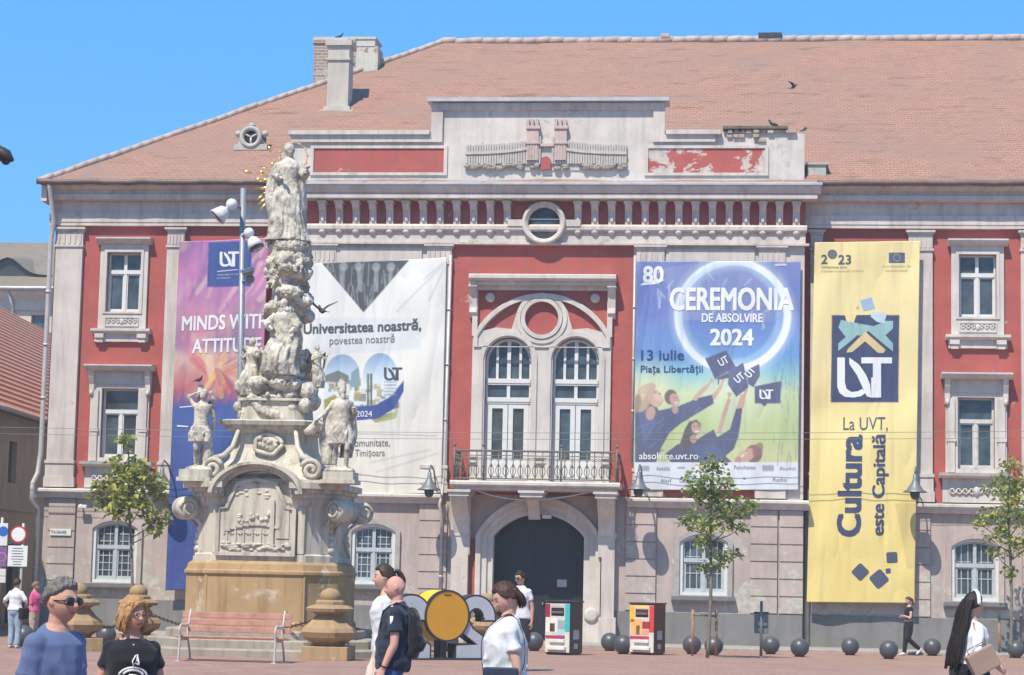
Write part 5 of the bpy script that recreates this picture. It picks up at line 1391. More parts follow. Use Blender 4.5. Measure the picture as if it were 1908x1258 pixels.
# --- blonde woman in black top
loc, H = stand(250, 1098, 305)
P = Pose(False, .0, 1.15, {-1: ((-.07, .02, -.27), (-.08, -.03, -.51)), 1: ((.07, .02, -.27), (.08, -.03, -.51))}, head=(R_(30), R_(4)))
root, X = person('short woman with ginger blonde bob, eyeglasses and a printed black t-shirt', loc, R_(22), H-.03, P, (.50, .27, .20), None, (.22, .13, .06), .0055)
top = garment(root, X, 'shirt', shirt(P, .88, .5, .022, .05, 1.405, .088), clothmat('black_cotton', (.012, .012, .015)), .009, .014, 6)
garment(root, X, 'trousers', trousers(P), clothmat('dark_blue_trousers', (.02, .025, .05)), .012, .004, 5)
mb = MB(X); M = P.headM(); hair_cap(mb, M, False, lambda az: front(az, .50, -.70, -.86, .66, 1.2), .028, .010, 9)
for k, (xx, yy) in enumerate(((-.088, -.02), (-.096, .01), (-.092, .045), (.088, -.02), (.096, .01), (.092, .045), (-.07, .075), (.07, .075), (0, .09), (-.04, .09), (.04, .09))):
    lock(mb, M, [(xx*.9, yy, .04), (xx*1.08, yy, -.03), (xx*1.02, yy-.005, -.085), (xx*.86, yy-.012, -.115)], [.012, .017, .016, .006], 1, 5, k)
for k in range(7): lock(mb, M, [(.005, -.055, .118), (-.035-.006*k, -.085+.008*k, .092), (-.068-.003*k, -.062+.01*k, .035)], [.004, .009, .004], 1, 3, k)
for k in range(5): lock(mb, M, [(.01, -.055, .118), (.04+.006*k, -.08+.008*k, .092), (.072+.003*k, -.055+.012*k, .03)], [.004, .009, .004], 1, 3, 20+k)
mb.build('hair', hairmat('ginger_blonde_hair', (.36, .20, .085)), root)
glasses(root, X, P, plain('thin_metal_frame', (.30, .22, .16), .3, .1, 6, 0, .6), 'eyeglasses', False, .024, .017)
mb = MB(X)      # necklace and shirt print follow the chest
nk = P.sp(1.44); mb.tube([nk+V3((.075*math.cos(t), -.075*math.sin(t)-.02, -.045*math.sin(t)+.01)) for t in np.linspace(-.2, math.pi+.2, 16)], .0028, 6); mb.ball(nk+V3((0, -.115, -.045)), .010, 8, 6)
mb.build('necklace', plain('gold_chain', (.5, .38, .2), .3, .1, 6, 0, .8), root)
def chest_y(x, z):
    best = None
    for v in top.data.vertices:
        d = (v.co.x/X[0][0]-x)**2+(v.co.z/X[0][0]-z)**2
        if v.co.y < 0 and (best is None or d < best[0]): best = (d, v.co.y/X[0][0])
    return best[1]
mb = MB(X)
def print_line(pts, w):
    q = [V3((x, chest_y(x, z)-.002, z)) for x, z in pts]; mb.tube(q, [(.005, w)]*len(q), 8, side=(0, 1, 0))
print_line([(.02+.028*math.sin(t)*.6, 1.25+.05*t/3.0+.014*math.cos(t*2)) for t in np.linspace(0, 3.0, 8)], .006)
print_line([(.0, 1.25), (-.01, 1.285), (.012, 1.322), (.026, 1.33), (.028, 1.305), (.008, 1.265)], .005)
for a0, a1, r in ((.15, 2.9, .088), (.3, 2.7, .066), (3.4, 5.9, .085)): print_line([(.0+r*1.15*math.cos(t), 1.17+r*.8*math.sin(t)) for t in np.linspace(a0, a1, 12)], .008)
print_line([(-.05, 1.17), (-.02, 1.19), (.02, 1.185), (.05, 1.17)], .006)
mb.build('shirt_print', plain('white_print', (.7, .7, .7), .6), root)
shoes(root, X, P, clothmat('black_leather', (.02, .02, .02)))

# --- woman with ponytail, partly behind the bald man
loc, H = stand(727, 1043, 196)
P = Pose(False, .05, 1.0, {-1: ((-.05, .02, -.27), (-.05, -.06, -.51)), 1: ((.05, .05, -.26), (.04, .02, -.50))}, WALK, head=(R_(4), R_(6)))
root, X = person('woman with dark ponytail in white blouse and cream trousers walking beside the bald man', loc, R_(-84), H-.02, P, (.58, .35, .28), None)
garment(root, X, 'blouse', shirt(P, .93, 1.25, .020, .06, 1.43), clothmat('white_linen', WHITE_CLOTH), .010, .012, 2)
garment(root, X, 'trousers', trousers(P, 1.04, 1.0, .035, .05), clothmat('cream_linen', (.62, .52, .46)), .012, .010, 5)
mb = MB(X); M = P.headM(); hair_cap(mb, M, False, lambda az: front(az, .52, -.05, -.55, .9, 1.45), .016, .005, 5)
lock(mb, M, [(0, .085, .055), (0, .135, .045), (0, .165, -.02), (.0, .160, -.10), (0, .145, -.16)], [.016, .028, .034, .028, .010], .9, 10, 2); mb.build('hair', hairmat('dark_brown_hair', (.045, .028, .02)), root)
mb = MB(X); mb.tube([M @ V3((0, .094, .055)), M @ V3((0, .106, .053))], .022, 12); mb.build('hair_tie', plain('grey_tie', (.25, .23, .25)), root)
shoes(root, X, P, clothmat('tan_leather', (.35, .24, .16)))

# --- bald man with backpack
loc, H = stand(737, 1066, 206)
P = Pose(True, -.03, 1.18, {-1: ((-.05, .07, -.28), (-.05, .02, -.55)), 1: ((.05, .0, -.29), (.06, -.10, -.53))}, WALK, head=(R_(3), R_(8)))
root, X = person('bald man in navy polo shirt with white shoulder stripes and a black backpack', loc, R_(-86), H-.02, P, (.56, .30, .24), None, (.25, .15, .1), .0065, stubble=.12)
garment(root, X, 'shirt', shirt(P, .84, .62, .018, .05), clothmat('navy_pique', (.02, .028, .05)), .009, .022, 7)
garment(root, X, 'shorts', trousers(P, .97, .62, .012, .05), clothmat('blue_denim', (.035, .075, .22)), .011, .008, 8)
mb = MB(X)
for k in (-1, 1):
    a = P.sh[k]
    mb.tube([a+V3((-k*.09, -.028, .058)), a+V3((-k*.03, -.032, .064)), a+V3((k*.03, -.034, .058))], [(.004, .011)]*3, 8, side=(0, 0, 1))
    mb.tube([a+V3((k*.071, -.03, -.03)), a+V3((k*.080, -.028, -.09)), a+V3((k*.080, -.02, -.13))], [(.004, .016)]*3, 8, side=(1, 0, 0))
mb.build('shoulder_stripes', clothmat('white_tape', WHITE_CLOTH), root)
mb = MB(X); mb.tube([V3((0, .16, 1.42)), V3((0, .185, 1.36)), V3((0, .20, 1.22)), V3((0, .20, 1.08)), V3((0, .17, .98)), V3((0, .14, .96))], [(.03, .10), (.055, .13), (.075, .145), (.08, .145), (.07, .14), (.03, .11)], 20, side=(0, 1, 0))
mb.tube([V3((0, .265, 1.17)), V3((0, .285, 1.10)), V3((0, .265, 1.02))], [(.02, .08), (.035, .10), (.02, .09)], 14, side=(0, 1, 0))
for k in (-1, 1): mb.tube([V3((k*.09, .13, 1.43)), V3((k*.11, .03, 1.485)), V3((k*.115, -.10, 1.40)), V3((k*.13, -.13, 1.25)), V3((k*.17, -.02, 1.06)), V3((k*.12, .13, 1.0))], [(.006, .025)]*6, 8, side=(0, 0, 1))
mb.tube([V3((0, .15, 1.44)), V3((.03, .16, 1.475)), V3((-.03, .16, 1.475)), V3((0, .15, 1.44))], .006, 6)
me = remesh(mb, .010, 2, folds(.006, 10, 6, 2)); me.name = 'backpack'; me.materials.append(clothmat('black_nylon', (.014, .014, .02), .6)); link('backpack', me, root)
mb = MB(X); w_ = P.arms[1][2]; mb.tube([w_+V3((0, .012, .03)), w_+V3((0, .006, .015))], .031, 12); mb.build('wristband', plain('black_band', (.02, .02, .02)), root)
shoes(root, X, P, clothmat('grey_trainers', (.2, .2, .21)))

# --- woman in white t-shirt with crossbody bag
loc, H = stand(945, 1071, 268)
P = Pose(False, -.02, 1.25, {-1: ((-.06, -.03, -.26), (-.05, -.12, -.49)), 1: ((.05, .06, -.27), (.05, .0, -.52))}, WALK, head=(R_(10), R_(30)))
root, X = person('dark haired woman in plain white t-shirt with navy crossbody bag, looking down', loc, R_(-82), H-.02, P, (.54, .32, .25), None, voxel=.0065, curl=.9)
garment(root, X, 'shirt', shirt(P, .90, .55, .020, .03, 1.455), clothmat('white_cotton', WHITE_CLOTH), .009, .022, 4)
garment(root, X, 'trousers', trousers(P, 1.0), clothmat('dark_jeans', (.018, .020, .032)), .012, .006, 5)
mb = MB(X); M = P.headM(); hair_cap(mb, M, False, lambda az: front(az, .52, -.12, -.80, .85, 1.42), .013, .007, 6)
for k, (xx, yy) in enumerate(((-.06, .07), (.06, .07), (-.03, .09), (.03, .09), (0, .095))): lock(mb, M, [(xx*.9, yy, .04), (xx*1.05, yy+.010, -.03), (xx*.9, yy+.008, -.085), (xx*.7, yy-.008, -.118)], [.016, .021, .018, .006], 1, 6, k)
mb.build('hair', hairmat('dark_auburn_hair', (.055, .028, .022)), root)
mb = MB(X)
strap = [P.sp(1.45)+V3((.06, .07, -.005)), P.sp(1.45)+V3((.06, .0, .035)), P.sp(1.40)+V3((.05, -.125, -.0)), P.sp(1.28)+V3((.03, -.185, 0)), P.sp(1.1)+V3((-.02, -.172, 0)), P.sp(1.06)+V3((.22, -.17, 0))]
sp_, rr_s = smooth_path(strap, [.010]*6, 5); mb.tube(sp_, [(.003, .009)]*len(sp_), 8, side=(0, 1, 0))
sp2, _ = smooth_path([P.sp(1.45)+V3((.06, .07, -.005)), P.sp(1.3)+V3((.11, .125, 0)), P.sp(1.1)+V3((.14, .125, 0)), P.sp(1.06)+V3((.19, .06, 0)), P.sp(1.05)+V3((.25, -.03, 0))], [.01]*5, 5); mb.tube(sp2, [(.003, .009)]*len(sp2), 8, side=(0, 1, 0))
mb.build('bag_strap', clothmat('black_strap', (.02, .02, .025)), root)
mb = MB(X); B_ = Matrix.Translation((.275, -.04, 1.02)) @ Matrix.Rotation(R_(82), 4, 'Z'); m2 = MB(X @ B_); m2.rbox(-.13, .13, -.04, .04, -.085, .085, .02); m2.rbox(-.125, .125, -.048, -.036, -.03, .08, .006); mb.v, mb.f, mb.sm = m2.v, m2.f, m2.sm
bag = mb.build('crossbody_bag', clothmat('navy_leather', (.03, .037, .065), .5), root)
mb = MB(X); hp = P.arms[1][2]+V3((.005, -.02, -.10)); mb.tube([hp+V3((0, 0, .03)), hp+V3((0, -.01, -.03)), hp+V3((0, -.05, -.10)), hp+V3((0, -.07, -.20)), hp+V3((0, -.06, -.30)), hp+V3((0, -.06, -.33))], [(.02, .02), (.035, .03), (.10, .05), (.14, .06), (.13, .06), (.06, .04)], 18, side=(0, 1, 0))
me = remesh(mb, .010, 2, folds(.02, 12, 8, 4)); me.name = 'carried_bag'; me.materials.append(clothmat('white_plastic_bag', (.66, .66, .68), .5)); link('carried_bag', me, root)
shoes(root, X, P, clothmat('black_trainers', (.03, .03, .03)))

# --- woman in white polo shirt and dark skirt
loc, H = stand(971, 1059, 108)
P = Pose(False, .02, 1.05, {-1: ((-.07, .04, -.26), (-.02, -.10, -.40)), 1: ((.06, .03, -.27), (.07, .0, -.52))}, {-1: ((-.07, -.06, .48), (-.06, -.02, .085)), 1: ((.09, .0, .48), (.08, .10, .10))}, head=(R_(-22), R_(14)))
root, X = person('woman in white polo shirt, dark skirt and white trainers before the dark gate', loc, R_(-18), H-.02, P, (.50, .29, .22), None, eyes=False)
garment(root, X, 'polo_shirt', shirt(P, .88, .55, .018, .03), clothmat('white_pique', WHITE_CLOTH), .011, .008, 4)
def skirt(mb): mb.tube([P.sp(1.02), P.sp(.92), P.sp(.75), V3((0, -.01, .55)), V3((0, -.01, .50))], [(.115, .16), (.14, .19), (.15, .195), (.15, .19), (.148, .188)], 24, side=(0, 1, 0))
garment(root, X, 'skirt', skirt, clothmat('charcoal_cloth', (.03, .03, .035)), .012, .008, 4)
mb = MB(X); M = P.headM(); hair_cap(mb, M, False, lambda az: front(az, .50, -.1, -.6, .9, 1.45), .018, .006, 6)
lock(mb, M, [(0, .08, .03), (0, .12, -.0), (0, .125, -.06), (0, .11, -.11)], [.02, .03, .028, .01], 1, 8, 3); mb.build('hair', hairmat('black_brown_hair', (.03, .02, .017)), root)
glasses(root, X, P, m_shade, 'sunglasses')
shoes(root, X, P, plain('white_trainers', (.72, .72, .72)))

# --- young woman in black by the yellow banner
loc, H = stand(1693, 1109, 73)
P = Pose(False, -.02, .96, {-1: ((-.06, -.06, -.26), (.06, -.20, -.24)), 1: ((.06, -.06, -.26), (-.06, -.22, -.20))}, {-1: ((-.08, -.06, .47), (-.08, -.10, .085)), 1: ((.08, -.02, .48), (.10, .30, .20))}, head=(R_(8), R_(14)))
root, X = person('young woman in black top and leggings with folded arms below the yellow banner', loc, R_(-70), H-.02, P, (.55, .34, .27), None, voxel=.010)
garment(root, X, 'top', shirt(P, 1.06, .25, .012, .0, 1.43), clothmat('black_jersey', (.012, .012, .014)), .012, .004, 4)
garment(root, X, 'leggings', trousers(P, 1.06, 1.0, .010), clothmat('black_leggings', (.013, .013, .016)), .012, .005, 4)
mb = MB(X); M = P.headM(); hair_cap(mb, M, False, lambda az: front(az, .5, -.2, -.7), .018, .006, 6)
lock(mb, M, [(0, .08, .06), (0, .12, .04), (0, .14, -.05), (.0, .12, -.15)], [.02, .03, .03, .01], 1, 8, 3); mb.build('hair', hairmat('reddish_brown_hair', (.10, .045, .03)), root)
shoes(root, X, P, plain('white_sneakers', (.72, .72, .72)), toe={-1: (0, -1, 0), 1: (0, -.75, -.65)})

# --- woman with long black hair and headband
loc, H = stand(1806, 1096, 200)
P = Pose(False, .05, 1.05, {-1: ((-.12, .10, -.23), (-.16, -.10, -.36)), 1: ((.07, .0, -.27), (.10, -.08, -.50))}, WALK, head=(R_(-6), R_(4)))
root, X = person('woman with very long black hair, white headband and white blouse with a brown shoulder bag', loc, R_(118), H-.02, P, (.52, .32, .25), None, voxel=.007)
garment(root, X, 'blouse', shirt(P, .92, 1.3, .026, .03, 1.44), clothmat('pale_blue_white_cotton', (.66, .69, .74)), .010, .012, 4)
garment(root, X, 'trousers', trousers(P, 1.02, 1.0, .05, .04), clothmat('black_trousers', (.012, .012, .016)), .012, .010, 4)
mb = MB(X); M = P.headM(); hair_cap(mb, M, False, lambda az: front(az, .55, -.25, -.85, .6, 1.5), .020, .006, 6)
for k, xx in enumerate((-.075, -.05, -.025, 0, .025, .05, .075)):
    z1 = P.sp(1.0); lock(mb, M, [(xx, .07, .05), (xx*1.1, .10, -.05), (xx*1.35, .12, -.2), (xx*1.5, .16, -.38), (xx*1.6, .19, -.52), (xx*1.5, .21, -.66+.03*(k % 3))], [.024, .032, .034, .03, .024, .007], 1, 18, k)
mb.build('hair', hairmat('long_black_hair', (.022, .016, .015)), root)
mb = MB(X); mb.tube([M @ V3((.098*math.cos(t), -.012, .010+.142*math.sin(t))) for t in np.linspace(.0, math.pi, 18)], [(.022, .010)]*18, 8, side=(M.to_3x3() @ V3((0, 1, 0)))); mb.build('headband', plain('white_headband', (.72, .72, .72)), root)
B_ = Matrix.Translation((-.30, .05, 1.06)) @ Matrix.Rotation(R_(78), 4, 'Z') @ Matrix.Rotation(R_(28), 4, 'Y'); mb = MB(X @ B_); mb.rbox(-.15, .15, -.05, .05, -.12, .11, .014)
mb.tube([V3((-.10, 0, .10)), V3((-.10, .0, .16)), V3((.10, 0, .16)), V3((.10, 0, .10))], .007, 6)
mb.xf = X; mb.tube([V3((-.29, .02, 1.16)), V3((-.22, .06, 1.30)), V3((-.13, .04, 1.425)), V3((-.16, -.08, 1.30)), V3((-.28, -.04, 1.16))], .010, 6)
mb.build('bag', plain('brown_canvas_bag', (.33, .225, .175), .7, .1, 5, .2), root)
mb = MB(X); mb.tube([P.sp(1.0)+V3((0, -.0, .03)), P.sp(1.0)], [(.135, .178)]*2, 24, side=(0, 1, 0)); mb.build('belt', plain('dark_belt', (.02, .02, .02)), root)
shoes(root, X, P, clothmat('black_shoes', (.02, .02, .02)))

# --- two people by the signs at the far left
loc, H = stand(32, 1076, 92)
P = Pose(False, .0, 1.05, {-1: ((-.16, .02, -.22), (-.10, -.10, -.40)), 1: ((.16, .02, -.22), (.10, -.10, -.40))}, head=(0, R_(10)))
root, X = person('person in white top and pale jeans standing behind the sign post', loc, R_(170), H, P, (.52, .32, .25), None, voxel=.011)
garment(root, X, 'shirt', shirt(P, .92, .9, .03, .02), clothmat('white_top', WHITE_CLOTH), .013, .008, 4)
garment(root, X, 'jeans', trousers(P), clothmat('pale_jeans', (.28, .36, .46)), .013, .006, 4)
mb = MB(X); hair_cap(mb, P.headM(), False, lambda az: front(az, .5, -.3, -.8), .02, .006, 6); mb.build('hair', hairmat('brown_hair', (.06, .035, .025)), root)
mb = MB(X); mb.rbox(-.30, -.16, -.16, .16, .72, 1.0, .03); mb.tube([V3((-.2, .0, 1.0)), V3((-.12, .02, 1.3)), V3((-.1, .0, 1.46)), V3((-.14, -.08, 1.3)), V3((-.2, -.02, 1.0))], .012, 6); mb.build('shoulder_bag', clothmat('black_bag', (.015, .015, .018)), root)
shoes(root, X, P, plain('white_shoes', (.6, .6, .6)))
loc, H = stand(66, 1082, 88)
P = Pose(False, .0, 1.05, head=(0, R_(10)))
root, X = person('person in bright pink shirt half hidden behind the grey haired man', loc, R_(90), H, P, (.52, .32, .25), None, voxel=.012)
garment(root, X, 'shirt', shirt(P, .92, .9, .03, .02), clothmat('pink_cotton', (.62, .10, .24)), .013, .008, 4)
garment(root, X, 'trousers', trousers(P), clothmat('beige_trousers', (.4, .33, .27)), .013, .006, 4)
mb = MB(X); hair_cap(mb, P.headM(), False, lambda az: front(az, .5, -.3, -.8), .02, .006, 6); mb.build('hair', hairmat('fair_hair', (.2, .13, .08)), root)
shoes(root, X, P, plain('pale_shoes', (.5, .5, .5)))
# ============================================================ baroque monument
m_stone = stucco('weathered_limestone', (.575, .515, .425), (.19, .165, .14), (.63, .58, .50), .64, .95, .5)
def mk_statue():
    t = NT('carved_limestone'); f = t.noise(3.5, 6, .7); g = t.noise(12, 5, .7)
    col = t.mix(t.ramp(f, [(.38, 0), (.56, 1)]), (.23, .20, .17), (.60, .54, .45)); col = t.mix(t.math('MULTIPLY', t.ramp(g, [(.54, 0), (.68, 1)]), .65), col, (.15, .13, .11))
    return t.done(col, .9, t.bump(g, .6, .02), 0, .15)
m_statue = mk_statue()
m_tan = stucco('tan_sandstone', (.42, .275, .145), (.22, .13, .065), (.50, .39, .27), .60, .85, .5)
m_gold = plain('gilded_metal', (.85, .55, .16), .28, .15, 8, .1, .9)
G0 = ground(505, 1223); MY = G0.y; MZ = G0.z; mc = Vector((G0.x - .38, MY + 1.57, MZ))
mon = thing('baroque_monument', 'pale stone baroque column monument with stacked statues on a tan plinth', 'monument', mc)
def mz(py, y=-1.3): return PZ(505, py, mc.y+y) - MZ
def mx(px, py, y=-1.3): return PX(px, py, mc.y+y) - mc.x
def octo(a, b): return [(-a, -b), (a, -b), (b, -a), (b, a), (a, b), (-a, b), (-b, a), (-b, -a)]
def rings(q, lv, close=True):
    """stack of octagons: (z, a, b)"""
    vs = []; fs = []
    for z, a, b in lv: vs += [(x, y, z) for x, y in octo(a, b)]
    m = len(lv)
    for i in range(m-1):
        for k in range(8): fs.append((i*8+k, i*8+(k+1) % 8, (i+1)*8+(k+1) % 8, (i+1)*8+k))
    fs += [tuple(reversed(range(8))), tuple(range((m-1)*8, m*8))]; q.add(vs, fs)
q = MB()
for i, (b, z0, z1) in enumerate(((2.55, -.15, .16), (2.22, .155, .33), (1.90, .325, .50))): rings(q, [(z0, b*.52, b), (z1-.03, b*.52, b), (z1, b*.52-.02, b-.03)])
q.build('steps', stucco('step_stone', (.36, .31, .255), (.16, .14, .12), (.42, .36, .28), .6, .7, .6), mon)
zt = mz(1046); zc_ = mz(1070)
q = MB(); rings(q, [(.45, .97, 1.57), (.62, .97, 1.57), (.66, .95, 1.53), (zc_-.03, .95, 1.53), (zc_, .97, 1.57), (zc_+.05, .97, 1.57), (zc_+.08, .95, 1.53), (zt-.06, .93, 1.50), (zt, .88, 1.42)])
for k in (-1, 1):
    for xx in (.0,): pass
    q.box(k*.98-.02, k*.98+.02, -1.535, -1.5, .66, zc_-.03)
q.box(.55, .67, -1.542, -1.52, .78, .90)
q.build('plinth', m_tan, mon)
# pedestal
z0, z1 = zt-.02, mz(926, -1.25)
q = MB(); rings(q, [(z0, .96, 1.36), (z0+.14, .96, 1.36), (z0+.17, .92, 1.32), (z1-.2, .92, 1.32), (z1-.12, .98, 1.36), (z1+.35, .98, 1.36)])
for k in (-1, 1):
    q.box(k*.78, k*.92, -1.36, -1.30, z0+.17, z1-.2)
q.build('pedestal', m_stone, mon)
zp0, zp1, zpa = mz(1030), mz(950), mz(900)
q = MB(); xa_, xb_ = -.78, .68
pan = [(xa_, zp0), (xb_, zp0), (xb_, zp1), (xb_-.16, zp1+.02), (xb_-.2, zp1+.14), (xb_-.36, zpa-.06), ((xa_+xb_)/2, zpa+.02), (xa_+.36, zpa-.06), (xa_+.2, zp1+.14), (xa_+.16, zp1+.02), (xa_, zp1)]
q.plate(pan, [], -1.400, -1.280)
sc = lambda p, k, c=((xa_+xb_)/2, (zp0+zpa)/2): (c[0]+(p[0]-c[0])*k, c[1]+(p[1]-c[1])*k)
q.plate([sc(p, 1.10) for p in pan], [[sc(p, .995) for p in pan]], -1.440, -1.280)
rr = random.Random(11); zr0 = zp0+.08    # carved scene: arcaded bridge, riders, clouds
for i in range(9): 
    t = i/8; x = xa_+.10+t*.98; q.box(x, x+.13, -1.435, -1.390, zr0+.33+.12*math.sin(t*2.6), zr0+.39+.12*math.sin(t*2.6))
for i in range(6):
    x = xa_+.14+i*.17; q.box(x, x+.035, -1.425, -1.390, zr0+.1, zr0+.38); q.tube([(x+.03+.07*math.sin(a), -1.400, zr0+.25+.06*math.cos(a)) for a in np.linspace(-1.4, 1.4, 7)], .018, 5)
q.box(xa_+1.02, xa_+1.10, -1.450, -1.390, zr0, zr0+.95); q.box(xa_+1.14, xa_+1.40, -1.420, -1.390, zr0+.2, zr0+.85)
for i in range(16): x = rr.uniform(xa_+.35, xa_+1.0); q.ball((x, -1.400, zr0+rr.uniform(.48, .68)), (rr.uniform(.03, .06), .05, rr.uniform(.03, .07)), 7, 5)
for i in range(40): q.ball((rr.uniform(xa_+.05, xb_-.05), -1.410, zr0+rr.uniform(-.04, .10)), (rr.uniform(.04, .10), .045, rr.uniform(.02, .05)), 7, 5)
for i in range(12): q.ball((rr.uniform(xa_+.3, xb_-.4), -1.390, zpa-rr.uniform(.12, .3)), (rr.uniform(.04, .09), .035, .03), 7, 5)
q.build('relief_panel', m_stone, mon)
# scrolled corner consoles
def spiral(c, r, turns, n=26, a0=0.0, sgn=1): return [(c[0]+r*(1-.8*i/n)*math.cos(a0+sgn*turns*2*math.pi*i/n), c[1]+r*(1-.8*i/n)*math.sin(a0+sgn*turns*2*math.pi*i/n)) for i in range(n+1)]
for dx, dy in ((-1, -1), (1, -1), (1, 1), (-1, 1)):
    ang = math.atan2(dy*.62, dx); M4 = Matrix.Rotation(ang, 4, 'Z'); q = MB(M4); zs = z1-.22
    shaft = [(1.05, z0), (1.62, z0), (1.60, z0+.2), (1.50, z0+.42), (1.50, zs-.42), (1.56, zs-.26), (1.75, zs-.14), (1.95, zs-.06), (1.97, zs+.12), (1.80, zs+.20), (1.05, zs+.20)]
    n = len(shaft); vs = [(r, -.20, z) for r, z in shaft] + [(r, .20, z) for r, z in shaft]
    tr = tessellate_polygon([[V3((r, z, 0)) for r, z in shaft]])
    q.add(vs, [(i, (i+1) % n, (i+1) % n+n, i+n) for i in range(n)] + [tuple(t) for t in tr] + [tuple(i+n for i in reversed(t)) for t in tr])
    q.lathe([(.02, -.25), (.21, -.25), (.23, -.2), (.23, .2), (.21, .25), (.02, .25)], (1.86, 0, zs-.02), 22, 'Y')
    for sy in (-1, 1):
        q.tube([(1.86+x, sy*.255, zs-.02+z) for x, z in spiral((0, 0), .19, 1.8)], .028, 6)
        q.tube([(r, sy*.205, z) for r, z in ((1.75, zs-.2), (1.55, zs-.36), (1.47, zs-.6), (1.47, z0+.45), (1.58, z0+.12))], .03, 6)
    for i in range(7): q.ball((1.56+.03*math.sin(i), 0, z0+.12+i*.13), (.08, .12-.009*i, .085), 8, 6)
    q.build('scroll_console', m_stone, mon)
# curved cornice over the panel
zc0, zc1, zca = mz(926, -1.6), mz(898, -1.6), mz(868, -1.5)
q = MB()
def poly_slab(pts, a, b):
    n = len(pts); tr = tessellate_polygon([[V3((x, y, 0)) for x, y in pts]]); ar = sum(pts[i][0]*pts[(i+1) % n][1]-pts[(i+1) % n][0]*pts[i][1] for i in range(n))
    fs = [(i, (i+1) % n, (i+1) % n+n, i+n) for i in range(n)] + [tuple(t) for t in tr] + [tuple(i+n for i in t) for t in tr]
    q.add([(x, y, a) for x, y in pts] + [(x, y, b) for x, y in pts], fs)
for k, (g, b0, b1) in enumerate(((1.46, 0, .35), (1.54, .33, .62), (1.63, .60, 1.0))):
    za, zb_ = zc0+(zc1-zc0)*b0, zc0+(zc1-zc0)*b1
    poly_slab([(-.70, -g+.0), (-.70, -1.0), (.64, -1.0), (.64, -g), (1.05*g/1.63, -g), (g, -1.05*g/1.63), (g, .95), (.95, g), (-.95, g), (-g, .95), (-g, -1.05*g/1.63), (-1.05*g/1.63, -g)], za, zb_)
ap = lambda r, t: (-.03 + r*math.sin(t), zc0+.02 + (zca-zc0-.02)*(math.cos(t)*1.0) * (r/.84))
for r0, r1, y in ((.70, .80, -1.52), (.79, .88, -1.60), (.87, .95, -1.68)):
    o_ = [ap(r1, t) for t in np.linspace(-1.5, 1.5, 25)]; i_ = [ap(r0, t) for t in np.linspace(1.5, -1.5, 25)]; q.plate(list(reversed(o_ + i_)), [], y, -1.15)
q.build('cornice', m_stone, mon)
# concave upper base with small volutes, cartouche, second cornice
zf0, zf1 = zc1-.02, mz(806, -.8)
h = zf1-zf0; q = MB()
rings(q, [(zf0, 1.12, 1.45), (zf0+.1*h, .98, 1.28), (zf0+.25*h, .80, 1.05), (zf0+.45*h, .66, .88), (zf0+.7*h, .58, .77), (zf0+h, .56, .74)])
q.build('upper_pedestal', m_stone, mon)
for sx in (-1, 1):
    q = MB(); cx, cz = sx*1.0, zc1+.26
    q.tube([(cx+sx*(-x), -1.28, cz+z) for x, z in spiral((0, 0), .21, 1.6, 24, .3)], .05, 7)
    q.tube([(cx-sx*.02, -1.26, cz+.2), (cx-sx*.2, -1.18, cz+.26), (cx-sx*.34, -1.02, cz+.45), (cx-sx*.42, -.9, cz+.8)], [.06, .06, .055, .04], 7)
    q.lathe([(.02, -.1), (.2, -.1), (.2, .1), (.02, .1)], (cx, -1.15, cz), 18, 'Y'); q.box(cx-.28, cx+.28, -1.5, -.9, zc1-.01, zc1+.06)
    q.build('volute', m_stone, mon)
q = MB(); cz = mz(828, -.9)
q.tube([(.02+(.27+.02*math.cos(5*t))*math.cos(t), -.86+.05*math.sin(t), cz+(.20+.02*math.sin(4*t))*math.sin(t)) for t in np.linspace(0, 2*math.pi, 30)], .045, 7); q.ball((.02, -.80, cz), (.24, .1, .18), 14, 8)
for i in range(10): q.ball((.02+rr.uniform(-.2, .2), -.88, cz+rr.uniform(-.12, .14)), rr.uniform(.03, .06), 7, 5)
q.build('cartouche', m_stone, mon)
zk0, zk1 = zf1-.01, mz(783, -.8)
q = MB(); d = zk1-zk0; rings(q, [(zk0, .58, .77), (zk0+.25*d, .60, .80), (zk0+.3*d, .70, .92), (zk0+.55*d, .70, .92), (zk0+.6*d, .78, 1.0), (zk0+.9*d, .80, 1.03), (zk0+d, .76, .98)])
zq1 = mz(742, -.6); rings(q, [(zk0+d-.01, .50, .66), (zq1-.06, .47, .62), (zq1-.05, .53, .70), (zq1, .53, .70)])
q.build('cornice', m_stone, mon)

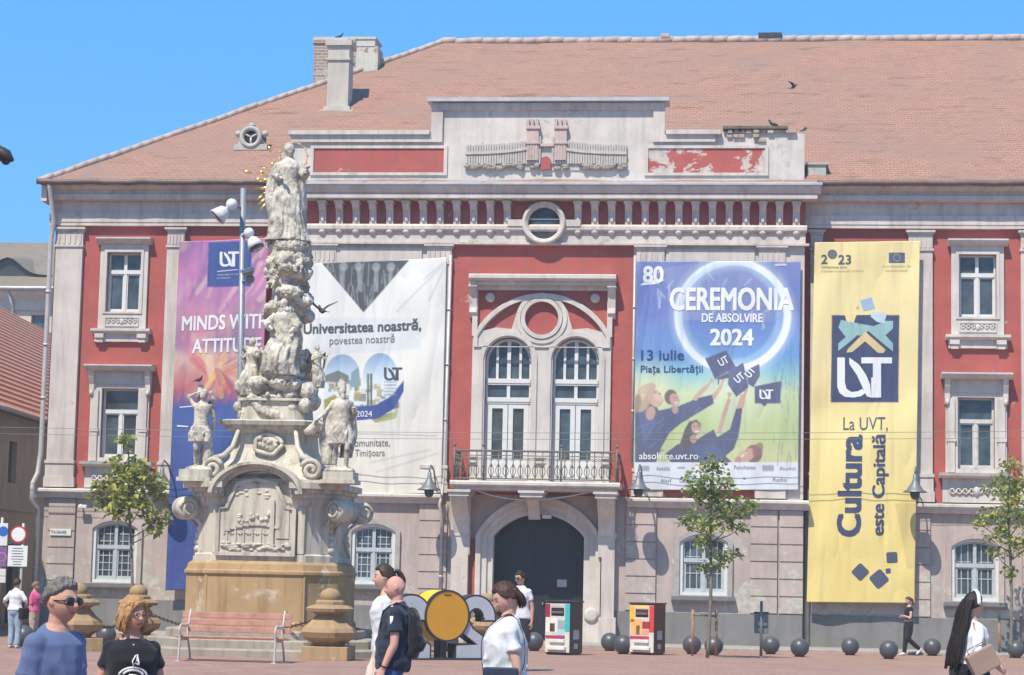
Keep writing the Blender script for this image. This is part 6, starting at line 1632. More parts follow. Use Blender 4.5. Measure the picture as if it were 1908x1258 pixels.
# --- carved figures
def frustum_folds(mb, pts, rs, n=40, k=9, amp=.12, seed=0.0):
    vs = []; fs = []; m = len(pts)
    for i, (p, r) in enumerate(zip(pts, rs)):
        p = V3(p); rx, ry = r if hasattr(r, '__len__') else (r, r); t_ = i/(m-1)
        for j in range(n):
            a = 2*math.pi*j/n; f1 = abs(math.sin(k*.5*a+seed+1.6*t_+1.5*math.sin(a+seed+t_*2)))**.55; f2 = abs(math.sin((k+2)*.5*a-seed*2-2.2*t_+math.sin(2*a)))**.6; w = 1+amp*2.0*(1-.45*t_)*(f1*.75+f2*.45-.85)+.05*math.sin(t_*9+a*2+seed)
            vs.append(p+V3((rx*w*math.cos(a), ry*w*math.sin(a), 0)))
    for i in range(m-1):
        for j in range(n): fs.append((i*n+j, i*n+(j+1) % n, (i+1)*n+(j+1) % n, (i+1)*n+j))
    fs += [tuple(reversed(range(n))), tuple(range((m-1)*n, m*n))]; mb.add(vs, fs, True)
    rr_ = random.Random(int(seed*17+k)); nt = k+3         # separate raised folds hanging over the robe
    for j in range(nt):
        a0 = 2*math.pi*(j+rr_.uniform(-.3, .3))/nt; tw = rr_.uniform(-.7, .7); q = []; rad = []
        s0, s1 = rr_.uniform(0, .15), rr_.uniform(.55, 1.0)
        for t in np.linspace(s0, s1, 9):
            f_ = t*(m-1); i0 = min(m-2, int(f_)); g = f_-i0; p = V3(pts[i0]).lerp(V3(pts[i0+1]), g)
            ra, rb = [x if hasattr(x, '__len__') else (x, x) for x in (rs[i0], rs[i0+1])]; rx, ry = ra[0]*(1-g)+rb[0]*g, ra[1]*(1-g)+rb[1]*g
            a = a0+tw*t+.15*math.sin(t*7+j); q.append(p+V3((rx*math.cos(a), ry*math.sin(a), 0))); rad.append(max(.008, .15*min(rx, ry)*math.sin(math.pi*(.15+.8*(t-s0)/(s1-s0)))))
        mb.tube(q, rad, 7)
def carve(name, fn, loc, rz, Hh, voxel=.016, rough=.012, seed=0, label=None, mat=None):
    X = Matrix.Rotation(rz, 4, 'Z') @ Matrix.Scale(Hh/1.75, 4); mb = MB(X); fn(mb)
    f = lambda p: rough*1.1*(.5*noise.noise(p*6+V3((seed, 0, 0))) + 2.0*(.22-abs(noise.noise(V3((p.x*10+seed, p.y*10, p.z*5))))) + .4*noise.noise(p*24))
    me = remesh(mb, voxel*.85, 1, f); me.name = name; me.materials.append(mat or m_statue); o = link(name, me, mon); o.location = loc
    if label: o['label'] = label
    return o
SM = Matrix.Translation
def madonna(mb):
    frustum_folds(mb, [(0, 0, .0), (.0, -.01, .12), (-.02, -.02, .45), (-.03, -.03, .75), (0, -.02, .98), (.0, 0, 1.08)], [(.40, .32), (.34, .28), (.29, .23), (.26, .20), (.185, .145), (.14, .11)], 60, 6, .16, 1)
    P = Pose(False, .03, 1.0, {-1: ((-.10, -.03, -.24), (.04, -.22, -.28)), 1: ((.13, -.04, -.22), (.18, -.22, -.12))}, head=(R_(25), R_(12)))
    P.torso(mb, .025, .98); add_head(mb, P.headM(), False, 32, 24); P.body(mb, True, .5)
    frustum_folds(mb, [(-.22, .08, .35), (-.27, .08, .75), (-.25, .05, 1.1), (-.17, .03, 1.36), (-.05, .05, 1.44)], [(.10, .14), (.14, .16), (.13, .15), (.11, .13), (.08, .08)], 30, 5, .16, 2)
    frustum_folds(mb, [(.16, .10, .1), (.18, .10, .6), (.18, .08, 1.1), (.12, .05, 1.38)], [(.16, .14), (.14, .14), (.10, .12), (.08, .09)], 30, 5, .16, 3)
    for k in (-1, 1): # sleeves
        a, b, c = P.arms[k]; mb.tube([a, b, b.lerp(c, .75)], [.075, .085, .06], 12)
    M = P.headM()
    mb.ball(M @ V3((0, .045, .02)), (.098, .085, .125), 16, 10); mb.tube([M @ V3((0, .07, .05)), M @ V3((0, .09, -.1)), V3((0, .10, 1.25))], [.10, .10, .14], 12)
zt_ = mz(450, 0); Hm = mz(266, 0)-zt_
carve('madonna_statue', madonna, (mx(538, 360, 0), .0, zt_), R_(8), Hm*1.0, .013, .008, 1, 'robed woman statue on top of the column')
# gilded halo and rays
hc = V3((mx(546, 290, .1), .14, mz(292, .1)))
q = MB()
for i in range(44): a = 2*math.pi*i/44; q.tube([hc+V3((.29*math.cos(a), 0, .30*math.sin(a))), hc+V3((.29*math.cos(a+.15), 0, .30*math.sin(a+.15)))], .010, 5)
for i in range(12):
    a = 2*math.pi*i/12+.1; c = hc+V3((.30*math.cos(a), -.0, .31*math.sin(a)))
    for j in range(5): b = j*1.2566+a; q.tube([c, c+V3((.045*math.cos(b), 0, .045*math.sin(b)))], [.016, .002], 5)
q.build('star_halo', plain('tarnished_gilt', (.58, .38, .20), .4, .2, 8, .1, .7), mon)
q = MB(); cc_ = V3((mx(527, 340, .15), .22, mz(340, .15)))
for px_, py_, l in ((460, 320, .20), (487, 321, .12), (481, 334, .16), (508, 307, .14), (502, 277, .14), (494, 350, .26), (488, 375, .22), (490, 385, .24), (495, 335, .2), (484, 368, .16)):
    p = V3((mx(px_, py_, .2), .22, mz(py_, .2))); d = (p-cc_).normalized(); n_ = V3((-d.z, 0, d.x))
    q.tube([p-d*l*.5, p+d*l*.1, p+d*l*.5], [(.010, .020), (.012, .030), (.005, .008)], 8, side=(0, 1, 0)); q.mark()
for a in np.linspace(2.5, 3.9, 6): q.tube([cc_+V3((.35*math.cos(a), 0, .35*math.sin(a))), cc_+V3((.62*math.cos(a), 0, .62*math.sin(a)))], .007, 5); q.mark()
q.build_each('gilt_ray', m_gold, mon)

def cherub(mb, c, r, yaw, arms=True):
    T = SM(V3(c)) @ Matrix.Rotation(yaw, 4, 'Z') @ Matrix.Scale(r, 4); sub = MB(mb.xf @ T if mb.xf else T)
    sub.ball((0, -.05, .55), (.34, .36, .40), 14, 10); sub.ball((0, -.38, .48), (.10, .12, .10), 8, 6); sub.ball((0, .05, .72), (.36, .36, .30), 12, 8)
    if arms:
        sub.ball((0, 0, -.25), (.42, .34, .55), 14, 10); sub.ball((0, -.12, -.7), (.44, .4, .35), 12, 8)
        for k in (-1, 1):
            sub.tube([V3((k*.36, 0, .05)), V3((k*.75, -.25, -.1)), V3((k*.55, -.75, .15*k))], [.17, .15, .10], 10); sub.ball((k*.55, -.8, .15*k), .13, 8, 6)
            sub.tube([V3((k*.22, -.1, -.75)), V3((k*.4, -.7, -.85)), V3((k*.35, -.75, -1.4)), V3((k*.35, -.95, -1.5))], [.25, .2, .14, .09], 10)
    for k in (-1, 1): sub.tube([V3((k*.2, .25, .0)), V3((k*.75, .5, .4)), V3((k*1.15, .45, .1))], [(.08, .2), (.10, .34), (.04, .15)], 10)
    mb.v += sub.v; n0 = len(mb.v)-len(sub.v); mb.f += [[i+n0 for i in f] for f in sub.f]; mb.sm += sub.sm
def clouds(mb, zlo, zhi, r0, r1, n, seed):
    r = random.Random(seed)
    mb.tube([V3((0, 0, zlo)), V3((0, 0, zhi))], [r0*.82, r1*.82], 20)
    for i in range(n):
        t = r.random(); a = r.uniform(0, 2*math.pi); R_a = (r0+(r1-r0)*t)*r.uniform(.78, .98); z = zlo+(zhi-zlo)*t; s_ = r.uniform(.10, .22)
        mb.ball((R_a*math.cos(a), R_a*math.sin(a), z), (s_*1.2, s_*1.2, s_*.75), 10, 7)
        if i % 3 == 0: mb.tube([(R_a*1.05*math.cos(a+q_*.25), R_a*1.05*math.sin(a+q_*.25), z+.10*math.sin(q_*1.2)) for q_ in range(6)], [.05, .07, .075, .07, .06, .03], 8)
def zrel(py): return mz(py, 0)
zb0 = zq1-.02
# drapery garland with cherub heads at the foot
def garland(mb):
    for i, (x, z, r) in enumerate(((-.22, .26, .16), (.12, .30, .17), (.05, .08, .15), (-.42, .18, .12))): cherub(mb, (x, -.60, z), r, R_(10*i-15), False)
    mb.tube([(-.5, -.58, .38), (-.25, -.68, .10), (.1, -.70, .0), (.3, -.66, -.16), (.28, -.62, -.34)], [.07, .09, .10, .09, .05], 10)
carve('cherub_garland', garland, (.05, .02, zk1+.10), 0, 1.75, .016, .012, 3)
def cloudbase(mb): clouds(mb, -.05, 1.0, .66, .60, 44, 5)
carve('cloud_base', cloudbase, (.03, 0, zb0), 0, 1.75, .016, .030, 4)
ztop2 = zrel(575)
def cloudcol(mb):
    clouds(mb, -.15, zt_-ztop2+.05, .40, .30, 46, 9)
    cherub(mb, (.26, -.30, .95), .16, R_(20)); cherub(mb, (-.25, -.30, .62), .17, R_(-15)); cherub(mb, (.24, -.22, .30), .15, R_(35)); cherub(mb, (-.30, -.10, 1.08), .13, R_(-50))
    mb.ball((.02, -.05, zt_-ztop2-.12), (.40, .37, .20), 18, 10)
    frustum_folds(mb, [(.0, -.06, .72), (.0, -.08, .95), (.02, -.04, 1.18)], [(.38, .32), (.42, .36), (.35, .30)], 40, 7, .10, 4)
carve('cloud_column', cloudcol, (mx(537, 510, 0), .02, ztop2), 0, 1.75, .015, .030, 5)
# seated saint in the middle
def saint(mb):
    P = Pose(True, .02, 1.1, {-1: ((-.16, -.10, -.22), (-.02, -.32, -.30)), 1: ((.16, -.10, -.24), (.12, -.32, -.34))}, head=(R_(-12), R_(14)))
    P.torso(mb, .05); P.body(mb, True, .6)
    frustum_folds(mb, [(0, -.10, .05), (0, -.18, .3), (0, -.20, .55), (0, -.10, .78), (0, 0, .95), (0, 0, 1.2)], [(.42, .34), (.38, .32), (.34, .30), (.30, .26), (.25, .2), (.22, .17)], 48, 9, .12, 2)
    for k in (-1, 1): mb.tube([P.arms[k][0], P.arms[k][1], P.arms[k][1].lerp(P.arms[k][2], .8)], [.10, .12, .10], 12)
    frustum_folds(mb, [(0, .12, .3), (0, .14, .9), (0, .10, 1.35), (0, .04, 1.5)], [(.40, .20), (.36, .2), (.28, .16), (.14, .12)], 40, 6, .14, 5)
    add_head(mb, P.headM(), True, 32, 24); M = P.headM(); mb.ball(M @ V3((0, -.055, -.11)), (.06, .055, .09), 12, 8); mb.ball(M @ V3((0, .02, .04)), (.092, .105, .10), 14, 8)
    sub = SM(V3((.30, -.26, .62))) @ Matrix.Rotation(R_(12), 4, 'Y'); s2 = MB(mb.xf @ sub); s2.box(-.12, .12, -.06, .06, -.26, .26); n0 = len(mb.v); mb.v += s2.v; mb.f += [[i+n0 for i in f] for f in s2.f]; mb.sm += s2.sm
carve('seated_saint', saint, (mx(527, 620, -.5), -.42, mz(704, -.5)), R_(-6), mz(556, -.5)-mz(704, -.5), .014, .010, 6, 'robed bearded saint with a tablet')
def angel(seated):
    def f(mb):
        P = Pose(False, .0, 1.0, {-1: ((-.10, -.12, -.22), (.0, -.34, -.18)), 1: ((.16, -.06, -.16), (.24, -.20, .02))}, {-1: ((-.13, -.28, .62), (-.10, -.24, .22)), 1: ((.13, -.26, .58), (.14, -.10, .2))} if seated else None, head=(R_(15), R_(10)))
        P.torso(mb, .03); P.body(mb, True, .6); add_head(mb, P.headM(), False, 28, 20)
        frustum_folds(mb, [(0, -.10, .12), (0, -.12, .4), (0, -.08, .7), (0, 0, 1.0)], [(.26, .24), (.27, .26), (.25, .22), (.18, .14)], 36, 7, .13, 3)
        M = P.headM(); mb.ball(M @ V3((0, .03, .03)), (.095, .10, .12), 12, 8)
        for k in (-1, 1): mb.tube([V3((k*.08, .1, 1.25)), V3((k*.34, .2, 1.5)), V3((k*.46, .22, 1.2)), V3((k*.38, .2, .85))], [(.04, .09), (.05, .16), (.045, .15), (.02, .05)], 10)
    return f
carve('angel_statue', angel(True), (mx(467, 690, -.4), -.30, mz(745, -.4)), R_(-25), mz(628, -.4)-mz(745, -.4), .013, .008, 7, 'angel on the left of the saint')
def child(mb): cherub(mb, (0, 0, .9), .42, 0)
carve('child_angel_statue', angel(True), (mx(590, 690, -.1), -.12, mz(728, -.1)), R_(38), mz(645, -.1)-mz(728, -.1)+.05, .012, .008, 8, 'child angel on the right of the saint')
def cl2(mb):
    for i, (x, z, r) in enumerate(((-.68, .30, .20), (-.55, .05, .22), (.58, .25, .22), (.66, .02, .20), (-.75, -.1, .14))): mb.ball((x, -.2, z), (r*1.2, r*1.2, r), 12, 8)
    cherub(mb, (-.62, -.45, -.12), .14, R_(-30)); cherub(mb, (.62, -.40, .0), .14, R_(30)); cherub(mb, (-.1, -.72, .05), .13, R_(5), False)
    for i in range(16): mb.ball((random.Random(i).uniform(-.8, .7), -.3-random.Random(i+50).uniform(0, .25), random.Random(i+90).uniform(-.35, .3)), random.Random(i+7).uniform(.10, .19), 10, 7)
carve('cloud_wing', cl2, (.04, -.0, mz(750, -.2)), 0, 1.75, .018, .014, 10)
# corner statues on their blocks
for px_, pyb in ((368, 901), (635, 901)):
    x = mx(px_, 890, -1.25); q = MB(); zt2 = mz(878, -1.25)
    q.box(x-.30, x+.30, -1.56, -.96, zc1-.01, zt2); q.box(x-.34, x+.34, -1.60, -.92, zc1-.005, zc1+.07); q.build('statue_block', m_stone, mon)
def sebastian(mb):
    P = Pose(True, -.03, .95, {-1: ((-.13, .02, .20), (.02, .0, .27)), 1: ((.07, .08, -.27), (.03, .16, -.50))}, {-1: ((-.06, -.10, .49), (-.07, .03, .07)), 1: ((.12, -.02, .48), (.11, .06, .07))}, head=(R_(-10), R_(10)), sway=.06)
    P.body(mb, True, .7); add_head(mb, P.headM(), True, 32, 24); M = P.headM(); mb.ball(M @ V3((0, .03, .05)), (.092, .10, .10), 12, 8)
    frustum_folds(mb, [(.0, -.02, .62), (.0, -.02, .8), (0, 0, .95)], [(.24, .19), (.23, .18), (.19, .14)], 36, 8, .13, 3)
    frustum_folds(mb, [(.17, .05, .1), (.18, .02, .5), (.15, -.06, .86)], [(.10, .08), (.11, .10), (.08, .08)], 24, 4, .18, 1)
    mb.tube([V3((.05, .22, 0)), V3((.10, .24, .6)), V3((.02, .22, 1.2)), V3((-.05, .16, 1.6)), V3((-.04, .14, 1.85))], [.16, .12, .10, .09, .06], 12); mb.tube([V3((.02, .2, 1.2)), V3((.22, .16, 1.55)), V3((.16, .14, 1.72))], [.07, .06, .05], 10)
    mb.ball((0, .06, .03), (.32, .28, .10), 14, 6)
carve('saint_statue', sebastian, (mx(374, 800, -1.25), -1.28, mz(880, -1.25)), R_(4), (mz(722, -1.25)-mz(880, -1.25))*.97, .012, .006, 12, 'half-naked saint bound to a tree')
def pilgrim(mb):
    P = Pose(True, .02, 1.0, {-1: ((-.16, -.02, -.22), (-.30, -.12, -.34)), 1: ((.10, -.10, -.24), (.06, -.28, -.14))}, {-1: ((-.10, -.04, .48), (-.10, .06, .08)), 1: ((.12, -.16, .50), (.12, -.06, .08))}, head=(R_(20), R_(-4)))
    P.torso(mb, .03); P.body(mb, True, .7); add_head(mb, P.headM(), True, 32, 24); M = P.headM()
    mb.tube([M @ V3((0, .01, .06)), M @ V3((0, .02, .16)), M @ V3((0, .03, .27))], [(.085, .095), (.08, .09), (.02, .03)], 14); mb.ball(M @ V3((0, -.05, -.11)), (.055, .05, .08), 10, 7)
    frustum_folds(mb, [(.0, -.02, .56), (.0, -.02, .8), (0, 0, 1.0)], [(.26, .2), (.23, .18), (.19, .15)], 36, 8, .13, 3)
    frustum_folds(mb, [(-.22, .12, .15), (-.26, .12, .6), (-.22, .10, 1.1), (-.08, .08, 1.42)], [(.12, .14), (.16, .15), (.15, .14), (.14, .12)], 32, 5, .16, 1)
    frustum_folds(mb, [(.12, .16, .3), (.18, .14, .8), (.14, .10, 1.2), (.06, .08, 1.44)], [(.12, .10), (.15, .12), (.14, .12), (.13, .10)], 32, 5, .16, 2)
    mb.tube([V3((-.42, -.1, 1.0)), V3((-.60, .02, .82)), V3((-.72, .08, .78))], [.09, .10, .05], 10)
    mb.ball((0, .06, .03), (.32, .28, .10), 14, 6)
carve('saint_statue', pilgrim, (mx(636, 800, -1.25), -1.28, mz(878, -1.25)), R_(14), (mz(704, -1.25)-mz(878, -1.25))*.93, .012, .006, 13, 'cloaked saint with a tall mitre')

# ============================================================ stone posts and chains round the monument
def post_proto(label, loc, s=1.0):
    t = thing('stone_post', label, 'stone post', loc, 0, 'stone posts round the monument'); k = s
    q = MB(); q.rbox(-.43*k, .43*k, -.43*k, .43*k, 0, .26*k, .015); q.build('base', m_tanp, t)
    q = MB(); q.lathe([(.2*k, .24*k), (.30*k, .27*k), (.32*k, .31*k), (.50*k, .42*k), (.54*k, .52*k), (.50*k, .60*k), (.42*k, .66*k), (.36*k, .72*k), (.26*k, .84*k), (.30*k, .86*k), (.32*k, .88*k)], (0, 0, 0), 8, 'Z', False, rot=math.pi/8); q.build('vase', m_tanp, t)
    q = MB(); q.lathe([(.30*k, .88*k), (.44*k, .90*k), (.46*k, .96*k), (.40*k, 1.0*k), (.28*k, 1.03*k), (.28*k, 1.08*k), (.24*k, 1.12*k)], (0, 0, 0), 8, 'Z', False, rot=math.pi/8); q.build('cap', m_tanp, t)
    q = MB(); q.ball((0, 0, 1.18*k), (.2*k, .2*k, .16*k), 16, 10); q.build('finial', m_tanp, t)
    return t
m_tanp = stucco('brown_sandstone', (.40, .265, .15), (.20, .13, .075), (.46, .36, .26), .62, .7, .5)
p0 = ground(612, 1230)
posts = [post_proto('large sandstone post with domed cap right of the red slatted bench', p0)]
for px_, py_, lab in ((254, 1206, 'sandstone post with domed cap behind the blonde woman'), (140, 1212, 'sandstone post with domed cap behind the grey haired man'), (772, 1204, 'sandstone post with domed cap behind the yellow disc, on its left'), (905, 1204, 'sandstone post with domed cap behind the yellow disc, on its right')):
    c = copy_tree(posts[0]); c.location = ground(px_, py_); c['label'] = lab; c.rotation_euler = (0, 0, .3*len(posts)); posts.append(c)
m_chain = plain('rusty_chain', (.10, .075, .06), .7, .2, 8, .2, .4)
def chain(a, b, sag, label):
    a, b = V3(a), V3(b); n = int((b-a).length*1.15/.10); q = MB(); pts = [a.lerp(b, i/n)-V3((0, 0, sag*4*(i/n)*(1-i/n))) for i in range(n+1)]
    for i in range(n):
        p, r = pts[i], pts[i+1]; d = (r-p).normalized(); u = V3((0, 0, 1)) if i % 2 else d.cross(V3((0, 0, 1))).normalized(); u = (u-d*u.dot(d)).normalized(); m_ = (p+r)/2; L = (r-p).length*.66
        q.tube([m_+d*(L*math.cos(t))+u*(.028*math.sin(t)) for t in np.linspace(0, 2*math.pi, 11)], .011, 5)
    o = q.build('chain', m_chain, None, origin=a); tag(o, label, 'chain', 'chains between the stone posts')
top = lambda i: Vector(posts[i].location)+V3((0, 0, .84))
chain(top(1), top(0), .42, 'rusty chain sagging behind the red bench'); chain(top(2), top(1), .40, 'rusty chain between the two posts at the left')
chain(top(0), top(3)+V3((0, 0, 0)), .40, 'rusty chain between the large post and the yellow disc'); chain(top(3), top(4), .4, 'rusty chain passing behind the yellow disc')
# ============================================================ street furniture
Wm = m_white
# red slatted bench with pale cast legs
def bench_proto(label, loc, rz, L):
    t = thing('park_bench', label, 'bench', loc, rz, 'red slatted benches'); h = L/2
    red = plain('faded_red_paint', (.46, .23, .18), .6, .22, 5, .3); pal = plain('pale_cast_iron', (.50, .48, .44), .55, .15, 6, .2)
    q = MB()
    for i in range(4): q.rbox(-h, h, -.30+i*.115, -.21+i*.115, .425-.012*i, .455-.012*i, .008)
    q.build('seat', red, t)
    q = MB()
    for i in range(3):
        y, z = .17+.045*i, .56+.125*i; q.rbox(-h, h, y-.015, y+.015, z-.05, z+.05, .008)
    q.build('backrest', red, t)
    for k in (-1, 1):
        x = k*(h-.14); q = MB(); r = (.022, .03)
        for pts in ([(x, -.38, 0), (x, -.36, .2), (x, -.33, .42), (x, -.36, .55), (x, -.30, .63), (x, -.1, .62), (x, .12, .63)], [(x, .34, 0), (x, .26, .2), (x, .14, .42), (x, .19, .65), (x, .29, .90)], [(x, -.34, .40), (x, 0, .385), (x, .15, .40)]):
            p_, rr_ = smooth_path(pts, [.02]*len(pts), 4); q.tube(p_, [(.020, .030)]*len(p_), 8, side=(1, 0, 0))
        q.box(x-.04, x+.04, -.43, -.33, 0, .02); q.box(x-.04, x+.04, .29, .39, 0, .02)
        q.build('leg', pal, t)
    return t
b0 = bench_proto('red slatted bench with pale iron legs in front of the monument', ground(432, 1233), R_(-2), 2.02)
b1 = copy_tree(b0); b1.location = ground(1905, 1216); b1['label'] = 'red slatted bench behind the long haired woman at the right edge'; b1.rotation_euler = (0, 0, R_(3))

# ball bollards
m_ball = plain('grey_cast_ball', (.085, .09, .10), .42, .2, 4, .1, .2, .5)
first = None
for px_, py_, lab in ((995, 1213, 'dark ball bollard right of the woman in white polo'), (1136, 1213, 'left one of the two touching ball bollards between the display boxes'), (1161, 1219, 'right one of the two touching ball bollards, against the maroon display box'),
    (1289, 1219, 'dark ball bollard behind the left tree stake'), (1330, 1221, 'dark ball bollard behind the young tree trunk'), (1436, 1219, 'dark ball bollard beside the litter bin post'), (1490, 1224, 'dark ball bollard before the building corner pipe'),
    (1584, 1221, 'dark ball bollard below the grey diamonds of the yellow banner'), (1656, 1228, 'dark ball bollard left of the young woman in black'), (1737, 1222, 'dark ball bollard right of the young woman in black'),
    (1893, 1226, 'dark ball bollard under the right hand bench'), (836, 1214, 'dark ball bollard seen below the yellow disc'), (44, 1205, 'dark ball bollard left of the grey haired man'), (197, 1202, 'dark ball bollard between the grey haired man and the blonde woman')):
    p = ground(px_, py_); s_ = scale_at(p); r = 16.3/s_*(1.0)
    if first is None:
        first = thing('ball_bollard', lab, 'bollard', p, 0, 'dark ball bollards round the square'); q = MB(); q.ball((0, 0, .222), .222, 28, 18); q.build('ball', m_ball, first)
        q = MB(); q.lathe([(.12, 0), (.12, .02), (.10, .03)], (0, 0, 0), 18); q.build('foot', m_iron, first); bol = first
    else: bol = copy_tree(first); bol.location = p; bol['label'] = lab; bol.rotation_euler = (0, 0, px_*.7)

# display boxes for books
def media_box(label, loc, front_cols, side_col, rz, w, h, dp):
    t = thing('display_box', label, 'kiosk', loc, rz, 'painted display boxes beside the gate')
    q = MB(); q.rbox(-w/2, w/2, -dp/2, dp/2, .04, h, .02); q.box(-w/2+.03, w/2-.03, -dp/2+.03, dp/2-.03, 0, .05); q.build('body', side_col, t)
    yf = -dp/2-.008
    q = MB(); q.plate([(-w/2+.01, .06), (w/2-.01, .06), (w/2-.01, h-.02), (-w/2+.01, h-.02)], [[(-w*.26, h*.74), (w*.26, h*.74), (w*.26, h*.90), (-w*.26, h*.90)]], yf, -dp/2+.001); q.build('front_panel', plain('cream_panel', (.60, .57, .52), .5), t)
    q = MB(); q.box(-w*.26, w*.26, yf+.012, -dp/2+.002, h*.745, h*.895); q.build('slot', m_iron, t)
    q = MB(); q.rbox(-w*.22, w*.22, yf-.03, yf, h*.79, h*.83, .008); q.build('slot_handle', plain('steel', (.35, .35, .36), .35, .1, 6, 0, .8), t)
    for (x0, x1, z0, z1, c) in front_cols:
        q = MB(); q.box(x0*w, x1*w, yf-.005, yf-.0005, z0*h, z1*h); q.build('colour_patch', plain('print', lin(c), .5, .08), t)
    q = MB(); q.rbox(-w*.36, w*.36, yf-.09, yf-.0, h*.10, h*.16, .01); q.rbox(-w*.30, w*.30, yf-.05, yf-.0, h*.24, h*.30, .01); q.build('shelf', plain('white_shelf', (.66, .64, .6), .5), t)
    q = MB(); q.rbox(-w/2-.02, w/2+.02, -dp/2-.03, dp/2+.02, h-.001, h+.035, .012); q.build('lid', side_col, t)
    q = MB(); q.box(w/2+.001, w/2+.004, -dp*.2, dp*.1, h*.12, h*.22); q.box(w/2+.001, w/2+.004, -dp*.25, dp*.2, h*.30, h*.48); q.build('side_notice', plain('pale_notice', (.45, .42, .42), .6), t)
    return t
p = ground(1050, 1219); s_ = scale_at(p)
for px_, cols, side, lab in ((1050, [(-.49, -.30, .72, .97, (150, 40, 70)), (.30, .49, .45, .97, (60, 175, 175)), (-.28, .28, .92, .97, (190, 190, 185)), (-.45, .0, .42, .70, (225, 215, 205)), (.02, .30, .50, .66, (150, 160, 170)), (-.02, .3, .38, .49, (170, 200, 200)), (-.47, .3, .31, .37, (170, 60, 90)), (-.30, -.10, .44, .60, (70, 60, 60))], (.035, .03, .032), 'dark display box with red and teal front beside the gate'),
                             (1206, [(-.49, -.30, .64, .97, (225, 180, 60)), (.30, .49, .45, .97, (205, 70, 60)), (-.28, .28, .92, .97, (235, 200, 110)), (-.45, .0, .40, .70, (230, 170, 110)), (.02, .34, .52, .66, (170, 50, 60)), (.0, .3, .40, .50, (225, 150, 130)), (-.47, .3, .31, .37, (180, 60, 80)), (-.22, -.08, .40, .58, (80, 70, 60))], (.10, .028, .02), 'maroon display box with yellow and red front beside the young tree')):
    p = ground(px_, 1220); media_box(lab, p, cols, plain('box_paint', side, .4, .15, 5, .1), R_(-21), .62, 96/s_, .66)

# litter bin on a post
p = ground(1418, 1226); s_ = scale_at(p); t = thing('litter_bin', 'grey litter bin on a slim post between tree and yellow banner', 'litter bin', p)
q = MB(); q.tube([(0, 0, 0), (0, 0, 105/s_)], .035, 10); q.lathe([(.09, 0), (.09, .02), (.04, .03)], (0, 0, 0), 14); q.build('post', m_grey, t)
q = MB(); q.rbox(-.16, .16, .04, .26, 45/s_, 82/s_, .02); q.box(-.14, .14, -.0, .05, 60/s_, 64/s_); q.build('bin', m_grey, t)
q = MB(); q.rbox(-.17, .17, .03, .27, 82/s_+.001, 85/s_, .008); q.build('lid', m_iron, t)

# big 2 0 2 numerals seen from behind
p = ground(840, 1230); s_ = scale_at(p); k = 1/s_; kx = k/.875
sg = thing('numeral_sculpture', 'grey and yellow numeral sculpture seen from behind with a big yellow disc as zero', 'sculpture', p, R_(38))
def numeral2(q, x0, w, h, y0, y1, grow=0.0):
    """outline of a two seen from behind"""
    o = []; th = w*.40
    R = w/2
    outer = [(R+R*math.cos(t), h-R*1.0+R*1.0*math.sin(t)) for t in np.linspace(math.pi*1.02, -.25, 18)]   # from far end over the top
    pts = [(0, 0), (w, 0), (w, th*.85), (w*.52, th*.85)]
    pts += [(w*.98, h*.46), (w, h*.60)]
    pts += [(R+R*math.cos(t), h-R+R*math.sin(t)) for t in np.linspace(0, math.pi, 16)]
    pts += [(0, h*.58), (w*.34, h*.58), (w*.34, h-R)]
    pts += [(R+R*.32*math.cos(t), h-R+R*.36*math.sin(t)) for t in np.linspace(math.pi, 0, 8)]
    pts += [(w*.64, h*.60), (w*.56, h*.50), (0, th*.80)]
    c = (w/2, h/2)
    pts = [(x0+w-(x), z) for x, z in pts]          # mirrored
    pts = list(reversed(pts))
    q.plate(pts, [], y0, y1); return pts
m_num = plain('grey_numeral', (.47, .47, .50), .5, .08, 3, .05); m_edge = plain('charcoal_edge', (.035, .035, .042), .5)
for x0, w_ in ((724, 78), (846, 78)):
    q = MB(); pts = numeral2(q, (x0-840)*kx, w_*kx, 122*k, -.02, .26); n = q.build('numeral', m_edge, sg)
    q = MB(); c = (sum(a for a, _ in pts)/len(pts), sum(b for _, b in pts)/len(pts))
    loop = [V3((a, 0, b)) for a, b in pts]
    ins = []
    for i in range(len(loop)):
        a, b, d = loop[i-1], loop[i], loop[(i+1) % len(loop)]
        e1 = (b-a).normalized(); e2 = (d-b).normalized(); n1 = V3((-e1.z, 0, e1.x)); n2 = V3((-e2.z, 0, e2.x)); m_ = (n1+n2)
        m_ = m_.normalized() if m_.length > 1e-6 else n1; ins.append(b+m_*(.038/max(.5, m_.dot(n1))))
    q.plate([(v.x, v.z) for v in ins], [], -.028, -.015); q.build('face', m_num, n)
zc_ = (1219-1137)*k; rz_ = 47*k; rxx = 47*k; cx_ = (829-840)*kx
q = MB(); q.lathe([(1.0, .04), (1.0, -.50)], (0, 0, 0), 64, 'Y', False)
q.v = [V3((cx_+v.x*rxx, v.y, zc_+v.z*rz_)) for v in q.v]; q.build('disc', plain('yellow_drum', (.80, .52, .03), .45, .06, 3, .05), sg)
q = MB(); n = 56
ell = lambda f: [(cx_+rxx*f*math.cos(2*math.pi*i/n), zc_+rz_*f*math.sin(2*math.pi*i/n)) for i in range(n)]
q.plate(ell(1.02), [ell(.955)], -.06, .02); q.build('disc_rim', m_edge, sg)
q = MB(); q.plate(ell(.957), [], -.05, -.042); q.build('disc_face', plain('shaded_disc', (.62, .29, .018), .5, .06, 2, .05), sg)  # yellow disc's face coloured darker orange: its shade is in the paint
q = MB(); q.box(cx_-.08, cx_+.08, -.058, -.05, zc_+rz_*.80, zc_+rz_*.84); q.build('label_plate', m_iron, sg)
q = MB(); q.box((715-840)*kx, (932-840)*kx, -.08, .32, 0, .04); q.build('base', m_iron, sg)
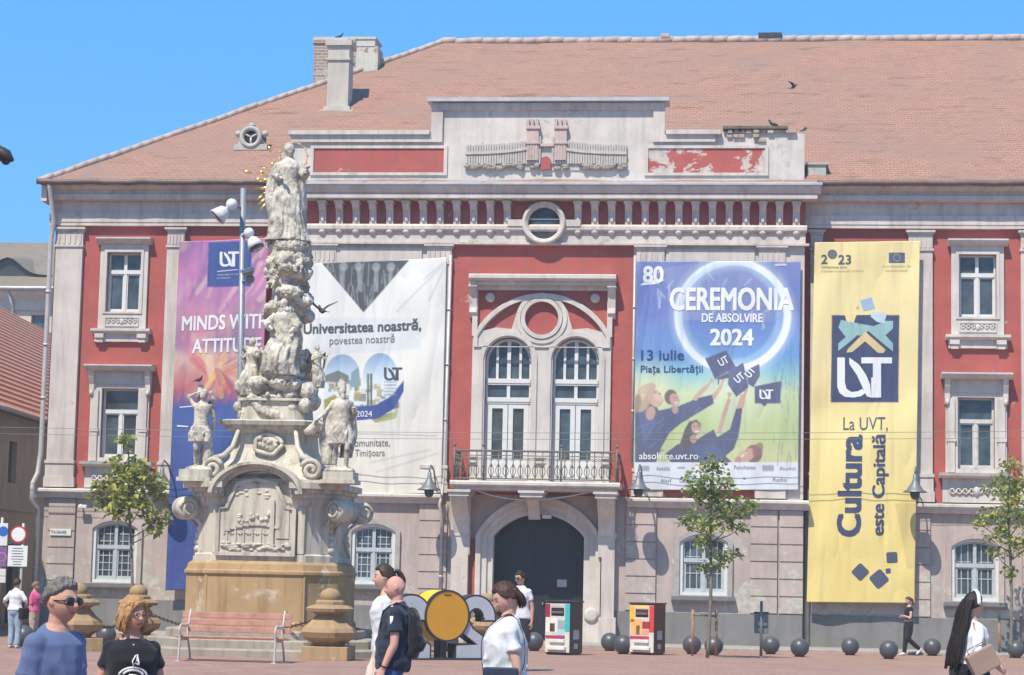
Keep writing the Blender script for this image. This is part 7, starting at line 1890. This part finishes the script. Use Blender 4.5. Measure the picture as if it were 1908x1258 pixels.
q = MB(); q.box((822-840)*kx, (834-840)*kx, .05, .3, .04, zc_-rz_*.9); q.build('support', m_iron, sg)

# floodlight pole behind the monument
pp = at(447, 1000, MY+4.6); zt_p = PZ(453, 351, pp.y); pole = thing('floodlight_pole', 'tall grey pole with white floodlights behind the stone column', 'lamp post', (pp.x, pp.y, ground_z(pp.y)))
gz = ground_z(pp.y); q = MB(); q.tube([(0, 0, 0), (PX(447, 800, pp.y)-pp.x, 0, PZ(447, 800, pp.y)-gz), (PX(453, 351, pp.y)-pp.x, 0, zt_p-gz)], [.085, .075, .062], 12); q.build('pole', plain('grey_galvanised', (.27, .28, .30), .5, .12, 4, .1, .4), pole)
m_flood = plain('white_floodlight', (.62, .62, .62), .4, .06, 6, .05); m_fl2 = plain('grey_floodlight', (.20, .21, .23), .4, .1, 6, .05)
def flood(b, e, mat, s=1.0):
    """ball joint at b, bell opening towards e (photo pixels)"""
    B_ = V3((PX(*b, pp.y-.3)-pp.x, -.3, PZ(*b, pp.y-.3)-gz)); E_ = V3((PX(*e, pp.y-.4)-pp.x, -.4, PZ(*e, pp.y-.4)-gz)); d = (E_-B_)
    q = MB(); q.ball(B_, .13*s, 14, 10); q.tube([B_, B_+d*.35], .05*s, 10); h_ = q.build('floodlight', mat, pole)
    q = MB(); q.tube([B_+d*.35, B_+d*.45, B_+d*.7, B_+d*1.0], [.07*s, .13*s, .17*s, .21*s], 18); q.build('lamp_head', mat, h_)
    q = MB(); q.tube([B_+d*.99, B_+d*1.02], .19*s, 18); q.build('lens', m_glass, h_)
    xp = PX(450, b[1], pp.y)-pp.x; q = MB(); q.tube([(xp, 0, B_.z-.03), B_], .03, 8); q.build('arm', m_fl2, h_)
flood((432, 381), (404, 405), m_flood); flood((464, 434), (478, 462), m_flood, .9); flood((466, 520), (461, 502), m_fl2, .8)

# bell lamps on the front
def wall_lamp(label, px_, py_, Y, s=1.0, tilt=0.0):
    p = at(px_, py_, Y-1.05); t = thing('wall_lamp', label, 'lamp', (p.x, Y, p.z), 0, 'bell shaped lamps on the building front'); z = 0
    q = MB(); q.lathe([(.025, .24), (.05, .22), (.06, .08), (.10, .0), (.17, -.10), (.21, -.17), (.32, -.235), (.32, -.25), (.20, -.20), (.08, -.05)], (0, -1.05, 0), 24); q.v = [v*1.0 for v in q.v]; q.build('shade', m_lamp, t)
    q = MB(); q.lathe([(.10, -.18), (.13, -.24), (.13, -.34), (.09, -.42), (.02, -.45)], (0, -1.05, 0), 16); q.build('globe', m_glass, t)
    q = MB(); q.tube([(0, -1.05, .22), (0, -1.05, .34), (.02, -.95, .42), (.05, -.6, .30), (.06, -.2, -.15), (.06, -.02, -.35)], .022, 8); q.tube([(.06, -.02, -.55), (.06, -.02, -.15)], .035, 8); q.tube([(.05, -.55, .25), (.06, -.25, .1), (.06, -.02, .1)], .014, 6); q.build('arm', m_lamp, t)
m_lamp = plain('grey_lamp_metal', (.17, .18, .19), .5, .15, 6, .1, .3)
wall_lamp('grey bell lamp under the left edge of the blue poster', 1190, 895, YC-.05)
wall_lamp('grey bell lamp at the right edge of the yellow banner', 1705, 900, 0)
wall_lamp('grey bell lamp at the lower left edge of the coloured banner', 302, 886, 0)
wall_lamp('grey bell lamp left of the balcony', 800, 896, YC-.05)

# wires, name plate, cameras, notice
for i, (a, b) in enumerate((((330, 800), (1990, 803)), ((330, 812), (1990, 815)))):
    A, B_ = at(*a, -1.4), at(*b, -1.4); A.x = XL-4; q = MB(); n = 30; q.tube([A.lerp(B_, j/n)-V3((0, 0, .25*4*(j/n)*(1-j/n)*.5)) for j in range(n+1)], .007, 5); q_ = q.build('overhead_cable', m_grey, None, origin=A)
    tag(q_, ('upper' if i == 0 else 'lower')+' thin overhead cable running across the whole front', 'cable', 'overhead cables')
A, B_ = at(868, 905, YC-1.0), at(1140, 907, YC-1.0); q = MB(); q.tube([A.lerp(B_, j/20)-V3((0, 0, .36*4*(j/20)*(1-j/20)*(1.3-j/20*.6))) for j in range(21)], .02, 6); tag(q.build('hanging_cable', m_pipe, None, origin=A), 'pale cable sagging under the balcony', 'cable')
p = at(113, 992, -.12); q = MB(); q.rbox(p.x-.30, p.x+.30, -.14, -.10, p.z-.09, p.z+.09, .008); o = q.build('street_plate', plain('white_enamel', (.66, .66, .64), .35, .05), None, origin=p); tag(o, 'small white street name plate on the left corner', 'sign')
cu = bpy.data.curves.new('t', 'FONT'); cu.body = 'P-ța Libertății'; cu.size = .13; to = bpy.data.objects.new('t', cu); COL.objects.link(to); dg = bpy.context.evaluated_depsgraph_get(); dg.update()
me = bpy.data.meshes.new_from_object(to.evaluated_get(dg)); bpy.data.objects.remove(to); me.transform(Matrix.Translation((-.26, -.03-.0, -.03)) @ Matrix.Rotation(math.pi/2, 4, 'X') @ Matrix.Scale(.6, 4, (1, 0, 0))); me.materials.clear(); me.materials.append(m_iron); link('lettering', me, o)
p = at(1047, 1087, .0); q = MB(); q.box(p.x-.13, p.x+.13, .0, .015, p.z-.10, p.z+.10); o = q.build('paper_notice', plain('grey_paper', (.40, .42, .46), .7, .1, 30), None, origin=p+V3((0, .0, 0))); tag(o, 'pale paper notice on the dark gate', 'notice')
for px_, py_, Y, lab in ((150, 944, -.1, 'small white security camera on the left corner of the building'), (1014, 963, YC, 'small white security camera over the gate')):
    p = at(px_, py_, Y-.1); t = thing('security_camera', lab, 'camera', (p.x, Y, p.z)); q = MB(); q.rbox(-.05, .20, -.2, -.08, -.05, .05, .02); q.build('housing', m_white, t); q = MB(); q.tube([(0, 0.02, .05), (0, -.12, .05), (0, -.13, .0)], .025, 8); q.build('mount', m_white, t)
# graffiti on the plinth
p = at(190, 1146, -.09); q = MB()
for pts in ([(-.36, -.16), (-.34, .16), (-.2, .16), (-.17, .05), (-.33, 0), (-.14, -.16)], [(0+.12*math.cos(t), .14*math.sin(t)) for t in np.linspace(0, 6.3, 14)], [(.3+.12*math.cos(t), .13*math.sin(t)) for t in np.linspace(0, 6.3, 14)], [(.5, -.14), (.52, .14)]):
    q.tube([(x, 0, z) for x, z in pts], [(.012, .03)]*len(pts), 6, side=(0, 1, 0))
o = q.build('graffiti', plain('pale_spray_paint', (.42, .41, .40), .8), None, origin=p); tag(o, 'pale spray painted letters on the grey plinth behind the blonde woman', 'graffiti')

# traffic signs at the far left
def disc(q, c, r, y0, y1, n=32): q.plate([(c[0]+r*math.cos(2*math.pi*i/n), c[1]+r*math.sin(2*math.pi*i/n)) for i in range(n)], [], y0, y1)
p = ground(34, 1190); s_ = scale_at(p); t = thing('traffic_sign', 'round white sign with red border above a white text plate on a pole', 'traffic sign', p); zz_ = lambda py: PZ(36, py, p.y)-p.z
q = MB(); q.tube([(0, 0, 0), (0, 0, zz_(975))], .032, 10); q.build('pole', m_pipe, t)
c = (PX(36, 996, p.y)-p.x, zz_(996)); r = 16.5/s_
q = MB(); disc(q, c, r, -.06, -.04); q.build('sign_plate', plain('sign_red', (.45, .03, .03), .4, .05), t); q = MB(); disc(q, c, r*.80, -.066, -.061); q.build('sign_face', plain('sign_white', (.72, .72, .72), .4, .05), t)
q = MB(); q.rbox(c[0]-19/s_, c[0]+19/s_, -.06, -.035, zz_(1056), zz_(1017), .012); q.build('text_plate', plain('plate_white', (.68, .70, .70), .4, .05), t)
q = MB(); rr = random.Random(3)
for i in range(7):
    z = zz_(1021+i*5); a = rr.uniform(8, 14)/s_; q.box(c[0]-a, c[0]+a, -.064, -.0605, z-.018, z-.004)
q.build('text_lines', m_iron, t)
p = ground(-6, 1188); t = thing('traffic_sign', 'stack of blue and white signs cut by the left edge', 'traffic sign', p); q = MB(); q.tube([(0, 0, 0), (0, 0, 2.9)], .032, 10); q.build('pole', m_pipe, t)
zz_ = lambda py: PZ(0, py, p.y)-p.z
for py0, py1, col, lab in ((975, 1017, (.66, .68, .70), 'white square plate'), (1020, 1056, (.22, .10, .25), 'purple plate'), (1060, 1073, (.62, .62, .62), None), (1074, 1086, (.62, .62, .62), None)):
    q = MB(); q.rbox(-.05, .17, -.06, -.035, zz_(py1), zz_(py0), .01); o = q.build('sign_plate', plain('plate', col, .4, .05), t)
q = MB(); disc(q, (.06, zz_(990)), .12, -.067, -.061); q.build('sign_face', plain('sign_blue', (.03, .12, .45), .4, .05), t)
q = MB(); q.plate([(.06+.12*math.cos(2*math.pi*i/24), zz_(1038)+.12*math.sin(2*math.pi*i/24)) for i in range(24)], [[(.06+.085*math.cos(2*math.pi*i/24), zz_(1038)+.085*math.sin(2*math.pi*i/24)) for i in range(24)]], -.067, -.061); q.build('sign_ring', plain('sign_violet', (.35, .2, .42), .4), t)

# ============================================================ young trees
m_bark = plain('thin_grey_bark', (.20, .165, .13), .9, .25, 10, .5)
def leafmat(name, c):
    t = NT(name); o = t.n('ShaderNodeNewGeometry'); f = t.n('ShaderNodeMapRange'); t.l(o.outputs['Random Per Island'], f.inputs[0])
    col = t.ramp(o.outputs['Random Per Island'], [(0, sc3(c, .55)), (.5, c), (.85, sc3((c[0]*1.35, c[1]*1.2, c[2]), 1.15)), (1, (c[0]*2.0, c[1]*1.25, c[2]*.9))])
    m_ = t.done(col, .55, None, 0, .3); tr = t.n('ShaderNodeBsdfTranslucent'); t.l(col, tr.inputs[0]); mx_ = t.n('ShaderNodeMixShader'); mx_.inputs[0].default_value = .38
    t.l(t.b.outputs[0], mx_.inputs[1]); t.l(tr.outputs[0], mx_.inputs[2]); t.l(mx_.outputs[0], t.out.inputs[0]); return m_
def tree(label, base_px, s_, trunk_top, blobs, seed, col, stakes=None, leaf=.075, n=1500):
    p = ground(*base_px); t = thing('young_tree', label, 'tree', p, 0, 'young trees on the square'); rr = random.Random(seed); S_ = scale_at(p)
    W_ = lambda px_, py_, dy=0: V3((PX(px_, py_, p.y)-p.x, dy, PZ(px_, py_, p.y)-p.z))
    top = W_(*trunk_top); q = MB()
    tr = [V3((0, 0, 0)), top*.35+V3((.03, 0, 0)), top*.7+V3((-.03, .02, 0)), top]; sp_, r_ = smooth_path(tr, [.042, .036, .026, .008], 5); q.tube(sp_, r_, 8)
    cs = []
    for (bx, by, br) in blobs:
        c = W_(bx, by, rr.uniform(-.35, .35)); cs.append((c, br/S_)); st = top*max(.35, min(.92, (c.z-br/S_*.9-.25)/top.z)); mid = st.lerp(c, .55)+V3((0, 0, -.06))
        q.tube([st, mid, c, c+V3((0, 0, br/S_*.5))], [.016, .012, .007, .003], 6)
        for j in range(5): d = V3((rr.gauss(0, 1), rr.gauss(0, 1), rr.gauss(0, .8))).normalized()*br/S_*.9; q.tube([mid.lerp(c, .6), c+d*.5+V3((0, 0, .03)), c+d], [.006, .004, .002], 4)
    q.build('trunk', m_bark, t)
    q = MB(); tot = sum(r**2 for _, r in cs)
    for c, r in cs:
        for i in range(int(n*r*r/tot)):
            d = V3((rr.gauss(0, 1), rr.gauss(0, 1), rr.gauss(0, 1))).normalized()*r*(rr.random()**.55)*1.35; d.z *= .85
            o = c+d; a = rr.uniform(0, 6.28); f = V3((math.cos(a), math.sin(a), rr.uniform(-1.3, .15))).normalized(); w = f.cross(V3((rr.gauss(0, .6), rr.gauss(0, .6), 1))).normalized(); L = leaf*rr.uniform(.7, 1.35); b = w*L*.36; up = w.cross(f)*L*.12
            q.add([o, o+f*L*.4+b+up, o+f*L, o+f*L*.4-b+up, o+f*L*.45-up*.3], [(0, 4, 1), (1, 4, 2), (2, 4, 3), (3, 4, 0)])
    q.build('crown', leafmat('young_leaves', col), t)
    if stakes:
        st = plain('new_wood_stake', (.34, .19, .11), .8, .2, 8, .3)
        for sx, yy in stakes:
            q = MB(); b = ground(sx, yy)-p; b.z = 0; h_ = 1.05; q.tube([b, b+V3((0, 0, h_))], .032, 8); q.build('stake', st, t)
        a = ground(*stakes[0])-p; b = ground(*stakes[-1])-p; q = MB(); q.tube([a+V3((0, -.03, .95)), b+V3((0, -.03, .92))], .022, 6); q.build('stake_rail', m_bark, t)
    return t
tree('young tree with thin trunk in front of the left ground floor window', (246, 1196), 70, (240, 815), [(238, 820, 15), (225, 868, 26), (262, 880, 26), (205, 905, 24), (245, 915, 28), (280, 905, 24), (185, 930, 18), (230, 945, 22), (292, 965, 22), (268, 940, 20), (178, 905, 14), (290, 985, 12)], 3, (.28, .33, .09), None, .155, 1150)
tree('young staked tree in front of the window right of the gate', (1318, 1226), 82, (1330, 850), [(1328, 868, 24), (1305, 895, 26), (1345, 900, 22), (1320, 925, 28), (1345, 945, 26), (1290, 910, 18), (1385, 945, 22), (1400, 938, 12), (1290, 970, 20), (1270, 970, 10), (1318, 975, 24), (1360, 975, 18), (1385, 980, 10), (1310, 1010, 16), (1345, 1040, 20), (1370, 1030, 12), (1310, 1055, 14)], 5, (.25, .33, .10), [(1290, 1223), (1334, 1224)], .12, 1350)
tree('young staked tree at the right edge beside the last window', (1884, 1226), 76, (1880, 850), [(1882, 868, 18), (1862, 905, 24), (1895, 900, 20), (1880, 930, 26), (1848, 960, 22), (1905, 960, 24), (1870, 985, 22), (1825, 975, 14), (1890, 1015, 22), (1920, 1010, 20), (1858, 1030, 12), (1880, 1065, 14), (1840, 1000, 10)], 7, (.27, .35, .10), [(1862, 1222), (1903, 1224)], .125, 1250)

# ============================================================ pigeons
m_pig = plain('pigeon_grey', (.05, .053, .065), .6, .3, 30, .1)
def pigeon(label, p, rz, fly=False, s=1.0):
    t = thing('pigeon', label, 'pigeon', p, rz, 'pigeons'); q = MB(Matrix.Scale(s, 4))
    q.tube([(0, .17, .10), (0, .10, .115), (0, .02, .12), (0, -.07, .15), (0, -.11, .20), (0, -.125, .235)], [(.012, .03), (.035, .035), (.06, .055), (.05, .048), (.03, .028), (.028, .026)], 12, side=(0, 0, 1)); q.ball((0, -.135, .245), (.027, .032, .028), 10, 7); q.tube([(0, -.16, .242), (0, -.185, .232)], [.009, .002], 6)
    q.tube([(0, .15, .10), (0, .30, .075)], [(.014, .028), (.006, .045)], 8, side=(0, 0, 1))
    if not fly:
        for k in (-1, 1): q.tube([(k*.025, 0, .08), (k*.025, .0, 0)], .006, 5)
    me = remesh(q, .010, 2); me.name = 'body'; me.materials.append(m_pig); link('body', me, t)
    q = MB(Matrix.Scale(s, 4))
    for k in (-1, 1):
        if fly: pts = [(k*.03, -.04, .15), (k*.18, -.06, .26), (k*.36, .06, .36)]; r = [(.012, .07), (.010, .085), (.004, .02)]
        else: pts = [(k*.052, -.06, .14), (k*.062, .04, .12), (k*.03, .18, .10)]; r = [(.01, .03), (.012, .04), (.004, .012)]
        q.tube(pts, r, 8, side=(0, 0, 1) if fly else (1, 0, 0))
    q.build('wing', m_pig, t)
pigeon('pigeon standing on the slim plastered chimney top', Vector((c0.x-.05, c0.y+.3, at(628, 79, c0.y).z+.16)), R_(80), False, .75)
pigeon('pigeon standing on the ragged end of the wide chimney', Vector((xb-.18, cy+.4, ztop-.05)), R_(60), False, .7)
pp_ = at(1440, 243, YP+.1); pigeon('pigeon perched on the weathered right parapet', Vector((pp_.x, YP+.15, zl_+.088)), R_(-60), False, .85)
pigeon('dark pigeon flying in front of the white banner', at(600, 590, -6), R_(-140), True, 1.15)
pigeon('small pigeon flying in front of the tiled roof', at(1478, 168, 2.0), R_(60), True, .62)
pigeon('pigeon perched on the head of the half naked statue', V3((mc.x+mx(372, 710, -1.2), mc.y-1.25, mc.z+mz(717, -1.2))), R_(60), False, .62)

# ============================================================ buildings at the left edge
m_tile2 = mk_roof('new_red_tiles', (.43, .13, .075), .34, .62)
def mk_ribroof():
    t = NT('ribbed_red_tiles'); s = t.n('ShaderNodeSeparateXYZ'); t.l(t.co, s.inputs[0])
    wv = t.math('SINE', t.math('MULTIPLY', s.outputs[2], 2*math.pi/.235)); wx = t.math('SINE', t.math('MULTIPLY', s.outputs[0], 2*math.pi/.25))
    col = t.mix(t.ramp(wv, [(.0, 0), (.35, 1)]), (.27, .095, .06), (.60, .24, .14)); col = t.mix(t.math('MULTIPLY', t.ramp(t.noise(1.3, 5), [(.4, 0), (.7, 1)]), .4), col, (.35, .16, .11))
    return t.done(col, .8, t.bump(wx, .3, .02, t.bump(wv, .8, .04)), 0, .25)
m_rib = mk_ribroof()
m_shadewall = stucco('dull_grey_render', (.56, .51, .45), (.28, .25, .22), (.40, .36, .31), .66, .4)
P1 = CAM + ray(0, 760)*62.7; P2 = CAM + ray(85, 785)*68.7; UH = V3((P2.x-P1.x, P2.y-P1.y, 0)).normalized(); NH = V3((UH.y, -UH.x, 0))
zE = (P1.z+P2.z)/2
def proj(p):
    d = ROT.transposed() @ (p-CAM); return IW/2+FPX*d.x/-d.z, IH/2-FPX*d.y/-d.z
best = None        # depth of the roof behind the eaves, from where the ridge shows
for s_ in np.linspace(0, 40, 81):
    for w_ in np.linspace(2, 12, 81):
        x_, y_ = proj(V3((P1.x, P1.y, zE)) + UH*s_ - NH*w_ + V3((0, 0, w_*.9))); e_ = (x_-0)**2+(y_-572)**2
        if best is None or e_ < best[0]: best = (e_, s_, w_)
WR = best[2]
o_ = V3((P1.x, P1.y, 0)); MH = Matrix(((UH.x, -NH.x, 0), (UH.y, -NH.y, 0), (0, 0, 1)))     # local x along the eaves, y into the house
hs = thing('low_house', 'low grey house with ribbed red tile roof along the side street at the left edge', 'house', o_, math.atan2(UH.y, UH.x))
LH = lambda px_, py_: (lambda p: ((p-o_).dot(UH), (p-o_).z))((lambda d: CAM + d*((o_-CAM).dot(NH)/d.dot(NH)))(ray(px_, py_)))
a0_, a1_ = -14.0, 41.0
wl_ = [LH(14, 900)[0], LH(29, 900)[0], LH(20, 900)[1], LH(20, 822)[1]]; dl_ = [LH(11, 1100)[0], LH(33, 1100)[0], 0.05, LH(20, 1014)[1]]
q = MB(); q.plate([(a0_, -.3), (a1_, -.3), (a1_, zE), (a0_, zE)], [[(wl_[0], wl_[2]), (wl_[1], wl_[2]), (wl_[1], wl_[3]), (wl_[0], wl_[3])], [(dl_[0], dl_[2]), (dl_[1], dl_[2]), (dl_[1], dl_[3]), (dl_[0], dl_[3])]], 0, .4); q.box(a0_, a0_+.3, .4, 2*WR, -.3, zE); q.box(a1_-.3, a1_, .4, 2*WR, -.3, zE); q.build('wall', m_shadewall, hs)
q = MB(); e_ = .45; q.add([(a0_, -e_, zE-e_*.9+.3), (a1_, -e_, zE-e_*.9+.3), (a1_, WR, zE+WR*.9), (a0_, WR, zE+WR*.9), (a1_, 2*WR+e_, zE-.1), (a0_, 2*WR+e_, zE-.1)], [(0, 1, 2, 3), (3, 2, 4, 5), (1, 4, 2), (0, 3, 5)]); q.add([(a0_, -e_, zE-.12), (a1_, -e_, zE-.12), (a1_, 2*WR+e_, zE-.14), (a0_, 2*WR+e_, zE-.14)], [(3, 2, 1, 0)]); q.build('roof', m_rib, hs)
q = MB(); q.tube([(a0_, -e_-.05, zE-.12), (a1_, -e_-.05, zE-.12)], .08, 8); q.build('gutter', m_pipe, hs)
q = MB(); q.box(wl_[0], wl_[1], .15, .2, wl_[2], wl_[3]); q.build('window', m_glass, hs)
q = MB(); q.box(dl_[0], dl_[1], .2, .25, dl_[2], dl_[3]); q.build('door', m_door, hs)
q = MB(); zb_ = LH(20, 948)[1]; q.box(a0_, a1_, -.06, 0, zb_-.05, zb_+.05); q.build('string_course', m_shadewall, hs)
# taller house further back
YF = 50.0
ff = thing('far_house', 'cream house with brown tiled roof and eyebrow dormer behind the low house', 'house', (at(40, 600, YF).x, YF, 0)); o_ = Vector(ff.location)
zE2 = at(40, 540, YF).z; zR2 = at(40, 452, YF+7).z; x0_ = at(-260, 600, YF).x; x1_ = at(95, 600, YF).x+6
wx0, wx1, wz0, wz1 = PX(58, 600, YF), PX(92, 600, YF), PZ(60, 640, YF), PZ(60, 587, YF)
q = MB(); q.plate([(x0_, 0), (x1_, 0), (x1_, zE2), (x0_, zE2)], [[(wx0, wz0), (wx1, wz0), (wx1, wz1), (wx0, wz1)]], YF, YF+.4); q.box(x1_-.3, x1_, YF+.4, YF+14, 0, zE2); q.build('wall', stucco('cream_render', (.60, .53, .43), (.35, .3, .25), None, .6, .4), ff).location = -o_
q = MB(); q.prof([(YF, zE2-1.1), (YF-.15, zE2-1.1), (YF-.2, zE2-.6), (YF-.6, zE2-.2), (YF-.6, zE2), (YF, zE2)], x0_, x1_); q.build('cornice', m_shadewall, ff).location = -o_
q = MB(); q.box(wx0, wx1, YF+.2, YF+.24, wz0, wz1); q.build('window', m_glass, ff).location = -o_
m_old = mk_roof('old_brown_tiles', (.27, .20, .15), .17, .5)
q = MB(); q.add([(x0_, YF-.7, zE2-.02), (x1_+.5, YF-.7, zE2-.02), (x1_-6.0, YF+7, zR2), (x0_, YF+7, zR2), (x1_+.5, YF+14, zE2-.02)], [(0, 1, 2, 3), (1, 4, 2)]); q.add([(x0_, YF-.7, zE2-.06), (x1_+.5, YF-.7, zE2-.06), (x1_+.5, YF+14, zE2-.06), (x0_, YF+14, zE2-.06)], [(3, 2, 1, 0)]); rf = q.build('roof', m_old, ff); rf.location = -o_
dc = at(20, 503, YF+1.6); w_ = 2.0; q = MB()
n = 16; arc = [(dc.x-w_*1.2+2.4*w_*i/n, dc.z-.35+.95*math.exp(-((i/n-.5)/.2)**2)) for i in range(n+1)]
vs = [(x, YF+1.0, z) for x, z in arc]+[(x, YF+4.5, z+.5) for x, z in arc]; q.add(vs, [(i, i+1, i+n+2, i+n+1) for i in range(n)], True); q.build('dormer', m_old, rf)
q = MB(); q.plate([(x, z-.06) for x, z in arc], [], YF+1.25, YF+1.3); q.build('dormer_window', m_iron, rf)
q = MB(); q.tube([(x0_, YF-.75, zE2), (x1_+.5, YF-.75, zE2)], .10, 8); xx = PX(20, 560, YF); q.tube([(xx, YF-.7, zE2), (xx+.2, YF-.2, zE2-.9), (xx+.2, YF-.12, 0)], .08, 8); q.build('gutter', m_zinc, ff).location = -o_
# carved eave end of a nearer house, just inside the frame
YN = -33.0; e1 = at(26, 287, YN); nh = thing('corner_house', 'dark carved eave end of a nearer house poking in at the left edge', 'house', (e1.x-4.2, YN, 0)); o_ = Vector(nh.location)
q = MB(); q.box(e1.x-6.0, e1.x-.75, YN-7, YN-.4, 0, e1.z-.12); q.build('wall', m_shadewall, nh).location = -o_
q = MB(); q.prof([(YN, e1.z-.1), (YN+.02, e1.z+.03), (YN-.1, e1.z+.08), (YN-3.6, e1.z+2.2), (YN-7.3, e1.z+.08), (YN-7.4, e1.z+.03), (YN-7.3, e1.z-.1)], e1.x-6.0, e1.x-.22); q.build('roof', m_iron, nh).location = -o_
q = MB(); q.tube([(e1.x-.5, YN, e1.z-.04), (e1.x-.22, YN, e1.z+.02), (e1.x-.08, YN-.02, e1.z-.03), (e1.x, YN-.02, e1.z-.09)], [.10, .11, .08, .02], 10); q.tube([(e1.x-.3, YN, e1.z+.05), (e1.x-.24, YN, e1.z+.16), (e1.x-.2, YN, e1.z+.12)], [.05, .03, .015], 8); q.ball((e1.x-.1, YN, e1.z-.08), .06, 10, 7); q.build('eave_finial', m_iron, nh).location = -o_
# ============================================================ thin haze volume added to lift the shadows
q = MB(); q.box(-260, 260, -300, 240, -1.3, 45)
hz = q.build('haze', None, None, kind='stuff')
hm = bpy.data.materials.new('haze'); hm.use_nodes = True; hm.node_tree.nodes.clear()
ho = hm.node_tree.nodes.new('ShaderNodeOutputMaterial'); hv = hm.node_tree.nodes.new('ShaderNodeVolumePrincipled')
hv.inputs['Color'].default_value = (1, .99, .96, 1); hv.inputs['Density'].default_value = .0012; hv.inputs['Anisotropy'].default_value = .2
hm.node_tree.links.new(hv.outputs[0], ho.inputs['Volume']); hz.data.materials.append(hm)
